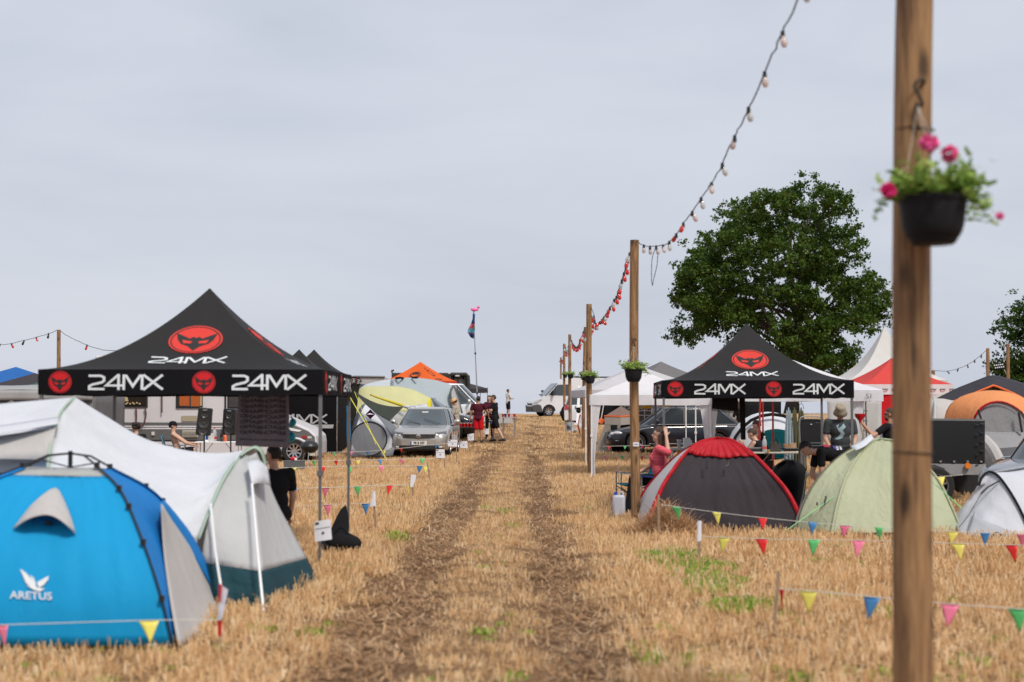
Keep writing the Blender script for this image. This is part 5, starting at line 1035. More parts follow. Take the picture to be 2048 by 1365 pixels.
def car(label, loc, rz, col, top, width, zb, wheels, r, gh, name='parked_car', style=5, group='parked cars', cat='car', pillars=(), windows=None, ghw=(1.0, .8), glass=GLASS, rail=True, mirror=True, roofm=None):
    """top: (x,z) of the bonnet / belt / tail line; width: (x,halfwidth); gh: (xfb,xft,xrt,xrb,zbelt,zroof)"""
    t = thing(name, label, cat, loc, rz, group); xs0 = [p[0] for p in top]; x0, x1 = min(xs0), max(xs0); R_ = r + .055
    xs = set(np.linspace(x0, x1, 46).tolist() + xs0)
    for wx in wheels: xs |= {wx - R_, wx + R_, wx - R_ * .97, wx + R_ * .97} | set((wx + R_ * k / 7) for k in range(-6, 7))
    xs = sorted(x for x in xs if x0 <= x <= x1)
    def ring(x, half=False):
        w_ = interp(width, x); zt = interp(top, x); b = zb
        if x > x1 - .35: b = zb + .10 * ((x - x1 + .35) / .35) ** 2
        for wx in wheels:
            if abs(x - wx) < R_: b = max(b, r + sqrt(max(0, R_ * R_ - (x - wx) ** 2)))
        zs = zt - .13; b = min(b, zt - .18); md = lerp(b, zs, .5)
        H = [(0, zt), (.45 * w_, zt - .006), (.78 * w_, zt - .022), (.92 * w_, zt - .055), (.985 * w_, zs + .02), (1.0 * w_, zs - .03), (1.005 * w_, max(md, b + .02)), (.995 * w_, b + .06 if b + .06 < md else b + .01), (.96 * w_, b)]
        return [V((x, y, z)) for y, z in H] + [V((x, -y, z)) for y, z in H[::-1]]
    mb = MB(); A = [ring(x) for x in xs]; mb.grid(A); n = len(A[0]); mb.add(A[0], [tuple(range(n))]); mb.add(A[-1], [tuple(range(n))]); mb.build('body', col, t, smooth=True, merge=True)
    mb = MB(); wm = interp(width, 0) * .94; mb.box(((x0 + x1) / 2, 0, zb + .17), (x1 - x0 - .25, wm * 2 - .42, .34)); mb.box(((x0 + x1) / 2, 0, zb + .04), (x1 - x0 - .5, wm * 1.96, .05))
    mb.build('underbody', RUBBER, t)
    xfb, xft, xrt, xrb, zl, zr = gh; wl = interp(width, 0) * ghw[0]; wr = interp(width, 0) * ghw[1]
    n = 44
    def gp(i, h):
        """plan ring point i at height fraction h"""
        a = 2 * pi * i / n; c, s_ = cos(a), sin(a); e_ = .38
        u = abs(c) ** e_ * (1 if c > 0 else -1); v = abs(s_) ** e_ * (1 if s_ > 0 else -1)
        hh = h ** .93; xf = lerp(xfb, xft, hh); xr = lerp(xrb, xrt, h ** 1.05); w_ = lerp(wl, wr, h ** 1.25)
        x = lerp(xr, xf, (u + 1) / 2); bow = .10 * (1 - v * v) * max(0, u) ** 6 - .06 * (1 - v * v) * max(0, -u) ** 6
        return V((x + bow, w_ * v, lerp(zl - .03, zr, h)))
    mb = MB(); mb.grid([[gp(i, h / 7) for i in range(n)] for h in range(8)], True); mb.build('windows', glass, t, smooth='all')
    mb = MB(); topr = [gp(i, 1) for i in range(n)]; cx = (xft + xrt) / 2
    cr = .045; G_ = [[gp(i, .93) + V((0, 0, 0)) + (gp(i, .93) - V((cx, 0, 0))).normalized() * .006 for i in range(n)]] + [[V((lerp(cx, p.x, k), p.y * k, zr + cr * (1 - k ** 2.4) + .004)) for p in topr] for k in (1.0, .97, .9, .75, .55, .3, .02)]
    mb.grid(G_, True); mb.build('roof', roofm or col, t, smooth='all')
    def side_i(x, h, s_):
        best = min((abs(gp(i, h).x - x), i) for i in range(n) if gp(i, h).y * s_ > wr * .6)[1]; return best
    def strip(pa, pb, wd, m, nm, k=6):
        mb = MB(); A = []
        for j in range(k + 1):
            p = pa.lerp(pb, j / k); A.append(p)
        mb.tube(A, wd / 2, 5); mb.build(nm, m, t, smooth=True)
    for s_ in (1, -1):
        ia = min(range(n), key=lambda i: (gp(i, .5) - V((lerp(xfb, xft, .5) - .03, s_ * lerp(wl, wr, .42), lerp(zl, zr, .5)))).length)
        mb = MB(); mb.grid([[gp(ia, h / 6) * 1.0 + V((.03, s_ * .0, .0)), gp(ia, h / 6) + V((.0, s_ * .018, 0)), gp(ia, h / 6) + V((-.045, s_ * .008, 0))] for h in range(7)]); mb.build('pillar', col, t, smooth='all')
        for (px_, pw, pm) in pillars:
            mb = MB(); A = []
            for h in range(7):
                xx = px_ if not isinstance(px_, tuple) else lerp(px_[0], px_[1], h / 6); ww = lerp(wl, wr, (h / 6) ** 1.25); z = lerp(zl - .03, zr, h / 6)
                A.append([V((xx - pw / 2, s_ * (ww + .008), z)), V((xx + pw / 2, s_ * (ww + .008), z))])
            mb.grid(A); mb.build('pillar', pm or TRIM, t)
        ir = min(range(n), key=lambda i: (gp(i, .5) - V((lerp(xrb, xrt, .5) + .05, s_ * lerp(wl, wr, .42), lerp(zl, zr, .5)))).length)
        mb = MB(); mb.grid([[gp(ir, h / 6) + V((-.05, s_ * .0, .0)), gp(ir, h / 6) + V((.0, s_ * .018, 0)), gp(ir, h / 6) + V((.09, s_ * .01, 0))] for h in range(7)]); mb.build('pillar', col, t, smooth='all')
        if rail: mb = MB(); mb.tube([V((xft - .25, s_ * (wr - .08), zr + .02)), V((xft - .35, s_ * (wr - .07), zr + .065)), V((xrt + .3, s_ * (wr - .07), zr + .065)), V((xrt + .2, s_ * (wr - .08), zr + .02))], .015, 6); mb.build('roof_rail', CHROME if rail == 'c' else TRIM, t, smooth=True)
        mb = MB(); mb.tube([V((lerp(xfb, xft, .1) - .1, s_ * (wl + .008), zl - .01)), V((xrb + .25, s_ * (wl + .008), zl - .01))], .012, 5); mb.build('chrome_strip', CHROME, t)
        mx_ = xfb - .38; mb = MB(); mb.ell((mx_, s_ * (wl + .16), zl + .09), (.07, .12, .075), n=12, m=8); mb.box((mx_, s_ * (wl + .05), zl + .02), (.06, .12, .04)); mirror and mb.build('mirror', col, t, smooth=True)
        for hx in ([p[0] if not isinstance(p[0], tuple) else p[0][0] for p in pillars][:2]):
            mb = MB(); mb.tube([V((hx + .02, s_ * (wl + .02), zl - .17)), V((hx + .05, s_ * (wl + .045), zl - .17)), V((hx + .2, s_ * (wl + .045), zl - .165)), V((hx + .23, s_ * (wl + .02), zl - .165))], .014, 6); mb.build('handle', col if not rail == 'c' else CHROME, t, smooth=True)
        mb = MB(); xm = xfb - .42
        for xd in [xfb - .5] + [p[0] if not isinstance(p[0], tuple) else p[0][0] for p in pillars][:2]:
            mb.tube([V((xd, s_ * (interp(width, xd) * 1.003), zb + .18)), V((xd, s_ * (interp(width, xd) * 1.006), zl - .16))], .004, 4)
        mb.build('door_seam', TRIM, t)
    for wx in wheels:
        for s_ in (1, -1): wheel(t, wx, s_ * (interp(width, wx) - .11), r, style=style)
    return t
def lampm(t, name, pts, m, d=(.03, 0, 0)): mb = MB(); mb.prism([V(p) for p in pts], V(d)); return mb.build(name, m, t, bevel=.008)
def platet(t, txt, c, u, v, wd=.52, h=.115, off=(0, 0, 0)):
    """number plate at c, along u (unit) and v (unit)"""
    c = V(c); u = V(u).normalized(); v = V(v).normalized(); nn = u.cross(v)
    mb = MB(); mb.prism([c + u * a * wd / 2 + v * b * h / 2 for a, b in ((-1, -1), (1, -1), (1, 1), (-1, 1))], nn * .012); p = mb.build('number_plate', PLATE, t)
    f = lambda x, y, o: c + u * x + v * y + nn * (.012 + o)
    mb = MB(); mb.add([f(*q, .003) for q in ((-wd / 2 + .005, -h / 2 + .005), (-wd / 2 + .045, -h / 2 + .005), (-wd / 2 + .045, h / 2 - .005), (-wd / 2 + .005, h / 2 - .005))], [(0, 1, 2, 3)]); mb.build('country_band', EUBLUE, p)
    mb = MB(); puttext(mb, txt, f, .02, 0, .072, .004, .004, .95); mb.build('lettering', INKBLK, p)
# --- silver estate, nose to the camera
SILVER = paint('paint_silver_beige', (.50, .47, .43), .7)
g0 = G(855, 46.4)
t = car('silver beige estate car facing the camera beside the diamond tent', g0 + V((0, 0, .0)), R(-93), SILVER, [(2.36, .66), (2.30, .74), (2.15, .80), (1.8, .88), (1.2, .96), (.9, 1.0), (0, 1.0), (-1.6, 1.02), (-2.2, 1.0), (-2.36, .9)],
        [(2.36, .70), (2.28, .80), (2.05, .88), (1.5, .91), (0, .91), (-1.6, .91), (-2.2, .86), (-2.36, .78)], .20, (1.42, -1.30), .33, (1.15, .28, -1.75, -2.25, .98, 1.49), rail='c', pillars=[(-.12, .05, None), ((-1.05, -1.1), .06, None)], ghw=(.96, .72), glass=mat('windscreen', (.035, .05, .055), rough=.05, spec=.9, coat=1, var=.3, vscale=2.5))
def fx(y): return 2.375 - .10 * (abs(y) / .8) ** 2.2
def bar(t, name, y0, y1, z0, z1, m, d=.02, off=0, n=10):
    mb = MB(); A = []; B = []
    for i in range(n + 1):
        y = lerp(y0, y1, i / n); A.append([V((fx(y) + off, y, z0)), V((fx(y) + off + d, y, z0 + .01)), V((fx(y) + off + d, y, z1 - .01)), V((fx(y) + off - .01, y, z1))])
    mb.grid(A); return mb.build(name, m, t, smooth=True)
bar(t, 'bumper', -.80, .80, .28, .55, SILVER, .05, -.02); bar(t, 'grille', -.50, .50, .565, .70, TRIM, .02, .0)
for k in range(3): bar(t, 'grille_bar', -.50, .50, .585 + .04 * k, .600 + .04 * k, CHROME, .015, .02)
bar(t, 'lower_intake', -.62, .62, .235, .36, INKBLK, .02, .02); bar(t, 'chrome_lip', -.72, .72, .215, .235, CHROME, .03, .02); bar(t, 'front_skirt', -.76, .76, .19, .225, TRIM, .0, .0)
for s_ in (1, -1):
    mb = MB(); A = []
    for i in range(7):
        y = s_ * lerp(.50, .84, i / 6); x = fx(y) + .022 - (.14 * (i / 6) ** 2); A.append([V((x, y, .585 + .02 * i / 6)), V((x, y, .70 + .035 * i / 6)), V((x - .10 - .05 * i / 6, y, .745 + .045 * i / 6))])
    mb.grid(A); h = mb.build('headlight', LAMPD, t, smooth='all')
    mb = MB(); mb.ell((fx(.6) + .03, s_ * .60, .65), (.02, .05, .045)); mb.ell((fx(.72) + .0, s_ * .72, .665), (.02, .045, .042)); mb.build('projector', LAMP, h, smooth=True)
    mb = MB(); mb.ell((fx(.66) + .035, s_ * .66, .30), (.02, .07, .035)); mb.build('fog_light', LAMP, t, smooth=True)
mb = MB(); mb.lathe([(.0, .0), (.068, 0), (.068, .02), (.058, .024), (.001, .02)][1:], (fx(0) + .035, 0, .635), 24, Matrix.Rotation(pi / 2, 3, 'Y')); em = mb.build('badge', CHROME, t, smooth=True)
mb = MB(); f = lambda y, z, o=0: V((fx(0) + .062, y, .635 + z))
for st in ([(-.038, .035), (-.012, -.005), (0, .012), (.012, -.005), (.038, .035)], [(-.046, .005), (-.022, -.045), (0, -.012), (.022, -.045), (.046, .005)]): art(mb, ribbon(st, .011), f)
mb.build('badge_print', TRIM, em)
platet(t, 'PE B 397', (fx(0) + .05, 0, .43), (0, 1, 0), (0, 0, 1))
mb = MB(); mb.tube([V((1.17, .55, 1.0)), V((.95, .0, 1.16))], .008, 4); mb.tube([V((1.17, -.1, 1.0)), V((.95, -.6, 1.14))], .008, 4); mb.build('wiper', TRIM, t)
mb = MB(); mb.box((.60, 0, 1.37), (.03, .2, .05)); mb.box((.60, .0, 1.26), (.02, .05, .06)); mb.build('inner_mirror', WHITE, t)
# --- dark blue estate, side on
DBLUE = paint('paint_midnight', (.006, .007, .016), .3)
g0 = G(1346, 47.6)
t = car('dark blue estate car seen from its side under the white party tent', g0, R(180 + 6), DBLUE, [(2.27, .56), (2.22, .66), (2.1, .74), (1.8, .82), (1.3, .90), (.95, .95), (0, .96), (-1.5, .99), (-2.1, .98), (-2.27, .86)],
        [(2.27, .62), (2.2, .74), (1.95, .84), (1.5, .87), (0, .87), (-1.6, .87), (-2.1, .83), (-2.27, .74)], .20, (1.42, -1.30), .32, (1.12, .30, -1.45, -2.16, .94, 1.47), rail=True, pillars=[((-.18, -.22), .06, None), ((-1.05, -1.12), .07, None)], ghw=(.97, .74), style=5,
        glass=mat('tinted_glass', (.008, .012, .014), rough=.06, spec=.5, var=.2, vscale=2))
for s_ in (1, -1):
    mb = MB(); mb.ell((2.13, s_ * .62, .62), (.13, .12, .065), Matrix.Rotation(s_ * -.3, 3, 'Z')); mb.ell((2.02, s_ * .755, .65), (.17, .07, .06), Matrix.Rotation(s_ * -.45, 3, 'Z')); mb.build('headlight', LAMP, t, smooth=True)
    mb = MB(); A = [V((-1.93, s_ * .865, .66)), V((-2.17, s_ * .835, .64)), V((-2.2, s_ * .82, .92)), V((-2.05, s_ * .86, .97))]; mb.prism(A, (0, s_ * .025, 0)); tl = mb.build('taillight', TAIL, t, bevel=.01)
    mb = MB(); [mb.box((-2.08, s_ * .885, .70 + .055 * k), (.17, .012, .016)) for k in range(4)]; mb.build('lamp_stripe', LAMP, tl)
    mb = MB(); mb.tube([V((2.0, s_ * .86, .40)), V((2.24, s_ * .66, .40)), V((2.29, 0, .40))], .014, 5); mb.tube([V((1.0, s_ * .885, .30)), V((-.9, s_ * .885, .30))], .014, 5); mb.tube([V((-1.68, s_ * .885, .42)), V((-2.2, s_ * .83, .42))], .014, 5); mb.build('side_trim', CHROME, t, smooth=True)
mb = MB(); mb.prism([V((2.26, -.26, .46)), V((2.26, .26, .46)), V((2.20, .3, .68)), V((2.20, -.3, .68))], (.04, 0, 0)); gr = mb.build('grille', TRIM, t); mb = MB(); [mb.tube([V((2.295 - .012 * k, -.27, .49 + .045 * k)), V((2.295 - .012 * k, .27, .49 + .045 * k))], .01, 5) for k in range(5)]; mb.build('grille_bar', CHROME, gr)
# side window behind the front pillar reflects the sky
# --- grey car at the right edge
KG = paint('paint_graphite', (.17, .17, .18), .7)
t = car('dark grey car with a honeycomb grille half hidden by the white tent at right', V((8.55, 21.6, 0)), R(180 + 52), KG, [(2.1, .68), (2.05, .76), (1.9, .82), (1.5, .89), (1.1, .93), (.8, .96), (0, .97), (-1.6, 1.0), (-2.0, .98), (-2.1, .9)],
        [(2.1, .66), (2.02, .78), (1.8, .86), (1.4, .89), (0, .89), (-1.6, .88), (-2.1, .76)], .20, (1.32, -1.25), .34, (.95, .2, -1.5, -2.0, .95, 1.44), pillars=[(-.2, .06, None), (-1.0, .06, None)], ghw=(.96, .74), mirror=False)
f2 = lambda y: 2.11 - .10 * (abs(y) / .75) ** 2.2
def bar2(t, name, y0, y1, z0, z1, m, d=.02, off=0, n=10):
    mb = MB(); mb.grid([[V((f2(y) + off, y, z0)), V((f2(y) + off + d, y, z0 + .01)), V((f2(y) + off + d, y, z1 - .01)), V((f2(y) + off - .01, y, z1))] for y in [lerp(y0, y1, i / n) for i in range(n + 1)]]); return mb.build(name, m, t, smooth=True)
bar2(t, 'bumper', -.78, .78, .26, .52, KG, .05, -.01); gr = bar2(t, 'grille', -.52, .52, .45, .66, INKBLK, .02, .04); bar2(t, 'lower_intake', -.6, .6, .22, .34, INKBLK, .03, .03)
mb = MB()
for a in range(-6, 7):
    for b in range(4): mb.ell((f2(a * .08) + .065, a * .08 + (.04 if b % 2 else 0), .48 + .05 * b), (.008, .022, .015), n=6, m=4)
mb.build('mesh_pattern', GREYM, gr)
for s_ in (1, -1):
    mb = MB(); mb.grid([[V((f2(lerp(.46, .82, i / 6)) + .03 - .25 * (i / 6) ** 2, s_ * lerp(.46, .82, i / 6), .63 + .015 * i)), V((f2(lerp(.46, .82, i / 6)) + .02 - .28 * (i / 6) ** 2, s_ * lerp(.46, .82, i / 6), .70 + .018 * i)), V((f2(lerp(.46, .82, i / 6)) - .06 - .3 * (i / 6) ** 2, s_ * lerp(.46, .82, i / 6), .73 + .02 * i))] for i in range(7)]); h = mb.build('headlight', LAMPD, t, smooth='all')
    mb = MB(); mb.tube([V((f2(.5) + .04, s_ * .5, .655)), V((f2(.7) - .05, s_ * .7, .70))], .01, 6); mb.build('daylight_strip', LAMP, h)
platet(t, 'MTK A 210', (f2(0) + .08, .18, .39), (0, 1, 0), (0, 0, 1))
mb = MB(); mb.tube([V((.98, .6, .99)), V((.8, .05, 1.10))], .012, 5); mb.tube([V((.98, 0, .99)), V((.8, -.5, 1.1))], .012, 5); mb.build('wiper', TRIM, t)
# --- pale van in the middle left with door lettering
WPT = paint('paint_white', (.70, .72, .76), .0); t = car('white people carrier with dark blue door lettering behind the group of friends', G(884, 65), R(-6), WPT, [(2.25, .75), (2.2, .92), (2.08, 1.02), (1.7, 1.12), (0, 1.15), (-2.2, 1.15), (-2.4, 1.05)],
        [(2.4, .75), (2.2, .9), (1.7, .95), (-2.2, .95), (-2.4, .9)], .22, (1.55, -1.5), .34, (1.78, .85, -2.2, -2.38, 1.12, 1.98), pillars=[((.32, .25), .09, WPT), (-.95, .09, WPT)], ghw=(.97, .86), rail=False, roofm=WPT, group='vans', cat='van', name='people_carrier')
mb = MB(); puttext(mb, 'ALTERRAMA', lambda x, y, o: V((x, -.965 - o, .84 + y)), .45, 0, .14, .01, .012, 1.0); mb.build('lettering', EUBLUE, t)
# --- dark car beyond the silver one
t = car('black car with a silver window line between the silver car and the white carrier', G(846, 56), R(-8), paint('paint_black', (.008, .009, .012), .2), [(2.2, .7), (2.1, .82), (1.8, .95), (1.2, 1.05), (0, 1.06), (-1.8, 1.08), (-2.2, 1.0)], [(2.2, .7), (2.0, .85), (1.5, .9), (-1.9, .9), (-2.2, .8)], .22, (1.4, -1.35), .35, (1.1, .35, -1.4, -2.1, 1.04, 1.62), pillars=[(-.1, .07, None), (-1.1, .07, None)], rail='c', name='parked_car')
# --- white high roof van on the crest
t = thing('panel_van', 'white high roof van with grey bumper parked on the crest by the poles', 'van', G(1150, 91), R(180 + 13), 'vans')
VW_ = paint('paint_van_white', (.66, .67, .70), 0)
prof = [(3.0, .30), (3.05, .55), (3.02, .80), (2.85, 1.02), (2.1, 1.32), (1.35, 2.12), (1.0, 2.36), (.6, 2.46), (-2.9, 2.46), (-3.0, 2.3), (-3.0, .32)]
arch = lambda wx: [(wx + .43 * cos(a), .36 + .43 * sin(a)) for a in [pi * k / 8 for k in range(9)]]
low = [(-3.0, .32)] + [(wx + .43 * cos(pi - pi * k / 8), .36 + .43 * sin(pi - pi * k / 8)) for wx in (-2.0,) for k in range(9)] + [(1.55 + .43 * cos(pi), .36)] + [(1.98 + .43 * cos(pi - pi * k / 8), .36 + .43 * sin(pi - pi * k / 8)) for k in range(9)] + [(3.0, .30)]
poly = prof[:-1] + low[:-1]
mb = MB(); yy = [(-1.0, 1.0), (-.9, .0)]
n_ = len(poly); rows = []
for y, k in ((-1.02, .0), (-1.02, .0), (1.02, 0)): pass
for s_ in (1, -1):
    mb.add([V((x * (1 if x < 2.6 else .985), s_ * (1.02 - .10 * ss(1.2, 2.46, z) - .14 * ss(2.3, 3.05, x)), z)) for x, z in poly], [tuple(range(n_))])
mb.grid([[V((x * (1 if x < 2.6 else .985), (1.02 - .10 * ss(1.2, 2.46, z) - .14 * ss(2.3, 3.05, x)) * k, z + .04 * (1 - k * k))) for x, z in prof] for k in (-1, -.6, 0, .6, 1)])
mb.build('body', VW_, t, smooth=True)
def vs_(x, z, s_, o=.012): return V((x, s_ * (1.02 - .10 * ss(1.2, 2.46, z) - .14 * ss(2.3, 3.05, x) + o), z))
for s_ in (1, -1):
    mb = MB(); mb.prism([vs_(x, z, s_) for x, z in ((2.02, 1.38), (1.42, 2.02), (.72, 2.05), (.72, 1.36))], (0, s_ * .01, 0)); mb.build('window', GLASS, t)
    mb = MB(); mb.tube([vs_(1.55, 1.40, s_), vs_(1.55, 1.90, s_)], .025, 5); mb.build('quarter_post', TRIM, t)
    mb = MB(); mb.box((1.75, s_ * 1.22, 1.50), (.12, .2, .34)); mb.box((1.7, s_ * 1.08, 1.42), (.08, .2, .06)); mr_ = mb.build('mirror', TRIM, t, bevel=.03)
    mb = MB(); mb.prism([vs_(x, z, s_) for x, z in ((2.98, .3), (3.05, .72), (2.7, .80), (2.5, .72), (2.42, .36), (2.42, .3))], (.0, s_ * .03, 0)); mb.build('bumper', mat('bumper_grey', (.07, .072, .075), rough=.6), t)
    mb = MB(); mb.prism([vs_(x, z, s_, .01) for x, z in ((2.92, .85), (2.70, .92), (2.38, 1.16), (2.6, 1.1), (2.95, .95))], (0.02, s_ * .03, 0)); mb.build('headlight', LAMP, t)
    mb = MB(); mb.tube([vs_(.66, .5, s_, .004), vs_(.66, 2.1, s_, .004)], .008, 4); mb.tube([vs_(-.6, .5, s_, .004), vs_(-.6, 2.2, s_, .004)], .008, 4); mb.build('door_seam', TRIM, t)
    for wx in (1.98, -2.0): wheel(t, wx, s_ * .86, .36, style=7, rimr=.58)
mb = MB(); mb.prism([V((3.03, y, z)) for y, z in ((-.82, .32), (.82, .32), (.84, .66), (-.84, .66))], (.015, 0, 0)); mb.build('front_bumper', MC['bumper_grey'], t)
mb = MB(); mb.prism([V((x, y, z)) for x, y, z in ((2.12, -.78, 1.34), (2.12, .78, 1.34), (1.38, .74, 2.11), (1.38, -.74, 2.11))], (.02, 0, .02)); mb.build('windscreen', GLASS, t); mb = MB(); mb.box((2.93, 0, .80), (.16, 1.1, .10)); mb.build('grille', TRIM, t)
mb = MB(); mb.box((-1.2, 0, 2.53), (2.4, 1.3, .06)); [mb.box((x, 0, 2.56), (.05, 1.6, .05)) for x in (0, -1.2, -2.4)]; mb.build('roof_rack', TRIM, t); mb = MB(); mb.tube([V((2.25, .3, 1.30)), V((2.4, .1, 1.42)), V((2.1, -.3, 1.42))], .02, 4); mb.build('wiper', TRIM, t)
# small car tail in front of the van
t = car('small white car seen from behind with a blue banded plate, between the poles', G(1172, 71), R(80), WPT, [(1.9, .7), (1.7, .85), (1.1, .95), (0, .98), (-1.6, 1.0), (-1.85, .98), (-1.9, .9)], [(1.9, .7), (1.5, .85), (0, .88), (-1.7, .87), (-1.9, .82)], .22, (1.2, -1.2), .31, (.9, .2, -1.45, -1.8, .96, 1.5), pillars=[(-.2, .06, None)], rail=False)
platet(t, 'DN OS 11', (-1.92, 0, .86), (0, -1, 0), (0, 0, 1), .6, .14)
for s_ in (1, -1): lampm(t, 'taillight', [(-1.9, s_ * .62, .75), (-1.9, s_ * .82, .75), (-1.86, s_ * .82, .98), (-1.88, s_ * .66, .98)], TAIL, (-.03, 0, 0))
# --- motorhome
MH = mat('gelcoat_white', (.62, .60, .62), rough=.35, var=.04, vscale=1.5); MHG = mat('motorhome_grey', (.125, .125, .125), rough=.4, var=.05); CREAM = plast('vent_cream', (.52, .48, .40), .5); CURT = mat('curtain_rust', (.42, .10, .02), rough=.9, bump=.8, bscale=3, stretch=(14, 1, 1), var=.2); COT = cloth('pillow_beige', (.50, .38, .20))
Ym = 42.0; g0 = V((W(400, 800, Ym).x, Ym, gz(-9, Ym))); t = thing('motorhome', 'white integrated motorhome with grey stripes standing behind the loudspeakers', 'motorhome', g0)
def mh(px, py, o=0): return W(px, py, Ym - o)
def mpoly(pts, o=0): return [mh(a, b, o) for a, b in pts]
arch = lambda cx_, cy_, r_, n=10: [(cx_ + r_ * cos(pi * k / n), cy_ - r_ * sin(pi * k / n)) for k in range(n + 1)]
side = [(190, 712), (494, 712), (503, 735), (534, 800), (556, 832), (592, 847), (618, 859), (632, 872), (634, 886), (634, 912)] + [(617, 912)] + arch(590, 908, 27) + [(560, 912), (330, 912)] + [(190, 912)]
mb = MB(); P1 = mpoly(side); mb.prism(P1, (0, 2.25, 0)); mb.build('body', MH, t, True, bevel=.04)
def mpan(nm, pts, m, o=.02, d=.02, par=None): mb = MB(); mb.prism(mpoly(pts, o), (0, d, 0)); return mb.build(nm, m, par or t, True)
mpan('stripe', [(191, 845), (520, 846), (520, 851), (191, 850)], MHG); mpan('skirt_stripe', [(191, 860), (545, 861), (545, 880), (191, 880)], MHG, .015); mpan('skirt', [(191, 883), (552, 885), (556, 909), (191, 909)], MH, .03); mpan('shadow_gap', [(191, 880), (552, 881), (552, 884), (191, 884)], TRIM, .01)
for y in (852, 856.5): mpan('white_line', [(191, y), (545, y + .6), (545, y + 2.2), (191, y + 1.6)], WHITE, .03, .012)
def mwin(px0, py0, px1, py1, inner):
    f = mpan('window', [(px0, py0), (px1, py0), (px1, py1), (px0, py1)], TRIM, .04, .04)
    q = 3; mpan('pane', [(px0 + q, py0 + q), (px1 - q, py0 + q), (px1 - q, py1 - q), (px0 + q, py1 - q)], mat('warm_dark_glass', (.03, .022, .018), rough=.12, spec=.7, coat=.4, var=.3), .05, .012, f)
    return f
f = mwin(217, 778, 295, 815, 0); mb = MB(); A = mpoly([(226, 803), (233, 795), (243, 792), (255, 795), (257, 803)], .065); mb.prism(A, (0, .01, 0)); mb.build('pillow', COT, f, True); mb = MB(); [mb.box(mh(228 + 4.5 * k + (k % 3), 806 + (k % 2) * 2, .07), (.05, .01, .04)) for k in range(12)]; mb.build('bedding', COT, f, True)
f = mwin(352, 775, 405, 817, 0); mpan('curtain', [(359, 781), (379, 781), (379, 812), (359, 812)], CURT, .065, .01, f); mpan('curtain', [(382, 781), (400, 781), (400, 813), (382, 813)], CURT, .065, .01, f); mpan('light_gap', [(400.5, 781), (403.5, 781), (403.5, 812), (400.5, 812)], COT, .066, .01, f)
mpan('service_vent', [(363, 832), (394, 832), (394, 843), (363, 843)], mat('vent_mesh', (.36, .31, .22), rough=.8, var=.3, vscale=40), .03); mpan('service_hatch', [(365, 861), (396, 861), (396, 875), (365, 875)], CREAM, .04); mb = MB(); [mb.tube([mh(366, 864 + 3 * k, .065), mh(395, 864 + 3 * k, .065)], .008, 4) for k in range(4)]; mb.build('hatch_line', GREYM, t, True)
mpan('socket', [(303, 864), (309, 864), (309, 871), (303, 871)], MH, .06, .04)
mpan('door', [(452, 765), (453, 884), (449, 884), (449, 765)], TRIM, .03)
f = mpan('cab_window', [(455, 760), (508, 760), (536, 817), (455, 818)], TRIM, .03); mpan('pane', [(458, 763), (506, 763), (532, 815), (458, 815)], MC['warm_dark_glass'], .045, .012, f)
mpan('bonnet_panel', [(545, 848), (590, 852), (616, 863), (629, 874), (631, 893), (612, 893), (600, 879), (588, 875), (545, 880)], MHG, .03); mpan('bonnet_flash', [(575, 855), (604, 861), (598, 864), (576, 861)], WHITE, .05)
mpan('side_lamp', [(604, 872), (613, 872), (613, 877), (604, 877)], TAIL, .06); mpan('side_lamp', [(615, 873), (623, 873), (623, 877), (615, 877)], LAMP, .06)
mb = MB(); c = [mh(a, b, .06) for a, b in arch(590, 908, 30)]; mb.tube(c, .05, 6); mb.build('wheel_arch_trim', MH, t, True, smooth=True); mpan('bumper', [(617, 884), (632, 884), (635, 890), (634, 912), (619, 912)], CREAM, .10, .2)
mb = MB(); x_ = mh(590, 900); wq = thing('x', None, None, (0, 0, 0)); bpy.data.objects.remove(wq)
wheel(t, mh(590, 890).x - g0.x, -.06 + .12 - .13, .36, .2, style=9, rimr=.62); mb = MB(); mb.box((mh(590, 890).x - g0.x, .5, .45), (.8, .5, .7)); mb.build('wheel_well', RUBBER, t)
wheel(t, mh(250, 890).x - g0.x, -.06, .36, .2, style=9, rimr=.62)
mb = MB(); mb.tube(smooth_line(mpoly([(272, 815), (273, 830), (272, 856)], .08)), .025, 6); mb.tube(smooth_line(mpoly([(290, 815), (292, 830), (288, 846), (283, 854)], .08)), .025, 6); mb.tube(mpoly([(324, 780), (324, 826)], .08), .022, 6); mb.build('hose', mat('hose_brown', (.12, .05, .045), rough=.6), t, True, smooth=True)
# --- truck and caravan shapes far behind
ODR = mat('olive_truck', (.028, .030, .024), rough=.6, var=.15)
Yt = 85; t = thing('box_truck', 'dark olive flatbed truck with an open framed rear door behind the orange canopy', 'truck', G(860, Yt, -.3))
mb = MB(); mb.prism([W(a, b, Yt) for a, b in ((783, 746), (896, 746), (896, 800), (783, 800))], (0, 2.2, 0)); mb.build('body', ODR, t, True, bevel=.05)
mb = MB(); fr = [(899, 751), (903, 749), (932, 749), (936, 753), (937, 771)]
mb.tube([W(a, b, Yt - .4) for a, b in [(899, 775)] + fr + [(937, 795)]], .11, 8); mb.prism([W(a, b, Yt - .3) for a, b in ((899, 751), (908, 751), (908, 780), (899, 780))], (0, .3, 0)); mb.prism([W(a, b, Yt - .3) for a, b in ((925, 751), (936, 752), (936, 790), (925, 790))], (0, .3, 0)); mb.prism([W(a, b, Yt - .3) for a, b in ((906, 750), (928, 750), (928, 758), (906, 758))], (0, .28, 0)); mb.build('rear_frame', ODR, t, True)
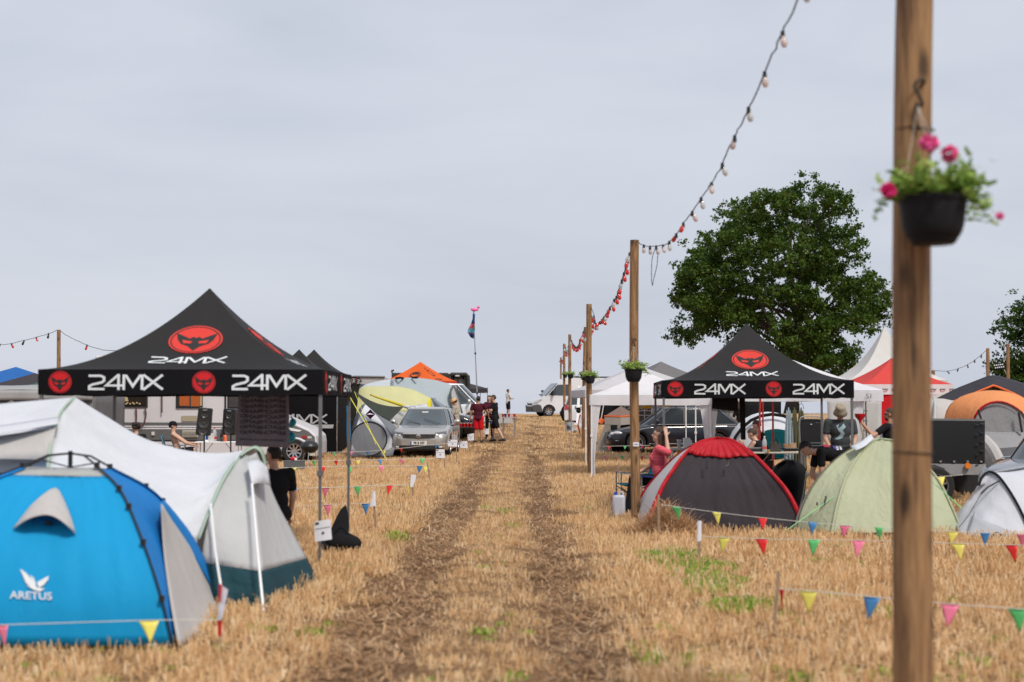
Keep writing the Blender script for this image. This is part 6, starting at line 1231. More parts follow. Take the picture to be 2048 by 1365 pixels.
mb = MB(); mb.prism([W(a, b, Yt - .1) for a, b in ((908, 758), (925, 758), (925, 770), (908, 770))], (0, .05, 0)); w_ = mb.build('window', mat('hazy_glass', (.35, .34, .38), rough=.2), t, True); mb = MB(); mb.tube([W(916, 758, Yt - .2), W(916, 770, Yt - .2)], .04, 4); mb.build('glazing_bar', ODR, w_, True)
mb = MB(); mb.box(W(915, 752, Yt - .5), (.25, .1, .08)); mb.build('marker_lamp', LAMP, t, True); mb = MB(); mb.tube([W(784, 746, Yt), W(784, 742, Yt), W(788, 741, Yt)], .06, 6); mb.build('exhaust', ODR, t, True)
for px in (800, 880): wheel(t, W(px, 800, Yt).x - t.location.x, -.1, .5, .3, 6)
t = thing('caravan', 'beige caravan roof with a small roof hatch far behind the black canopy', 'caravan', G(735, 74, -.3)); Yc = 74
mb = MB(); mb.prism([W(a, b, Yc) for a, b in ((694, 800), (694, 760), (699, 755), (710, 752.5), (765, 753), (770, 756), (771, 800))], (0, 2.2, 0)); mb.build('body', BEIGE, t, True, bevel=.05); mb = MB(); mb.prism([W(a, b, Yc - .05) for a, b in ((706, 760), (722, 759), (724, 763), (706, 764))], (0, .05, 0)); mb.build('window', GLASS, t, True)
mb = MB(); mb.tube([W(694, 757, Yc - .05), W(710, 753, Yc - .05), W(770, 754, Yc - .05)], .05, 5); mb.build('roof_edge', GREYM, t, True)
t = car('dark estate car roof just showing between the white carrier and the flag pole', G(910, 78, -.1), R(15), MC['paint_black'], [(2.2, .7), (2.1, .82), (1.8, .95), (1.2, 1.05), (0, 1.06), (-1.8, 1.08), (-2.2, 1.0)], [(2.2, .7), (2.0, .85), (1.5, .9), (-1.9, .9), (-2.2, .8)], .22, (1.4, -1.35), .35, (1.1, .35, -1.4, -2.1, 1.04, 1.55), pillars=[(-.1, .07, None)], rail=False)
gazebo('small dark canopy right of the truck frame', G(938, 92, -.2), R(10), a=1.0, eave=2.0, peak=2.35, roof=MC['canopy_dark'], val=MC['canopy_dark'], shape=lambda t: t)
# --- black covered trailer
t = thing('covered_trailer', 'black tarpaulin covered trailer with silver frame right of the foreground pole', 'trailer', (7.1, 25.5, 0)); Yk = 25
mb = MB(); mb.prism([W(a, b, Yk) for a, b in ((1800, 838), (1970, 840), (1970, 928), (1800, 926))], (.35, 1.4, 0)); mb.build('cover', mat('tarpaulin_black', (.010, .010, .011), rough=.45, bump=.25, bscale=1.5, var=.1), t, True, bevel=.02)
mb = MB(); mb.prism([W(a, b, Yk - .02) for a, b in ((1798, 927), (1972, 929), (1972, 934), (1958, 950), (1798, 950))], (.3, 1.4, 0)); mb.build('frame', mat('galvanised', (.42, .42, .43), rough=.45, metal=.5), t, True)
mb = MB(); 
for k in range(7): mb.ell(W(1800 + 27 * k, 924, Yk - .03), (.03, .02, .02), n=8, m=5)
for k in range(5): mb.box(W(1964, 848 + 18 * k, Yk - .03), (.06, .02, .015)); mb.box(W(1954, 850 + 20 * k, Yk - .03), (.05, .02, .012))
mb.build('cover_clip', CHROME, t, True); mb = MB(); mb.lathe([(.055, 0), (.05, .03), (.001, .03)], W(1935, 932, Yk - .06), 14, Matrix.Rotation(pi / 2, 3, 'X')); mb.build('side_lamp', AMBER, t, True)
mb = MB(); mb.tube([W(1842, 952, Yk - .1), W(1848, 938, Yk - .1), W(1868, 934, Yk - .1), W(1885, 940, Yk - .1), W(1893, 956, Yk - .1)], .04, 8); mb.build('mudguard', TRIM, t, True)
wheel(t, W(1866, 968, Yk).x - 7.1, -.62, .32, .18, 8); wheel(t, W(1978, 930, 25.6).x - 7.1, 1.2, .32, .18, 8)
mb = MB(); mb.tube([W(1978, 935, 25.8), W(1978, 1000, 25.8)], .03); mb.build('jockey_post', STEEL, t, True)
# ------------------------------------------------------------ people
def remesh(mb, vox, it=4):
    me = bpy.data.meshes.new('r'); me.from_pydata([tuple(p) for p in mb.v], [], mb.f); bm = bmesh.new(); bm.from_mesh(me); bmesh.ops.recalc_face_normals(bm, faces=bm.faces); bm.to_mesh(me); bm.free()
    o = bpy.data.objects.new('r', me); COL.objects.link(o); m = o.modifiers.new('r', 'REMESH'); m.mode = 'VOXEL'; m.voxel_size = vox
    s_ = o.modifiers.new('s', 'SMOOTH'); s_.iterations = it; s_.factor = .5
    dg = bpy.context.evaluated_depsgraph_get(); r = bpy.data.meshes.new_from_object(o.evaluated_get(dg)); bpy.data.objects.remove(o); bpy.data.meshes.remove(me)
    r.polygons.foreach_set('use_smooth', [True] * len(r.polygons)); return r
def put(name, me, m, parent):
    me.materials.clear(); me.materials.append(m); me.name = name; o = bpy.data.objects.new(name, me); COL.objects.link(o); o.parent = parent; return o
SKIN = mat('skin', (.56, .33, .235), rough=.55, var=.05, vscale=12); SKINR = mat('skin_tanned', (.47, .24, .155), rough=.55, var=.05, vscale=12); LIP = mat('lips', (.40, .12, .11), rough=.4); EYEW = mat('eyes', (.05, .035, .03), rough=.2)
HDK = mat('hair_dark', (.018, .011, .008), rough=.6, bump=.8, bscale=30, stretch=(3, 3, .6), var=.3, vscale=20); HBR = mat('hair_brown', (.055, .028, .016), rough=.6, bump=.8, bscale=30, stretch=(3, 3, .6), var=.3, vscale=20)
def basis(up, fwd):
    up = up.normalized(); x = fwd.cross(up).normalized(); f = up.cross(x).normalized(); return Matrix((x, f, up)).transposed()
def person(label, loc, face, h=1.78, pel=(0, 0, .95), lean=0.0, side=0.0, twist=0.0, hpitch=0.0, hyaw=0.0, arms=None, legs=None, skin=SKIN, shirt=None, sleeve='short', pants=None, plen='long', hair=HDK, hairlen='short', cap=None, hat=None, hatm=None, shades=False, vox=.014, shoes=TRIM, build=1.0, group=None, fem=False, hold=None, socks=None, beard=None):
    k = h / 1.8; t = thing('person', label, 'person', loc, face, group)
    U = (Matrix.Rotation(side, 3, 'Y') @ Matrix.Rotation(-lean, 3, 'X')) @ V((0, 0, 1)); Fw = (Matrix.Rotation(side, 3, 'Y') @ Matrix.Rotation(-lean, 3, 'X')) @ (Matrix.Rotation(twist, 3, 'Z') @ V((0, 1, 0)))
    B = basis(U, Fw); pel = V(pel); j = {}
    tp = lambda x, y, z: pel + (B @ V((x, y, z))) * k
    j['neck'] = tp(0, -.01, .535); sw = (.175 if fem else .195) * build
    for s_, n in ((1, 'R'), (-1, 'L')):
        j['sh' + n] = tp(s_ * sw, -.01, .475); j['hip' + n] = pel + V((s_ * .095 * k, 0, -.02))
    Hu = Matrix.Rotation(-hpitch - lean * .35, 3, 'X') @ V((0, 0, 1)); Hf = Matrix.Rotation(hyaw, 3, 'Z') @ (Matrix.Rotation(-hpitch - lean * .35, 3, 'X') @ V((0, 1, 0))); Hu = Matrix.Rotation(hyaw, 3, 'Z') @ Hu
    HB = basis(Hu, Hf); j['head'] = j['neck'] + (U * .06 + Hu * .095) * k + Hf * .02 * k; hc = j['head']
    arms = arms or {}; legs = legs or {}
    for s_, n in ((1, 'R'), (-1, 'L')):
        if n in arms: j['el' + n], j['wr' + n] = [V(p) * k for p in arms[n][:2]]
        else: j['el' + n] = j['sh' + n] + V((s_ * .05, .02, -.29)) * k; j['wr' + n] = j['el' + n] + V((s_ * .01, .09, -.25)) * k
        if n in legs: j['kn' + n], j['an' + n] = [V(p) * k for p in legs[n][:2]]
        else: j['kn' + n] = V((s_ * .10, .03, .50)) * k; j['an' + n] = V((s_ * .12, -.01, .08)) * k
    b = MB(); w_ = build
    E = lambda mb, x, y, z, r, g=0: mb.ell(tp(x, y, z), [(q + g) * k for q in r], B)
    def torso(mb, g):
        E(mb, 0, 0, .0, (.165 * w_, .115 * w_, .12), g); E(mb, 0, .005, .14, (.148 * w_, .105 * w_, .16), g); E(mb, 0, 0, .33, (.165 * w_, .112 * w_, .19), g); mb.cap(tp(-sw * .8, -.01, .455), tp(sw * .8, -.01, .455), (.062 + g) * k, (.062 + g) * k)
        if fem: [E(mb, s_ * .075, .085, .33, (.065, .06, .065), g) for s_ in (1, -1)]
    torso(b, 0); b.cap(tp(0, -.015, .46), hc - Hu * .08 * k, .058 * k, .052 * k); mbn = MB()
    for s_, n in ((1, 'R'), (-1, 'L')):
        b.cap(j['sh' + n], j['el' + n], .052 * k * w_, .040 * k * w_); b.cap(j['el' + n], j['wr' + n], .040 * k * w_, .026 * k * w_)
        b.cap(j['hip' + n], j['kn' + n], .085 * k * w_, .056 * k * w_); b.cap(j['kn' + n], j['an' + n], .054 * k * w_, .036 * k * w_)
        # hand: palm, four unequal bent fingers, thumb from the side
        a = (j['wr' + n] - j['el' + n]).normalized(); pn = a.cross(V((0, 0, 1)) if abs(a.z) < .85 else V((0, 1, 0))).normalized() * s_
        if len(arms.get(n, ())) > 2: pn = V(arms[n][2]).normalized()
        sd = a.cross(pn).normalized(); c = j['wr' + n] + a * .055 * k
        b.ell(c, (.038 * k, .018 * k, .052 * k), basis(a, pn), 10, 7)
        for f_ in range(4):
            q = c + a * .045 * k + sd * (.028 - .019 * f_) * k; L_ = (.036, .042, .039, .030)[f_] * k; fr = max(.0085 * k, vox * .62)
            m1 = q + (a * .9 + pn * .35).normalized() * L_; m2 = m1 + (a * .5 + pn * .85).normalized() * L_ * .85; b.cap(q, m1, fr, fr * .95, 8); b.cap(m1, m2, fr * .95, fr * .85, 8)
        q = c - a * .015 * k + sd * .034 * k; b.cap(q, q + (a * .6 + sd * .7 + pn * .35).normalized() * .055 * k, .012 * k, .010 * k, 8)
        ft = V((0, 1, 0)) if not (n in legs and len(legs[n]) > 2) else V(legs[n][2]).normalized(); b.cap(j['an' + n] + V((0, 0, -.02)) - ft * .03 * k, j['an' + n] + ft * .15 * k + V((0, 0, -.045)) * k, .036 * k, .028 * k)
    hl = lambda x, y, z: hc + (HB @ V((x, y, z))) * k
    b.ell(hl(0, -.012, .022), (.076 * k, .095 * k, .094 * k), HB, 16, 12); b.ell(hl(0, .022, -.045), (.056 * k, .064 * k, .070 * k), HB, 14, 10); b.ell(hl(0, .062, -.095), (.026 * k, .024 * k, .020 * k), HB)
    b.cap(hl(0, .080, .012), hl(0, .104, -.028), .010 * k, .015 * k, 8); b.cap(hl(-.045, .070, .030), hl(.045, .070, .030), .012 * k, .012 * k, 8)
    for s_ in (1, -1): b.ell(hl(s_ * .078, -.008, -.008), (.010 * k, .020 * k, .032 * k), HB, 8, 6)
    bo = put('body', remesh(b, vox, 3), skin, t)
    e_ = MB(); [e_.ell(hl(s_ * .031, .077, .006), (.012 * k, .007 * k, .007 * k), HB, 8, 6) for s_ in (1, -1)]; e_.build('eyes', EYEW, bo, smooth=True)
    e_ = MB(); e_.ell(hl(0, .088, -.058), (.023 * k, .007 * k, .008 * k), HB, 8, 6); e_.build('mouth', LIP, bo, smooth=True)
    if hair:
        hb = MB(); n, m_ = 22, 14; vs = []; fs = []
        for i in range(m_ + 1):
            for q in range(n):
                a1 = pi * i / m_; a2 = 2 * pi * q / n; d = V((sin(a1) * cos(a2), sin(a1) * sin(a2), -cos(a1))); g = 1.09 + .03 * mnoise.noise(d * 3 + V(loc))
                vs.append(hl(d.x * .078 * g, -.014 + d.y * .098 * g, .026 + d.z * .098 * g))
        for i in range(m_):
            for q in range(n):
                a1 = pi * (i + .5) / m_; a2 = 2 * pi * (q + .5) / n; d = V((sin(a1) * cos(a2), sin(a1) * sin(a2), -cos(a1)))
                if d.z < -.62 or (d.y > .10 and d.z < .42 - (.25 if d.y < .5 else 0)) or (d.y > -.25 and d.z < -.05): continue
                fs.append((i * n + q, i * n + (q + 1) % n, (i + 1) * n + (q + 1) % n, (i + 1) * n + q))
        if hairlen != 'bald': hb.add(vs, fs)
        if hairlen == 'long':
            for q in range(9):
                a2 = pi + pi * (q) / 8; x = cos(a2) * .072; y = sin(a2) * .075 - .02; st = hl(x, y, .02); e1 = hl(x * 1.05, y - .01, -.10); e2 = e1 + (-U * .20 + B @ V((0, -.02, 0))) * k; hb.tube(smooth_line([st, e1, e2, e2 - U * .06], 4), [.030 * k] * 4 + [.030 * k] * 4 + [.026 * k] * 4 + [.008 * k], 7)
        if hairlen == 'bun': hb.ell(hl(0, -.10, .05), (.05 * k, .05 * k, .045 * k), HB)
        if hairlen == 'curly': [hb.ell(hl(.07 * cos(q * 1.3), -.03 + .07 * sin(q * 1.3), .05 + .05 * sin(q * 2.1)), .05 * k, n=8, m=6) for q in range(14)]
        hb.build('hair', hair, bo, smooth='all')
    if beard: e_ = MB(); e_.ell(hl(0, .035, -.075), (.052 * k, .055 * k, .045 * k), HB); e_.build('beard', beard, bo, smooth=True)
    if cap:
        c_ = MB(); c_.lathe([(.088 * k, .018 * k), (.089 * k, .05 * k), (.080 * k, .09 * k), (.055 * k, .118 * k), (.001, .128 * k)], hl(0, -.008, 0), 20, HB, sy=1.18)
        c_.grid([[hl(x * .075, .075 + (1 - x * x) * d_ * .085, .035 - .012 * x * x - .012 * d_) for x in (-1, -.6, -.2, .2, .6, 1)] for d_ in (0, .5, 1)]); c_.build('cap', cap, t, smooth=True, thick=.004)
    if hat:
        c_ = MB(); fl = (.125, -.035) if hat == 'bucket' else (.155, .015)
        c_.lathe([(fl[0] * k, fl[1] * k), (.095 * k, .035 * k), (.090 * k, .05 * k), (.088 * k, .10 * k), (.078 * k, .125 * k), (.001, .132 * k)], hl(0, -.006, 0), 24, HB, sy=1.15, cap=False); c_.build('hat', hatm, t, smooth='all', thick=.005)
        if hat == 'straw': c_ = MB(); c_.lathe([(.095 * k, .032 * k), (.0945 * k, .06 * k), (.092 * k, .06 * k)], hl(0, -.006, 0), 24, HB, sy=1.16, cap=False); c_.build('hat_band', plast('hat_band', (.7, .25, .02)), t)
    if shades: c_ = MB(); [c_.ell(hl(s_ * .032, .088, .010), (.026 * k, .008 * k, .018 * k), HB, 10, 6) for s_ in (1, -1)]; [c_.tube([hl(s_ * .055, .082, .014), hl(s_ * .078, .0, .012)], .004 * k, 5) for s_ in (1, -1)]; c_.tube([hl(-.01, .092, .014), hl(.01, .092, .014)], .004 * k, 5); c_.build('sunglasses', INKBLK, t, smooth=True)
    if shirt:
        c_ = MB(); torso(c_, .016); E(c_, 0, 0, -.03, (.165 * w_, .12 * w_, .10), .022); fr = {'short': .62, 'none': .12, 'long': 1.0, 'half': .95}[sleeve]
        if sleeve != 'none':
            for n in 'RL': c_.cap(j['sh' + n], j['sh' + n].lerp(j['el' + n], fr), .064 * k * w_, .060 * k * w_)
        if sleeve == 'long':
            for n in 'RL': c_.cap(j['el' + n], j['el' + n].lerp(j['wr' + n], .9), .056 * k, .042 * k)
        so_ = put('shirt', remesh(c_, vox, 5), shirt, t)
    if pants:
        c_ = MB(); c_.ell(tp(0, -.005, -.02), (.178 * k * w_, .13 * k * w_, .12 * k), B)
        for s_, n in ((1, 'R'), (-1, 'L')):
            if plen == 'long': c_.cap(j['hip' + n], j['kn' + n], .098 * k * w_, .072 * k * w_); c_.cap(j['kn' + n], j['an' + n] + V((0, 0, .02)), .070 * k * w_, .056 * k)
            else: c_.cap(j['hip' + n], j['hip' + n].lerp(j['kn' + n], .86), .105 * k * w_, .092 * k * w_)
        put('shorts' if plen != 'long' else 'trousers', remesh(c_, vox, 4), pants, t)
    if shoes:
        for s_, n in ((1, 'R'), (-1, 'L')):
            ft = V((0, 1, 0)) if not (n in legs and len(legs[n]) > 2) else V(legs[n][2]).normalized(); c_ = MB()
            c_.cap(j['an' + n] + V((0, 0, -.03)) - ft * .035 * k, j['an' + n] + ft * .17 * k + V((0, 0, -.045)) * k, .046 * k, .036 * k); c_.cap(j['an' + n], j['an' + n] + V((0, 0, -.03)), .045 * k, .045 * k); c_.build('shoe', shoes, t, smooth=True)
    return t, j
def decal_on(t, part, view, up, polys, m, name='print', off=.006):
    """lay flat polygons (metres, centred) onto a clothing mesh by casting towards it; view = (origin, direction) in the thing's space"""
    from mathutils.bvhtree import BVHTree
    o = [c for c in kids(t) if c.name.split('.')[0] == part][0]; me = o.data; tr = BVHTree.FromPolygons([v.co for v in me.vertices], [tuple(p.vertices) for p in me.polygons])
    org = V(view[0]); d = V(view[1]).normalized(); u = V(up).normalized(); r = d.cross(u).normalized(); mb = MB()
    def fm(x, y, of):
        q = org + r * x + u * y; hit = tr.ray_cast(q, d)
        return (hit[0] - d * (off + of)) if hit[0] else q + d * .3
    art(mb, polys, fm, 0, .03); return mb.build(name, m, t)
SEAT = dict(legs={'R': ((.16, .42, .50), (.17, .50, .08)), 'L': ((-.16, .42, .50), (-.17, .50, .08))})
TB = cloth('tee_black', (.012, .012, .014)); TBUR = cloth('tee_burgundy', (.075, .012, .022)); TBEI = cloth('tee_beige', (.40, .36, .28)); TWHI = cloth('tee_white', (.62, .62, .62)); TGRY = cloth('tee_grey', (.055, .062, .068)); SHR = cloth('shorts_red', (.60, .012, .022)); SHB = cloth('shorts_black', (.012, .012, .014)); JEAN = cloth('shorts_denim', (.20, .27, .36)); KHA = mat('hat_khaki', (.32, .27, .20), rough=.9, bump=.2); STRW = mat('hat_straw', (.68, .42, .18), rough=.8, bump=.5, bscale=60)
def stripes():
    m = mat('tee_striped', (.62, .04, .065), rough=.9, var=.05); nt = m.node_tree; b = [n for n in nt.nodes if n.type == 'BSDF_PRINCIPLED'][0]; tc = [n for n in nt.nodes if n.type == 'TEX_COORD'][0]
    w_ = nd(nt, 'ShaderNodeTexWave', Scale=14.0, Distortion=.6); w_.bands_direction = 'Z'; nt.links.new(tc.outputs['Object'], w_.inputs['Vector']); r = nd(nt, 'ShaderNodeValToRGB'); nt.links.new(w_.outputs[0], r.inputs[0]); E = r.color_ramp.elements; E[0].position = .80; E[0].color = (.64, .018, .05, 1); E[1].position = .90; E[1].color = (.75, .34, .38, 1); nt.links.new(r.outputs[0], b.inputs['Base Color']); return m
STR = stripes()
rz = lambda d: R(d)
# woman in red by the pole, seen in profile facing left, hand in her hair
g0 = G(1320, 22.5); wt, wj = person('woman in a red striped blouse sitting with one hand in her long hair', g0, rz(78), 1.80, pel=(0, 0, .58), lean=.04, hyaw=.1, hpitch=-.12, legs={'R': ((.14, .42, .56), (.15, .50, .10)), 'L': ((-.14, .42, .56), (-.15, .50, .10))},
    arms={'L': ((-.25, -.15, 1.00), (-.15, -.11, 1.24), (0, 0, 1)), 'R': ((.27, .16, .78), (.18, .38, .66))}, shirt=STR, sleeve='half', pants=SHB, hair=HBR, hairlen='long', vox=.011, fem=True, shoes=TRIM)
# man with cap, shirtless
person('shirtless man with a black cap and sunglasses sitting in a camp chair by the motorhome', G(357, 38.2), rz(-80), 1.82, pel=(0, 0, .46), lean=-.22, hpitch=.05, skin=SKIN, arms={'R': ((.24, .22, .68), (.10, .42, .62)), 'L': ((-.24, .22, .68), (-.06, .44, .66))}, pants=SHB, plen='short', hair=HDK, cap=TB, shades=True, **SEAT)
person('dark haired person sitting with their back to the camera in front of the motorhome', G(274, 36.5), rz(10), 1.8, pel=(0, 0, .44), shirt=TB, pants=SHB, hair=HDK, hairlen='curly', vox=.02, **SEAT)
# person in black behind the white tent
person('person in a black tee sitting behind the teal skirted tent, seen from behind', G(554, 17.6), rz(35), 1.82, pel=(0, 0, .42), lean=.10, hyaw=.35, shirt=TB, pants=SHB, plen='short', hair=HDK, hairlen='short', vox=.011, build=1.05, **SEAT)
# group at the cup tables
person('man in a beige tee and orange straw hat standing beside the silver car', G(913, 50.8), rz(75), 1.76, lean=.06, hpitch=.45, shades=True, arms={'L': ((-.25, .06, 1.12), (-.12, .30, 1.13)), 'R': ((.25, .06, 1.12), (.12, .30, 1.13))}, shirt=TBEI, pants=JEAN, plen='short', hair=HBR, hat='straw', hatm=STRW, vox=.016, skin=SKINR)
person('man in a burgundy tee and red shorts seen from behind', G(957, 54.2), rz(-8), 1.80, shirt=TBUR, pants=SHR, plen='short', hair=HDK, arms={'R': ((.33, .03, 1.20), (.36, .18, 1.0)), 'L': ((-.29, -.02, 1.16), (-.33, .02, .90))}, vox=.016, build=1.12, skin=SKINR)
person('woman with long dark hair and burgundy top holding a cup between the two men', G(979, 56.2), rz(170), 1.68, hyaw=-.2, shirt=TBUR, sleeve='short', pants=SHB, hair=HDK, hairlen='long', fem=True, arms={'R': ((.22, .06, 1.08), (.12, .28, 1.20)), 'L': ((-.22, .06, 1.08), (-.10, .26, 1.18))}, vox=.016)
person('man in a black tee and black shorts stepping forward with a blue cup', G(991, 54.6), rz(70), 1.86, lean=.10, hyaw=.25, hpitch=.15, shirt=TB, pants=SHB, plen='short', hair=HBR, arms={'R': ((.26, .08, 1.16), (.20, .30, 1.10)), 'L': ((-.28, .06, 1.14), (-.26, .26, 1.0))}, legs={'R': ((.12, .14, .50), (.14, .10, .08)), 'L': ((-.14, -.14, .50), (-.20, -.40, .10))}, vox=.016, socks=1)
person('man in a white tee with crossed arms standing alone on the crest', G(1016, 90), rz(-60), 1.76, shirt=TWHI, pants=SHB, plen='short', hair=HBR, arms={'R': ((.24, .10, 1.14), (-.04, .24, 1.20)), 'L': ((-.24, .10, 1.14), (.04, .26, 1.16))}, vox=.02, skin=SKINR)
person('person in a black tank top standing on the crest left of the white van', G(1085, 101), rz(-75), 1.8, shirt=TB, sleeve='none', pants=SHB, hair=HDK, vox=.022, arms={'R': ((.24, .10, 1.14), (.10, .30, 1.14)), 'L': ((-.24, .10, 1.14), (-.08, .30, 1.12))})
PAT = mat('tee_patterned', (.6, .6, .62), rough=.9); nt = PAT.node_tree; b = [n for n in nt.nodes if n.type == 'BSDF_PRINCIPLED'][0]; tc_ = [n for n in nt.nodes if n.type == 'TEX_COORD'][0]; w_ = nd(nt, 'ShaderNodeTexWave', Scale=5.0, Distortion=9.0, Detail=1.0); nt.links.new(tc_.outputs['Object'], w_.inputs['Vector']); r_ = nd(nt, 'ShaderNodeValToRGB'); r_.color_ramp.elements[0].position = .25; r_.color_ramp.elements[0].color = (.02, .02, .03, 1); r_.color_ramp.elements[1].position = .35; r_.color_ramp.elements[1].color = (.62, .62, .66, 1); nt.links.new(w_.outputs[0], r_.inputs[0]); nt.links.new(r_.outputs[0], b.inputs['Base Color'])
person('person in a black and white patterned top standing behind the dark estate car', G(1314, 51), rz(20), 1.70, shirt=PAT, pants=SHB, hair=HDK, hairlen='bun', vox=.02, fem=True)
person('woman with fair ponytail and black top leaning over behind the dark estate car', G(1481, 50.2), rz(60), 1.68, lean=.25, shirt=TB, pants=SHB, hair=HBR, hairlen='long', arms={'R': ((.22, .26, 1.05), (.12, .52, 1.08)), 'L': ((-.22, .26, 1.05), (-.1, .52, 1.06))}, vox=.018, fem=True)
person('seated man in a black sleeveless top resting his chin on his hand', G(1530, 30.4), rz(62), 1.82, pel=(0, 0, .48), lean=.42, hpitch=.35, shirt=TB, sleeve='none', pants=cloth('shorts_maroon', (.10, .015, .02)), plen='short', hair=HBR, arms={'L': ((-.20, .42, .62), (-.08, .50, .84)), 'R': ((.20, .42, .62), (.05, .50, .86))}, vox=.014, **SEAT)
person('second seated man in black just behind the man resting his chin', G(1529, 33.2), rz(70), 1.84, pel=(0, 0, .54), lean=.25, hpitch=.3, shirt=TB, sleeve='none', pants=SHB, plen='short', hair=HBR, arms={'L': ((-.20, .36, .66), (-.08, .56, .66)), 'R': ((.20, .36, .66), (.05, .56, .66))}, vox=.014, **SEAT)
bk, bj = person('man in a khaki bucket hat and charcoal tee looking down beside the grill', G(1679, 25.6), rz(172), 1.78, lean=.05, hpitch=.55, shirt=TGRY, sleeve='short', pants=SHB, hair=HBR, hat='bucket', hatm=KHA, arms={'R': ((.27, .03, 1.15), (.20, .22, .98)), 'L': ((-.27, .03, 1.15), (-.20, .22, .98))}, vox=.012, build=1.12)
TEALP = plast('print_ice', (.30, .42, .48), .7)
decal_on(bk, 'shirt', ((0, 1, 1.26), (0, -1, 0)), (0, 0, 1), [[(-.08, .10), (-.03, .13), (-.05, .05), (.01, .09), (.05, .14), (.09, .08), (.03, .02), (.07, -.04), (.02, -.12), (-.05, -.15), (-.11, -.14), (-.03, -.08), (.0, -.03), (-.05, .02)]], TEALP)
bd, dj = person('man in a black tee bending down beside the pale green tent', G(1688, 23.4), rz(88), 1.80, pel=(0, -.05, .92), lean=1.50, hpitch=.35, shirt=TB, pants=SHB, hair=HDK, arms={'R': ((.20, .50, .62), (.16, .40, .40)), 'L': ((-.22, .42, .66), (-.18, .36, .40))}, vox=.012, build=1.1)
PRC = [plast('print_magenta', (.5, .04, .10), .7), plast('print_violet', (.08, .03, .30), .7), INK]
decal_on(bd, 'shirt', ((0, .22, 2), (0, 0, -1)), (0, 1, 0), [[(-.13, .04), (-.02, .08), (.10, .05), (.12, .12), (0, .17), (-.12, .13)]], PRC[0]); decal_on(bd, 'shirt', ((0, .22, 2), (0, 0, -1)), (0, 1, 0), [[(-.14, -.08), (.13, -.07), (.14, .0), (-.13, -.01)]], PRC[1], off=.008)
decal_on(bd, 'shirt', ((-.08, .12, 2), (0, 0, -1)), (0, 1, 0), [[(x, y), (x + .022, y), (x + .022, y + .035), (x, y + .035)] for x in (-.06, -.03, 0, .03, .06, .09, .12) for y in (-.05, .0)], PRC[2], off=.01)
fn, fj = person('man in a black tee with white back print holding up a red funnel', G(1778, 24.3), rz(52), 1.64, lean=-.02, hyaw=.35, shirt=TB, pants=SHB, hair=HBR, shades=True, beard=HBR, arms={'L': ((-.48, .12, 1.34), (-.52, .34, 1.60), (0, 0, 1)), 'R': ((.26, .12, 1.12), (.18, .34, 1.05))}, vox=.012, build=1.08, skin=SKINR)
decal_on(fn, 'shirt', ((0, -1, 1.30), (0, 1, 0)), (0, 0, 1), [[(x, y), (x + .03, y), (x + .03, y + .018), (x, y + .018)] for x in (-.10, -.06, -.02, .02, .06) for y in (-.14, -.10, -.06, -.02, .02)], INK); decal_on(fn, 'shirt', ((0, -1, 1.30), (0, 1, 0)), (0, 0, 1), [[(-.12, .06), (.12, .06), (.12, .11), (-.12, .11)]], PRC[1])
person('dark haired person visible above the beige tent, beyond the trailer', G(1879, 86), rz(20), 1.74, shirt=TGRY, pants=SHB, hair=HDK, vox=.025); person('person whose head only shows over the black tent slope', G(1913, 92), rz(-20), 1.70, shirt=TGRY, pants=SHB, hair=HBR, vox=.025)
person('person in a dark top reaching down behind the silver car roof', G(812, 52.6), rz(80), 1.78, lean=.35, shirt=TB, pants=SHB, hair=HDK, vox=.02, arms={'L': ((-.20, .40, 1.0), (-.15, .48, .74)), 'R': ((.20, .38, 1.02), (.15, .5, .78))})
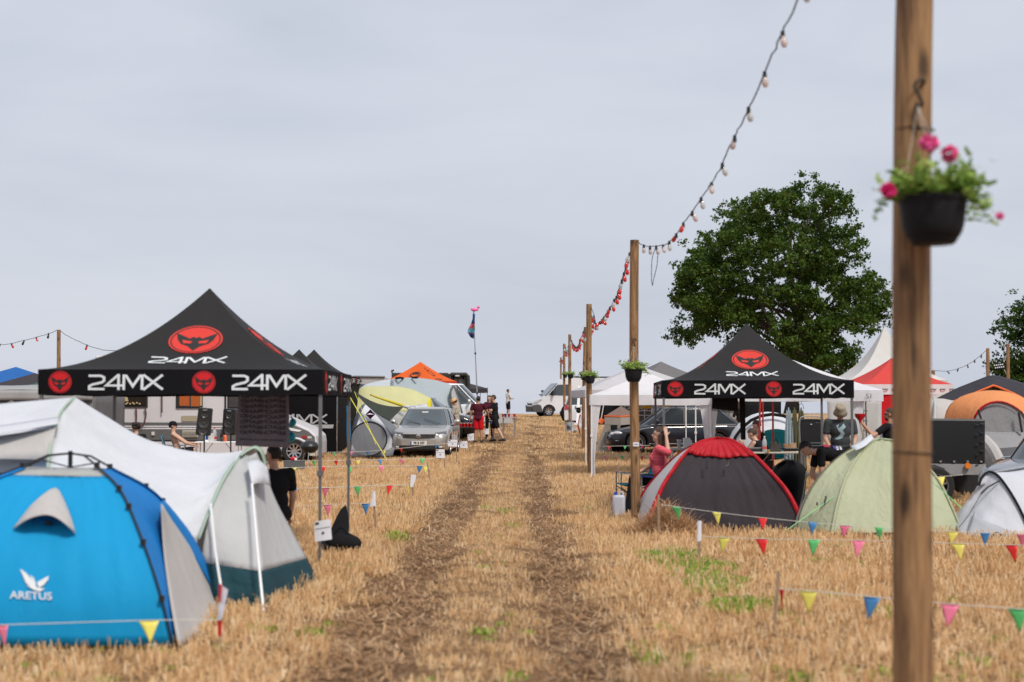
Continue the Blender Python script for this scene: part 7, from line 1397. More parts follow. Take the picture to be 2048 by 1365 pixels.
# ------------------------------------------------------------ trees
BARK = mat('oak_bark', (.055, .042, .032), rough=.95, bump=.8, bscale=6, var=.25)
def oak_leaf():
    m = straw_mat('oak_leaves', [(.015, .034, .006), (.030, .068, .010), (.050, .104, .015), (.080, .130, .020), (.115, .155, .028)], .6); [n for n in m.node_tree.nodes if n.type == 'BSDF_PRINCIPLED'][0].inputs['Specular IOR Level'].default_value = .15; return m
OAKL = oak_leaf()
def tree(name, label, Y, outline, trunk_px, base_py, n_clusters, seed, holes=(), leaf=.20, per=120, cat='tree', crad=1.0, limbs=()):
    rnd = random.Random(seed); tx = W(trunk_px, base_py, Y).x; t = thing(name, label, cat, (tx, Y, gz(tx, Y)))
    ox = (min(p[0] for p in outline) + max(p[0] for p in outline)) / 2; oy = max(p[1] for p in outline); outline = [(ox + (a - ox) * .965, oy + (b - oy) * .945) for a, b in outline]
    def inside(px, py):
        c = False; n = len(outline)
        for i in range(n):
            x1, y1 = outline[i]; x2, y2 = outline[(i + 1) % n]
            if (y1 > py) != (y2 > py) and px < (x2 - x1) * (py - y1) / (y2 - y1) + x1: c = not c
        return c
    xs = [p[0] for p in outline]; ys = [p[1] for p in outline]; cxp = (min(xs) + max(xs)) / 2; s_ = Y / F; cl = []
    for _ in range(n_clusters * 40):
        if len(cl) >= n_clusters: break
        px, py = rnd.uniform(min(xs), max(xs)), rnd.uniform(min(ys), max(ys))
        if not inside(px, py): continue
        if any((px - a) ** 2 + (py - b) ** 2 < r_ * r_ for a, b, r_ in holes): continue
        half = sqrt(max(.02, 1 - ((px - cxp) / (max(xs) - min(xs)) * 2) ** 2)) * (max(xs) - min(xs)) * s_ / 2 * .85
        d = rnd.uniform(-1, 1); d = (abs(d) ** .6) * (1 if d > 0 else -1) * half
        p = W(px, py, Y) + V((0, d, 0)); cl.append(p)
    top = V((tx, Y, W(0, min(ys), Y).z)); z0 = gz(tx, Y); zt = lerp(z0, top.z, .80)
    mb = MB(); tr = [V((tx + .25 * sin(k * .7 + seed), Y + .2 * cos(k), lerp(z0 - .3, zt, k / 9))) for k in range(10)]; R0 = (top.z - z0) * .030
    mb.tube(tr, [R0 * (1.35 if k == 0 else 1) * (1 - k / 10.5) for k in range(10)], 12)
    for k in range(26):
        c = rnd.choice(cl); f = rnd.uniform(.25, .9); a = tr[int(f * 9)]
        if c.z < a.z + .3: a = tr[max(2, int(f * 9) - 3)]
        m_ = a.lerp(c, .5) + V((rnd.gauss(0, .4), rnd.gauss(0, .4), (c - a).length * .12)); mb.tube(smooth_line([a, m_, c], 5), [R0 * .42 * (1 - q / 11) * (1 - .5 * f) for q in range(11)], 7)
    mb.build('trunk', BARK, t, True, smooth=True)
    N = len(cl) * per; rs = np.random.RandomState(seed); C = np.array([tuple(c) for c in cl]); C = np.repeat(C, per, 0)
    sub = rs.normal(0, 1, (len(cl), 7, 3)) * np.array([.62, .62, .42]) * crad; k = rs.randint(0, 7, N); off = sub[np.repeat(np.arange(len(cl)), per), k] + rs.normal(0, .21, (N, 3)) * crad * np.array([1, 1, .8])
    P0 = C + off; a = rs.normal(0, 1, (N, 3)); a /= np.linalg.norm(a, axis=1)[:, None]; b = np.cross(a, rs.normal(0, 1, (N, 3))); b /= np.linalg.norm(b, axis=1)[:, None]; L_ = leaf * rs.uniform(.6, 1.3, N)[:, None]
    vs = np.stack([P0 - a * L_ * .5, P0 + b * L_ * .32, P0 + a * L_ * .5, P0 - b * L_ * .32], 1).reshape(-1, 3) - np.array([tx, Y, gz(tx, Y)])
    me = bpy.data.meshes.new('crown'); me.vertices.add(N * 4); me.vertices.foreach_set('co', vs.astype(np.float32).ravel()); me.loops.add(N * 4); me.loops.foreach_set('vertex_index', np.arange(N * 4, dtype=np.int32)); me.polygons.add(N); me.polygons.foreach_set('loop_start', np.arange(0, N * 4, 4, dtype=np.int32)); me.polygons.foreach_set('loop_total', np.full(N, 4, dtype=np.int32)); me.update(calc_edges=True); me.validate()
    me.materials.append(OAKL); o = bpy.data.objects.new('crown', me); COL.objects.link(o); o.parent = t
    return t
OUT = [(1345, 655), (1372, 668), (1350, 628), (1362, 600), (1352, 560), (1372, 520), (1372, 495), (1410, 478), (1412, 445), (1440, 415), (1470, 400), (1492, 380), (1520, 395), (1545, 372), (1585, 364), (1625, 372), (1652, 378), (1668, 405), (1692, 412), (1688, 440), (1705, 470), (1690, 495), (1702, 520), (1735, 530), (1762, 555), (1768, 590), (1752, 602), (1750, 650), (1722, 645), (1700, 670), (1690, 700), (1692, 740), (1640, 760), (1560, 730), (1540, 690), (1480, 650), (1455, 685), (1430, 690), (1440, 650), (1400, 645), (1375, 678), (1350, 672)]
tree('oak_tree', 'large dark green oak tree standing behind the right black canopy', 108, OUT, 1590, 840, 370, 5, holes=[(1475, 610, 14), (1585, 600, 9), (1640, 640, 8), (1500, 560, 8), (1555, 655, 9), (1660, 590, 8), (1480, 520, 7), (1620, 500, 7)], per=260, leaf=.25, crad=.86)
OUT2 = [(1985, 745), (1975, 722), (1995, 712), (2005, 690), (2022, 680), (2010, 650), (2022, 610), (2040, 585), (2080, 560), (2150, 560), (2210, 640), (2200, 760), (2100, 800), (2010, 775)]
OUT2 = [(a + 14, b) for a, b in OUT2]; tree('broadleaf_tree', 'green tree at the right edge behind the two banner poles', 112, OUT2, 2110, 840, 330, 9, per=150, leaf=.24, crad=.85)
# ------------------------------------------------------------ camp furniture and small things
CH_BLK = BLACKCLOTH; CH_BLU = cloth('chair_blue', (.008, .04, .22)); CH_TEAL = cloth('chair_teal', (.01, .12, .19)); CUPR = plast('cup_red', (.55, .012, .02), .3); CUPB = plast('cup_blue', (.015, .05, .22), .3)
def camp_chair(label, loc, face, m, w_=.56, h=.86, frame=STEEL, group='folding camp chairs', lean=.12):
    t = thing('camp_chair', label, 'camp chair', loc, face, group); hw = w_ / 2
    mb = MB(); mb.grid([[V((lerp(-hw, hw, i / 8), lerp(-.24, .26, j / 5), .44 - .05 * sin(pi * i / 8) * sin(pi * j / 5))) for i in range(9)] for j in range(6)]); mb.build('seat', m, t, smooth='all', thick=.012)
    def bp(i, j):
        u = -1 + 2 * i / 10; z = lerp(.42, h, j / 7); top = (j == 7) * .0
        return V((u * hw * (1 - .10 * (j / 7) ** 4), -.22 - lean * (j / 7) - .05 * (1 - u * u), z - .045 * u * u * (j / 7) ** 3))
    mb = MB(); mb.grid([[bp(i, j) for i in range(11)] for j in range(8)]); mb.build('backrest', m, t, smooth='all', thick=.015)
    for s_ in (1, -1):
        mb = MB(); mb.tube([V((s_ * hw, -.22, 0)), V((s_ * hw, -.22, .45)), V((s_ * hw, -.24 - lean, h - .02))], .011, 6); mb.build('leg', frame, t, smooth=True)
        mb = MB(); mb.tube([V((s_ * hw, .26, 0)), V((s_ * hw, .26, .62))], .011, 6); mb.build('leg', frame, t, smooth=True)
        mb = MB(); mb.grid([[V((s_ * hw + q, lerp(-.26, .28, i / 5), .63 - .02 * sin(pi * i / 5))) for i in range(6)] for q in (-.035, .035)]); mb.build('armrest', m, t, thick=.01)
        mb = MB(); mb.tube([V((s_ * hw, -.22, .04)), V((-s_ * hw, .26, .40))], .009, 6); mb.build('brace', frame, t)
    return t
wl = wt.location; camp_chair('blue camp chair the woman in red sits on', (wl.x + .0, wl.y + .05, wl.z), wt.rotation_euler.z, CH_BLU, h=1.02)
camp_chair('teal camp chair with a tilted arm left of the second pole', G(1268, 23.4, .0), R(95), CH_TEAL, .5, .80, frame=plast('chair_frame_blue', (.03, .08, .12)))
t = thing('camp_chair', 'black camp chair with a rounded back between the red and pale green tents', 'camp chair', G(1580, 21.9), 0, 'folding camp chairs')
EL = curve([(1574, 920, 21.7), (1556, 928, 21.65), (1544, 946, 21.6), (1547, 985, 21.7), (1566, 1030, 21.8), (1580, 1045, 21.9)], 16); ER = curve([(1584, 920, 21.7), (1602, 928, 21.65), (1612, 944, 21.6), (1609, 985, 21.7), (1600, 1025, 21.8), (1590, 1045, 21.9)], 16)
P_(t, 'backrest', [[p + V((0, .14 * sin(pi * k / 8), 0)) for p in r_] for k, r_ in enumerate(loft([EL, ER], 8))], CH_BLK, .015); P_(t, 'seat', [[V((lerp(EL[8].x, ER[8].x, i / 6), 21.9 + .08 * j, .42 - .04 * sin(pi * i / 6))) for i in range(7)] for j in range(7)], CH_BLK, .015)
for a_, b_, c_, d_ in ((1612, 944, 1606, 990), (1606, 990, 1592, 1045), (1545, 948, 1556, 1045)): rod(t, 'leg', [W(a_, b_, 21.55), W(c_, d_, 21.6)], .011, STEEL)
for px in (1552, 1608): rod(t, 'leg', [W(px, 960, 22.5), G(px, 22.5)], .011, STEEL)
camp_chair('teal camp chair under the shirtless man', G(352, 38.2), R(-80), CH_TEAL, .56, .90)
t = thing('camp_chair', 'black fabric chair back standing beside the rear leg of the left canopy', 'camp chair', G(678, 17.4)); E1 = curve([(655, 1075, 17.3), (668, 1045, 17.35), (680, 1022, 17.4), (691, 1012, 17.45)], 10); E2 = curve([(690, 1090, 17.2), (697, 1060, 17.3), (697, 1032, 17.4), (692, 1012, 17.45)], 10)
P_(t, 'backrest', loft([E1, E2], 6, .02), CH_BLK, .02); P_(t, 'seat', loft([curve([(640, 1085, 17.0), (660, 1078, 17.1), (690, 1082, 17.2)], 8), curve([(642, 1098, 16.8), (665, 1098, 16.9), (695, 1100, 17.0)], 8)], 3), CH_BLK, .03); rod(t, 'leg', [W(690, 1012, 17.5), W(700, 1105, 17.3)], .01, GREYM); rod(t, 'leg', [W(655, 1072, 17.3), W(645, 1105, 17.2)], .01, GREYM)
camp_chair('turquoise and red high backed chair behind the seated men', G(1546, 34.5), R(160), cloth('chair_turquoise', (.02, .22, .24)), .6, 1.12)
def table(label, loc, rz_, w_, d, h, topm=WHITE, legm=STEEL, cross=True, top_t=.035, group='folding tables'):
    t = thing('folding_table', label, 'table', loc, rz_, group); mb = MB(); mb.box((0, 0, h - top_t / 2), (w_, d, top_t)); mb.build('tabletop', topm, t, bevel=.008)
    for sx in (-1, 1):
        for sy in (-1, 1):
            mb = MB(); mb.tube([V((sx * (w_ / 2 - .05), sy * (d / 2 - .06), h - top_t)), V((sx * (w_ / 2 - .04), sy * (d / 2 - .03), 0))], .014, 6); mb.build('leg', legm, t)
        mb = MB(); mb.tube([V((sx * (w_ / 2 - .05), -(d / 2 - .05), .18)), V((sx * (w_ / 2 - .05), d / 2 - .05, .18))], .010, 6); 
        if cross: mb.tube([V((sx * (w_ / 2 - .05), 0, .3)), V((sx * (w_ / 2 - .42), 0, h - top_t))], .010, 6)
        mb.build('brace', legm, t)
    return t
def cup(x, y, z, m, label, r=.045, h=.115, group='plastic cups'):
    t = thing('plastic_cup', label, 'cup', (x, y, z), 0, group); mb = MB(); mb.lathe([(r * .68, 0), (r * .98, h * .97), (r * 1.03, h), (r * .93, h), (r * .62, .006), (.001, .006)], n=16); mb.build('wall', m, t, smooth=True)
    mb = MB(); mb.lathe([(r * 1.0, h * .96), (r * 1.06, h * .98), (r * 1.04, h * 1.01), (r * .95, h * 1.0)], n=16, cap=False); mb.build('rim', WHITE, t); return t
def bottle(x, y, z, m, capm, label, r=.045, h=.32, lab=None, group='bottles on the tables'):
    t = thing('bottle', label, 'bottle', (x, y, z), 0, group); mb = MB(); mb.lathe([(r * .8, 0), (r, .015), (r, h * .30), (r * .93, h * .35), (r, h * .40), (r, h * .62), (r * .8, h * .74), (r * .35, h * .86), (r * .32, h * .94), (.001, h * .94)], n=16); mb.build('glass', m, t, smooth=True)
    mb = MB(); mb.lathe([(r * .38, h * .91), (r * .38, h), (.001, h)], n=12); mb.build('cap', capm, t)
    if lab: mb = MB(); mb.lathe([(r * 1.02, h * .18), (r * 1.02, h * .34)], n=16, cap=False); mb.build('label', lab, t)
    return t
def crate(name, label, cat, loc, rz_, d, m, extra=None):
    t = thing(name, label, cat, loc, rz_); mb = MB(); mb.box((0, 0, d[2] / 2), d); b_ = mb.build('box', m, t, bevel=.012); mb = MB(); mb.box((0, 0, d[2] + .006), (d[0] * 1.03, d[1] * 1.03, .02)); mb.build('lid', extra or m, t, bevel=.004); return t
# loudspeakers
def speaker(label, px, pyt, pyb, Y, tw, tilt=0):
    c = W(px, (pyt + pyb) / 2, Y); hh = (pyb - pyt) / F * Y; g_ = gz(c.x, Y); t = thing('loudspeaker', label, 'loudspeaker', (c.x, Y, g_), tw, 'loudspeakers on stands')
    zc = c.z - g_; ww = hh * .52; M_ = Matrix.Rotation(tilt, 3, 'Y'); mb = MB()
    prof = [(-.5, -.44), (.5, -.44), (.47, .5), (-.47, .5)]; pr = [V((0, 0, zc)) + M_ @ V((x * ww, -.16, z * hh)) for x, z in [(-.5, -.46), (-.44, -.5), (.44, -.5), (.5, -.46), (.47, .46), (.42, .5), (-.42, .5), (-.47, .46)]]; mb.prism(pr, (0, .34, 0)); mb.build('cabinet', BLACK, t, bevel=.02)
    q = lambda x, y, z: V((0, 0, zc)) + M_ @ V((x, y, z)); MX = M_ @ Matrix.Rotation(pi / 2, 3, 'X')
    for nm, z, r_ in (('woofer', -.06 * hh, ww * .33), ('tweeter', .24 * hh, ww * .22), ('bass_port', -.34 * hh, ww * .28)):
        mb = MB(); mb.lathe([(r_ * 1.12, .165), (r_ * 1.1, .185), (r_, .185), (r_ * .8, .172), (r_ * .35, .163), (r_ * .33, .175), (.001, .18)], q(0, 0, z), 22, MX); mb.build(nm, plast('speaker_cone', (.035, .035, .037), .35), t, smooth=True)
    mb = MB(); mb.box(q(0, -.172, .42 * hh), (ww * .3, .012, .02)); mb.build('badge', STEEL, t)
    mb = MB(); mb.tube([V((0, 0, zc - hh * .5)), V((0, 0, .25))], .018, 8); mb.build('pole', BLACK, t)
    for a in (0, 2.1, 4.2): mb = MB(); mb.tube([V((0, 0, .55)), V((.42 * cos(a), .42 * sin(a), 0))], .012, 6); mb.build('leg', BLACK, t)
speaker('left loudspeaker on a stand, tilted, in front of the motorhome', 409, 816, 871, 33, R(8), R(5)); speaker('right loudspeaker half hidden by the hanging towel', 462, 818, 870, 33.6, R(-6), R(2))
tb = table('white folding table with bottles left of the hanging towel', G(440, 36.6), R(2), 1.15, .6, .80); tx, ty, tz = tb.location.x, tb.location.y, tb.location.z + .80
CLR = mat('clear_plastic', (.50, .55, .58), rough=.12, coat=.6, alpha=.75, var=.1); DKB = mat('cola_bottle', (.015, .01, .01), rough=.1, coat=.8, var=0); YELC = plast('cap_yellow', (.75, .5, .03))
bottle(W(429, 885, 36.5).x, 36.5, tz, CLR, INKRED2 if 0 else CUPR, 'clear bottle with a red band on the motorhome table', .055, .36, CUPR); bottle(W(443, 885, 36.4).x, 36.4, tz, DKB, STEEL, 'dark bottle with a silver cap on the motorhome table', .045, .34, INKDK); bottle(W(450, 885, 36.5).x, 36.5, tz, plast('sauce_orange', (.7, .14, .05)), WHITE, 'short orange bottle on the motorhome table', .05, .20)
t = thing('carton_pack', 'two white cartons standing on the motorhome table', 'carton', (W(416, 885, 36.5).x, 36.5, tz)); mb = MB(); mb.box((-.02, 0, .11), (.12, .08, .22)); mb.build('carton', WHITE, t, bevel=.006); mb = MB(); mb.box((.11, -.03, .105), (.13, .1, .21)); mb.build('carton', plast('carton_silver', (.55, .53, .5)), t, bevel=.006); mb = MB(); mb.box((-.02, -.043, .10), (.07, .004, .1)); mb.build('print', CUPB, t)
crate('cool_box', 'white cool box under the motorhome table', 'cool box', G(436, 37.4), R(2), (.9, .4, .42), WHITE)
# kettle grill
g0 = G(620, 38.6); t = thing('kettle_grill', 'black kettle grill standing before the motorhome wheel', 'grill', g0); Z = 1.75 - (893 - 808) / F * 38.6 - g0.z; mb = MB(); r = .25
mb.lathe([(.001, Z - .19), (r * .55, Z - .17), (r * .88, Z - .09), (r, Z)], n=28); mb.build('bowl', BLACK, t, smooth=True); mb = MB(); mb.lathe([(r * 1.03, Z - .01), (r * 1.0, Z + .03), (r * .8, Z + .10), (r * .4, Z + .15), (.001, Z + .16)], n=28); ld = mb.build('lid', BLACK, t, smooth=True); mb = MB(); mb.tube([V((-.05, 0, Z + .16)), V((-.05, 0, Z + .20)), V((.05, 0, Z + .20)), V((.05, 0, Z + .16))], .012, 6); mb.build('handle', WOODM, ld)
for a in (.5, 2.6, 4.7): mb = MB(); mb.tube([V((.16 * cos(a), .16 * sin(a), Z - .15)), V((.30 * cos(a), .30 * sin(a), 0))], .011, 6); mb.build('leg', STEEL, t)
GRC = plast('crate_grey', (.10, .105, .11), .6); g0 = G(590, 37.2); crate('storage_box', 'grey plastic storage box left of the kettle grill', 'box', g0, R(3), (.52, .36, .26), GRC); t = thing('bag_lump', 'small red and white packet lying on the grey storage box', 'packet', (g0.x - .02, g0.y - .02, g0.z + .275)); t.name = 'snack_packet'; mb = MB(); mb.ell((0, 0, .05), (.09, .05, .06)); mb.build('packet', CUPR, t, smooth=True); mb = MB(); mb.ell((.06, -.02, .03), (.04, .035, .04)); mb.build('wrapper', PAPER, t, smooth=True)
# hanging towels
TWL = mat('towel_mauve', (.20, .17, .195), rough=.95, bump=.6, bscale=40, var=.15)
def hang(name, label, c4, Y, m, folds, n=26, mrow=16, thick=.006):
    t = thing(name, label, 'towel', W((c4[0][0] + c4[1][0]) / 2, c4[0][1], Y)); f = lambda u, v, o=0: W(lerp(lerp(c4[0][0], c4[1][0], u), lerp(c4[3][0], c4[2][0], u), v), lerp(lerp(c4[0][1], c4[1][1], u), lerp(c4[3][1], c4[2][1], u), v), Y) + V((0, folds * sin(u * 9 + v * 1.5) * (.3 + v) - o, 0))
    mb = MB(); mb.grid([[f(i / n, j / mrow) for i in range(n + 1)] for j in range(mrow + 1)]); mb.build('cloth', m, t, True, smooth='all', thick=thick); return t, f
t, f = hang('beach_towel', 'dark mauve towel with rows of mirrored lettering hanging from the left canopy', [(478, 784), (578, 784), (579, 896), (470, 892)], 16.4, TWL, .02)
mb = MB()
for k in range(8):
    vs, fs, wd = textpolys('BEACHBAND', 1, .03, 1.15)
    mb.add([f(.94 - .88 * x / wd, .10 + .095 * k - y * .085 + .012 * sin(x * 2.2 + k), .008) for x, y in vs], fs)
mb.build('lettering', plast('towel_print', (.06, .05, .06), .95), t, True); mb = MB()
vs, fs, wd = textpolys('DEERSOR BEG NA JAHTIEB', 1, .03, 1.1); mb.add([f(.93 - .86 * x / wd, .885 - y * .035, .008) for x, y in vs], fs); mb.build('lettering', INKBLK, t, True)
TWD = mat('towel_black', (.018, .013, .012), rough=.95, bump=.5, bscale=30); t, f = hang('beach_towel', 'black fringed towel hanging inside the right canopy', [(1424, 790), (1476, 791), (1476, 824), (1424, 818)], 23.2, TWD, .015)
mb = MB(); [mb.tube([f(i / 26, .99), f(i / 26 + .006, 1.14)], .006, 4) for i in range(27)]; mb.build('fringe', mat('fringe_brown', (.07, .03, .015), rough=.9), t, True)
t, f = hang('folded_cloth', 'narrow black cloth strap hanging right of the fringed towel', [(1478, 790), (1490, 790), (1491, 880), (1482, 880)], 23.6, TWD, .01); t['category'] = 'cloth'
# blue bags and cloth
CY = mat('bag_cyan', (.01, .30, .42), rough=.45, bump=.8, bscale=10)
for k, (px, py, r_, lb) in enumerate(((586, 845, .09, 'upper turquoise bag tied behind the hanging towel'), (583, 874, .11, 'lower turquoise bag tied behind the hanging towel'))):
    c = W(px, py, 17.6); t = thing('plastic_bag', lb, 'bag', c, 0, 'turquoise bags'); mb = MB(); mb.ell((0, 0, 0), (r_ * .5, r_ * .4, r_ * .55)); mb.ell((-.02, .01, -r_ * .4), (r_ * .4, r_ * .4, r_ * .35)); me = remesh(mb, .012); put('sack', me, CY, t); mb = MB(); mb.tube([V((0, 0, r_ * .4)), V((-.03, 0, r_ * .8))], .012, 6); mb.build('knot', CY, t)
t = thing('blue_cloth', 'bright blue cloth hanging on the black side wall behind the rear canopy leg', 'cloth', W(695, 850, 43.5)); P_(t, 'sheet', [[W(lerp(693, 699 + 4 * j / 5, i / 4), lerp(812, 884, j / 5), 43.5 - .05 * sin(i + j)) for i in range(5)] for j in range(6)], fab('cloth_blue', (.01, .16, .34)), .01)
# bag pile by the tipped chair
t = thing('duffel_bag', 'black bag lying beside the rear leg of the left canopy', 'bag', G(685, 17.0)); mb = MB(); mb.ell((0, 0, .12), (.20, .13, .12)); mb.ell((.12, 0, .10), (.12, .11, .1)); put('bag', remesh(mb, .015), BLACKCLOTH, t); mb = MB(); mb.tube(smooth_line([(-.1, -.05, .2), (0, -.06, .3), (.1, -.05, .2)]), .012, 6); mb.build('handle', BLACKCLOTH, t)
# cup tables
g0 = G(1018, 57.5); tb = table('small aluminium table with red and blue cups at the end of the group', g0, R(-4), .56, .5, .78, topm=mat('alu_top', (.40, .41, .42), rough=.5, metal=.3), cross=False)
for k, (dx, m_, lb) in enumerate(((-.24, CUPR, 'red cup at the left end of the aluminium table'), (-.14, CUPB, 'blue cup standing between red cups on the aluminium table'), (-.0, CUPR, 'red cup in the middle of the aluminium table'), (.22, CUPR, 'red cup at the right end of the aluminium table'))): cup(g0.x + dx, g0.y - .1 + .02 * k, g0.z + .78, m_, lb, .055, .14)
g0 = G(926, 53.7); tb = table('low black folding table with rows of red cups behind the straw hat man', g0, R(3), .85, .5, .62, topm=BLACK, legm=BLACK, group='folding tables')
for r_ in range(2):
    for k in range(6): cup(g0.x - .32 + .125 * k, g0.y - .15 + .25 * r_, g0.z + .62, CUPR, ('red cup in the front row on the black folding table' if r_ == 0 else 'red cup in the rear row on the black folding table'), .055, .15, 'front row of red cups' if r_ == 0 else 'rear row of red cups')
cup(W(982, 841, 53.9).x, 53.95, W(982, 848, 53.9).z, CUPB, 'blue cup held by the man in black', .05, .12); cup(W(988, 823, 55.7).x - .1, 55.8, W(980, 828, 55.8).z, mat('cup_light_blue', (.25, .5, .6), rough=.4), 'pale blue cup held by the dark haired woman', .045, .11)
crate('cool_box', 'grey white box standing behind the man in black', 'cool box', G(1007, 72), R(8), (.85, .5, .48), BEIGE)
# flag pole with flamingo
g0 = G(958, 60); t = thing('flag_pole', 'tall thin leaning pole with a flag behind the friends', 'flag pole', g0); tp_ = W(947, 628, 60); mb = MB(); b0 = W(957, 815, 60); b0 = V((b0.x + .02, 60, g0.z)); L3 = [b0.lerp(tp_, q / 3) for q in range(4)]
mb.tube(L3, [.035, .028, .022, .015], 8); mb.build('pole', STEEL, t, True, smooth=True); mb = MB(); [mb.tube([p + V((0, 0, -.04)), p + V((0, 0, .04))], .04, 8) for p in L3[1:3]]; mb.build('clamp', TRIM, t, True)
FLB = [cloth('flag_cloth_blue', (.02, .10, .32)), cloth('flag_cloth_cyan', (.06, .32, .42)), cloth('flag_cloth_pink', (.42, .08, .13)), cloth('flag_cloth_white', (.5, .55, .6))]
fm = bpy.data.materials.new('flag_mixed'); fm.use_nodes = True; nt = fm.node_tree; b = nt.nodes['Principled BSDF']; b.inputs['Roughness'].default_value = .9; tc_ = nd(nt, 'ShaderNodeTexCoord'); vo = nd(nt, 'ShaderNodeTexVoronoi', Scale=4.5); nt.links.new(tc_.outputs['Object'], vo.inputs['Vector']); sp = nd(nt, 'ShaderNodeSeparateColor'); nt.links.new(vo.outputs['Color'], sp.inputs[0]); cr_ = nd(nt, 'ShaderNodeValToRGB'); cr_.color_ramp.interpolation = 'CONSTANT'; nt.links.new(sp.outputs[0], cr_.inputs[0]); E = cr_.color_ramp.elements; E[0].color = (.02, .09, .30, 1); E[1].position = .4; E[1].color = (.07, .32, .42, 1)
for p_, c_ in ((.62, (.40, .07, .12, 1)), (.8, (.5, .55, .62, 1)), (.92, (.02, .15, .10, 1))): q = E.new(p_); q.color = c_
nt.links.new(cr_.outputs[0], b.inputs['Base Color'])
A = [[W(lerp(a, b_, i / 6), y - 3 * (i / 6) * k_, 60) + V((0, .10 * sin(i * 1.5 + y * .1), 0)) for i in range(7)] for a, b_, y, k_ in ((945.5, 950, 628, 0), (945, 949.5, 638, 0), (942, 949.5, 648, 0), (937, 950, 658, 0), (935, 949.5, 665, .5), (941, 947, 675, -1))]
mb = MB(); mb.grid(A[:3]); mb.build('flag', FLB[0], t, True, smooth='all', thick=.01); mb = MB(); mb.grid(A[2:]); mb.build('flag', fm, t, True, smooth='all', thick=.01)
t = thing('inflatable_flamingo', 'small pink flamingo on top of the flag pole', 'flamingo', W(950, 623, 60)); mb = MB(); q = lambda a, b_, o=0: W(a, b_, 60 - o)
mb.ell(q(948, 620), (.13, .08, .075)); mb.tube(smooth_line([q(952, 621), q(955, 621), q(955.5, 616), q(956, 613.5), q(958, 614)], 5), .035, 8); mb.ell(q(957, 614.5), (.05, .04, .04)); mb.ell(q(943.5, 618), (.06, .04, .035)); put('body', remesh(MB().add([p - t.location for p in mb.v], mb.f), .015), PINK, t); mb = MB(); mb.tube([q(957.8, 615), q(959.5, 617.5)], [.022, .006], 6); mb.build('beak', TRIM, t, True); mb = MB(); mb.tube([q(948, 623), q(947, 628)], .02, 6); mb.build('leg', TRIM, t, True)
# bucket and things by the bucket pole
g0 = G(1139, 61.0); t = thing('bucket', 'white bucket with brown contents at the foot of the dark pole', 'bucket', g0); mb = MB(); mb.lathe([(.17, 0), (.20, .40), (.21, .42), (.19, .42), (.18, .36), (.001, .36)], n=22); mb.build('pail', plast('pail_white', (.50, .56, .60)), t, smooth=True); mb = MB(); mb.ell((0, 0, .42), (.17, .16, .12)); mb.build('contents', mat('contents_brown', (.10, .05, .03), rough=.9), t, smooth=True); mb = MB(); mb.grid([[V((.205 * cos(a), .205 * sin(a), z)) for a in (-2.2, -1.9, -1.6, -1.3)] for z in (.1, .3)]); mb.build('label', INKDK, t); mb = MB(); mb.tube(smooth_line([(-.21, 0, .40), (-.15, -.15, .30), (0, -.22, .26), (.15, -.15, .30), (.21, 0, .40)]), .006, 5); mb.build('handle', STEEL, t)
t = thing('board', 'tall white board leaning behind the pale pole', 'board', G(1152, 66)); mb = MB(); mb.prism([W(1152, 850, 66), W(1158, 850, 66), W(1161, 772, 66.5), W(1156, 772, 66.5)], (0, .04, 0)); mb.build('panel', WHITE, t, True); mb = MB(); mb.box(W(1155, 848, 65.9), (.35, .3, .1)); mb.build('foot', WHITE, t, True)
t = thing('deck_chair', 'red and white folding chair frame between the two near poles', 'chair', G(1166, 58)); mb = MB(); [mb.tube([W(a, b_, Y), W(c, d, Y)], .03, 6) for a, b_, c, d, Y in ((1160, 830, 1156, 852, 58), (1174, 826, 1170, 846, 58.4), (1156, 852, 1160, 868, 58), (1160, 830, 1170, 852, 58.2))]; mb.build('frame', CUPR, t, True); mb = MB(); mb.grid([[W(1160, 832, 58), W(1173, 828, 58.4)], [W(1157, 850, 57.9), W(1170, 846, 58.2)], [W(1160, 856, 57.5), W(1172, 856, 57.7)]]); mb.build('seat', CLR, t, True, thick=.02); mb = MB(); mb.ell(W(1157, 822, 58), (.10, .08, .10)); mb.ell(W(1156, 817, 58), (.11, .08, .035)); mb.build('headrest', BLACKCLOTH, t, True)
t = thing('plastic_sheet', 'crumpled clear sheet lying right of the white bucket', 'plastic sheet', G(1150, 60)); mb = MB(); mb.grid([[G(1143 + 14 * i / 8, 60 + j * .25, .03 + .16 * abs(sin(i * 1.7 + j * 1.1)) * (1 - abs(i - 4) / 5)) for i in range(9)] for j in range(5)]); mb.build('sheet', CLR, t, True, smooth='all', thick=.01)
t = thing('rubbish_bag', 'black bag hanging against the poles before the white van', 'bag', G(1131, 79)); mb = MB(); mb.ell(V((0, 0, 0)) + G(1131, 76.5, .45), (.28, .2, .45)); mb.ell(G(1133, 76.5, .85), (.15, .12, .25)); put('sack', remesh(MB().add([p - t.location for p in mb.v], mb.f), .04), BLACKCLOTH, t)
# canister
g0 = G(1237, 22.2); t = thing('water_canister', 'white water canister with a blue cap left of the second pole', 'canister', g0, R(-6)); mb = MB(); mb.box((0, 0, .17), (.195, .15, .34)); o = mb.build('body', mat('hdpe_white', (.62, .64, .72), rough=.5, trans=.25, var=.05), t, smooth=True, bevel=.035); mb = MB(); mb.lathe([(.028, .33), (.028, .385), (.001, .385)], (-.05, 0, 0), 16); mb.build('cap', plast('cap_blue', (.01, .06, .4)), t, smooth=True); mb = MB(); mb.tube(smooth_line([(.005, 0, .33), (.012, 0, .375), (.045, 0, .385), (.07, 0, .33)]), .011, 8); mb.build('handle', MC['hdpe_white'], t, smooth=True)
mb = MB(); mb.box((0, 0, .012), (.17, .13, .03)); mb.build('foot', GREYM, t)
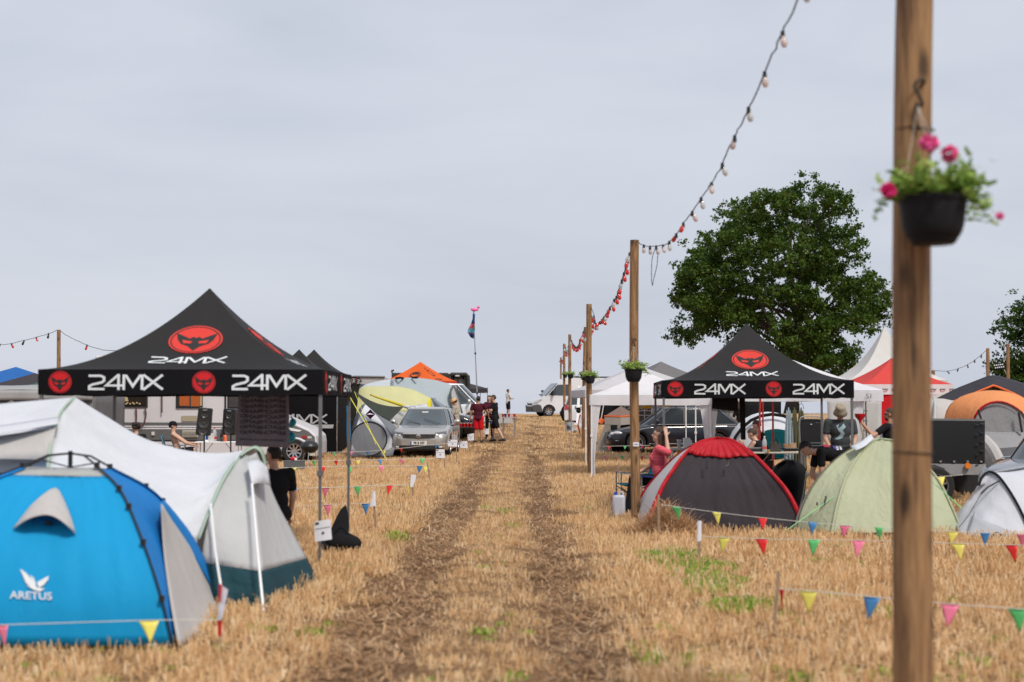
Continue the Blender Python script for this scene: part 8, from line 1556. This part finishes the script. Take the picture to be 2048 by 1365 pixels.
# straw heap round the second pole
rnd = random.Random(12); vs = []; fs = []
for i in range(4200):
    u = rnd.gauss(0, .33); v = rnd.gauss(0, .20); hgt = .40 * math.exp(-(u * u) / .10 - (v * v) / .06) + .03; p = V((2.08 + u, 19.25 + v, rnd.uniform(0, hgt))); a = rnd.uniform(0, 6.28); l = rnd.uniform(.08, .26); q = rnd.uniform(-.2, .8)
    blade(vs, fs, p, V((cos(a) * l * cos(q), sin(a) * l * cos(q), l * sin(q))), V((0, 0, 1)), .006, rnd.gauss(0, .012))
me = bpy.data.meshes.new('straw_heap'); me.from_pydata([tuple(v) for v in vs], [], fs); me.materials.append(STRAWD); o = bpy.data.objects.new('straw_heap', me); COL.objects.link(o); tag(o, 'loose heap of brown straw at the foot of the pole by the red tent', 'straw heap', kind='stuff')
# tables right
g0 = G(1368, 24.4); tb = table('grey folding table with a clear cup behind the red tent', g0, R(0), .55, .5, .98, topm=mat('alu_top2', (.42, .40, .36), rough=.6)); cup(g0.x - .09, g0.y, g0.z + .98, CLR, 'clear cup on the table behind the red tent', .042, .14); t = thing('paper_box', 'open white paper box on the table behind the red tent', 'box', (g0.x + .05, g0.y, g0.z + .98)); mb = MB(); mb.prism([V((-.06, 0, 0)), V((.08, 0, 0)), V((.08, 0, .12)), V((.04, 0, .17)), V((-.06, 0, .17))], (0, .12, 0)); mb.build('carton', WHITE, t)
g0 = G(1553, 30.0); tb = table('long pale folding table with groceries between the red tent and the grill', g0, R(0), 1.15, .6, .76, topm=mat('table_pale', (.50, .47, .41), rough=.6)); zt = g0.z + .76
bottle(W(1529, 900, 29.8).x, 29.8, zt, CLR, WHITE, 'large water bottle with a red and white label on the long table', .05, .33, plast('label_red', (.6, .08, .08)))
t = thing('soft_bag', 'dark grey soft bag on the long table', 'bag', (W(1550, 900, 29.9).x, 29.9, zt)); mb = MB(); mb.box((0, 0, .10), (.26, .2, .2), taper=.75); mb.ell((0, 0, .16), (.10, .09, .05)); put('bag', remesh(mb, .015), cloth('bag_grey', (.06, .055, .05)), t); mb = MB(); mb.tube(smooth_line([(-.06, -.08, .18), (0, -.09, .26), (.06, -.08, .18)]), .008, 5); mb.build('handle', BLACKCLOTH, t)
CARD = mat('cardboard', (.30, .17, .09), rough=.9); crate('cardboard_box', 'brown cardboard box at the right end of the long table', 'box', (W(1575, 900, 29.9).x, 30.0, zt), R(5), (.13, .12, .14), CARD); crate('cardboard_box', 'taller cardboard box beside the grill', 'box', (W(1589, 900, 29.9).x, 30.05, zt), R(-8), (.13, .12, .16), mat('cardboard_pale', (.42, .27, .17), rough=.9))
cup(W(1536, 900, 29.7).x, 29.65, zt, plast('tub_yellow', (.7, .42, .02)), 'small yellow tub beside the water bottle', .04, .05); crate('camp_stove', 'black camping stove at the left end of the long table', 'stove', (W(1512, 900, 29.9).x, 29.95, zt), R(4), (.34, .24, .07), BLACK, GREYM)
t = thing('serving_tray', 'black tray sticking out over the right end of the long table', 'tray', (W(1585, 900, 29.5).x, 29.5, zt + .02)); mb = MB(); mb.box((0, 0, .04), (.36, .22, .06)); mb.build('tray', BLACK, t, bevel=.01); mb = MB(); mb.tube([V((-.18, 0, .07)), V((-.26, 0, .07))], .015, 6); mb.build('handle', BLACK, t)
crate('drinks_carton', 'green and white drinks carton under the long table', 'carton', G(1552, 27.6, .22), R(6), (.16, .14, .24), plast('carton_green', (.03, .16, .04)), WHITE); crate('cool_box', 'black cool box under the long table', 'cool box', G(1522, 30.3), R(0), (.42, .36, .55), BLACK)
# gas grill
g0 = G(1621, 28.6); t = thing('gas_grill', 'black gas grill with an open lid right of the long table', 'gas grill', g0); s_ = 28.6 / F; zz = lambda py: 1.75 - (py - 808) * s_ - g0.z
mb = MB(); mb.prism([V((x, 0, z)) for x, z in ((-.22, zz(890)), (.22, zz(890)), (.21, zz(845)), (.19, zz(838)), (-.19, zz(838)), (-.21, zz(845)))], (0, .10, 0)); ld = mb.build('lid', BLACK, t, bevel=.02); mb = MB(); mb.tube(smooth_line([(-.23, -.03, zz(885)), (-.24, -.04, zz(850)), (-.20, -.05, zz(835)), (0, -.05, zz(833)), (.20, -.05, zz(835)), (.24, -.04, zz(850)), (.23, -.03, zz(885))]), .014, 8); mb.build('lid_rim', STEEL, ld, smooth=True)
mb = MB(); mb.lathe([(.026, 0), (.024, .012), (.001, .014)], (0, -.004, zz(850)), 16, Matrix.Rotation(pi / 2, 3, 'X')); mb.box((.14, -.004, zz(846)), (.09, .01, .016)); mb.build('badge', CHROME, ld); mb = MB(); mb.box((0, -.02, zz(895)), (.46, .3, .10)); mb.build('firebox', BLACK, t, bevel=.01); mb = MB(); mb.box((0, -.18, zz(885.5)), (.44, .012, .012)); mb.build('tool_rail', STEEL, t); mb = MB(); mb.box((0, -.02, .35), (.44, .28, .03)); mb.build('shelf', GREYM, t)
for sx in (-1, 1):
    for sy in (-.12, .10): mb = MB(); mb.box((sx * .22, sy, zz(900) / 2), (.035, .035, zz(900))); mb.build('leg', GREYM, t)
# hanging clothes
for px, Y, m_, w_, L_, lb in ((1577, 31.0, cloth('dress_ice', (.30, .38, .42)), .20, 1.35, 'pale blue dress hanging under the white party tent'), (1589, 31.2, cloth('dress_olive', (.13, .13, .075)), .17, 1.45, 'olive dress hanging next to the pale blue dress'), (1602, 31.4, cloth('dress_moss', (.10, .105, .055)), .22, 1.35, 'moss green strappy dress hanging nearest the gas grill')):
    c = W(px, 812, Y); t = thing('dress', lb, 'dress', c, 0, 'hanging dresses'); mb = MB(); A = []
    for j in range(14):
        v = j / 13; hw = w_ * (.30 + .22 * min(1, v * 3) + .25 * v) / 1.0; A.append([V((hw * (u - .5) * 1.3, .03 * sin(u * 16 + v * 2) * (.3 + v), -.08 - L_ * v + (.05 * cos((u - .5) * 9) if j == 0 else 0))) for u in [i / 18 for i in range(19)]])
    mb.grid(A); mb.build('fabric', m_, t, smooth='all', thick=.01); mb = MB(); mb.tube([V((-.06, 0, -.07)), V((-.04, 0, .02)), V((0, 0, .05)), V((.04, 0, .02)), V((.06, 0, -.07))], .006, 5); mb.tube(smooth_line([(0, 0, .05), (.015, 0, .09), (0, 0, .11)]), .004, 5); mb.build('hanger', BLACK, t)
# funnel in the raised hand
from mathutils import Euler
hw_ = pmat(fn) @ fj['wrL']; c = hw_ + V((-.02, -.03, .07)); t = thing('funnel', 'red funnel with a hose held up by the man in black', 'funnel', c); mb = MB(); mb.lathe([(.013, -.10), (.018, -.06), (.085, .02), (.09, .07), (.082, .07), (.075, .025), (.012, -.055)], n=20); mb.build('cone', CUPR, t, smooth=True); mb = MB(); mb.tube(smooth_line([(0, 0, -.08), (.03, -.02, -.25), (.08, 0, -.45), (.16, .05, -.62), (.22, .1, -.72)]), .013, 8); mb.build('hose', mat('hose_clear', (.42, .36, .24), rough=.3), t, smooth=True)
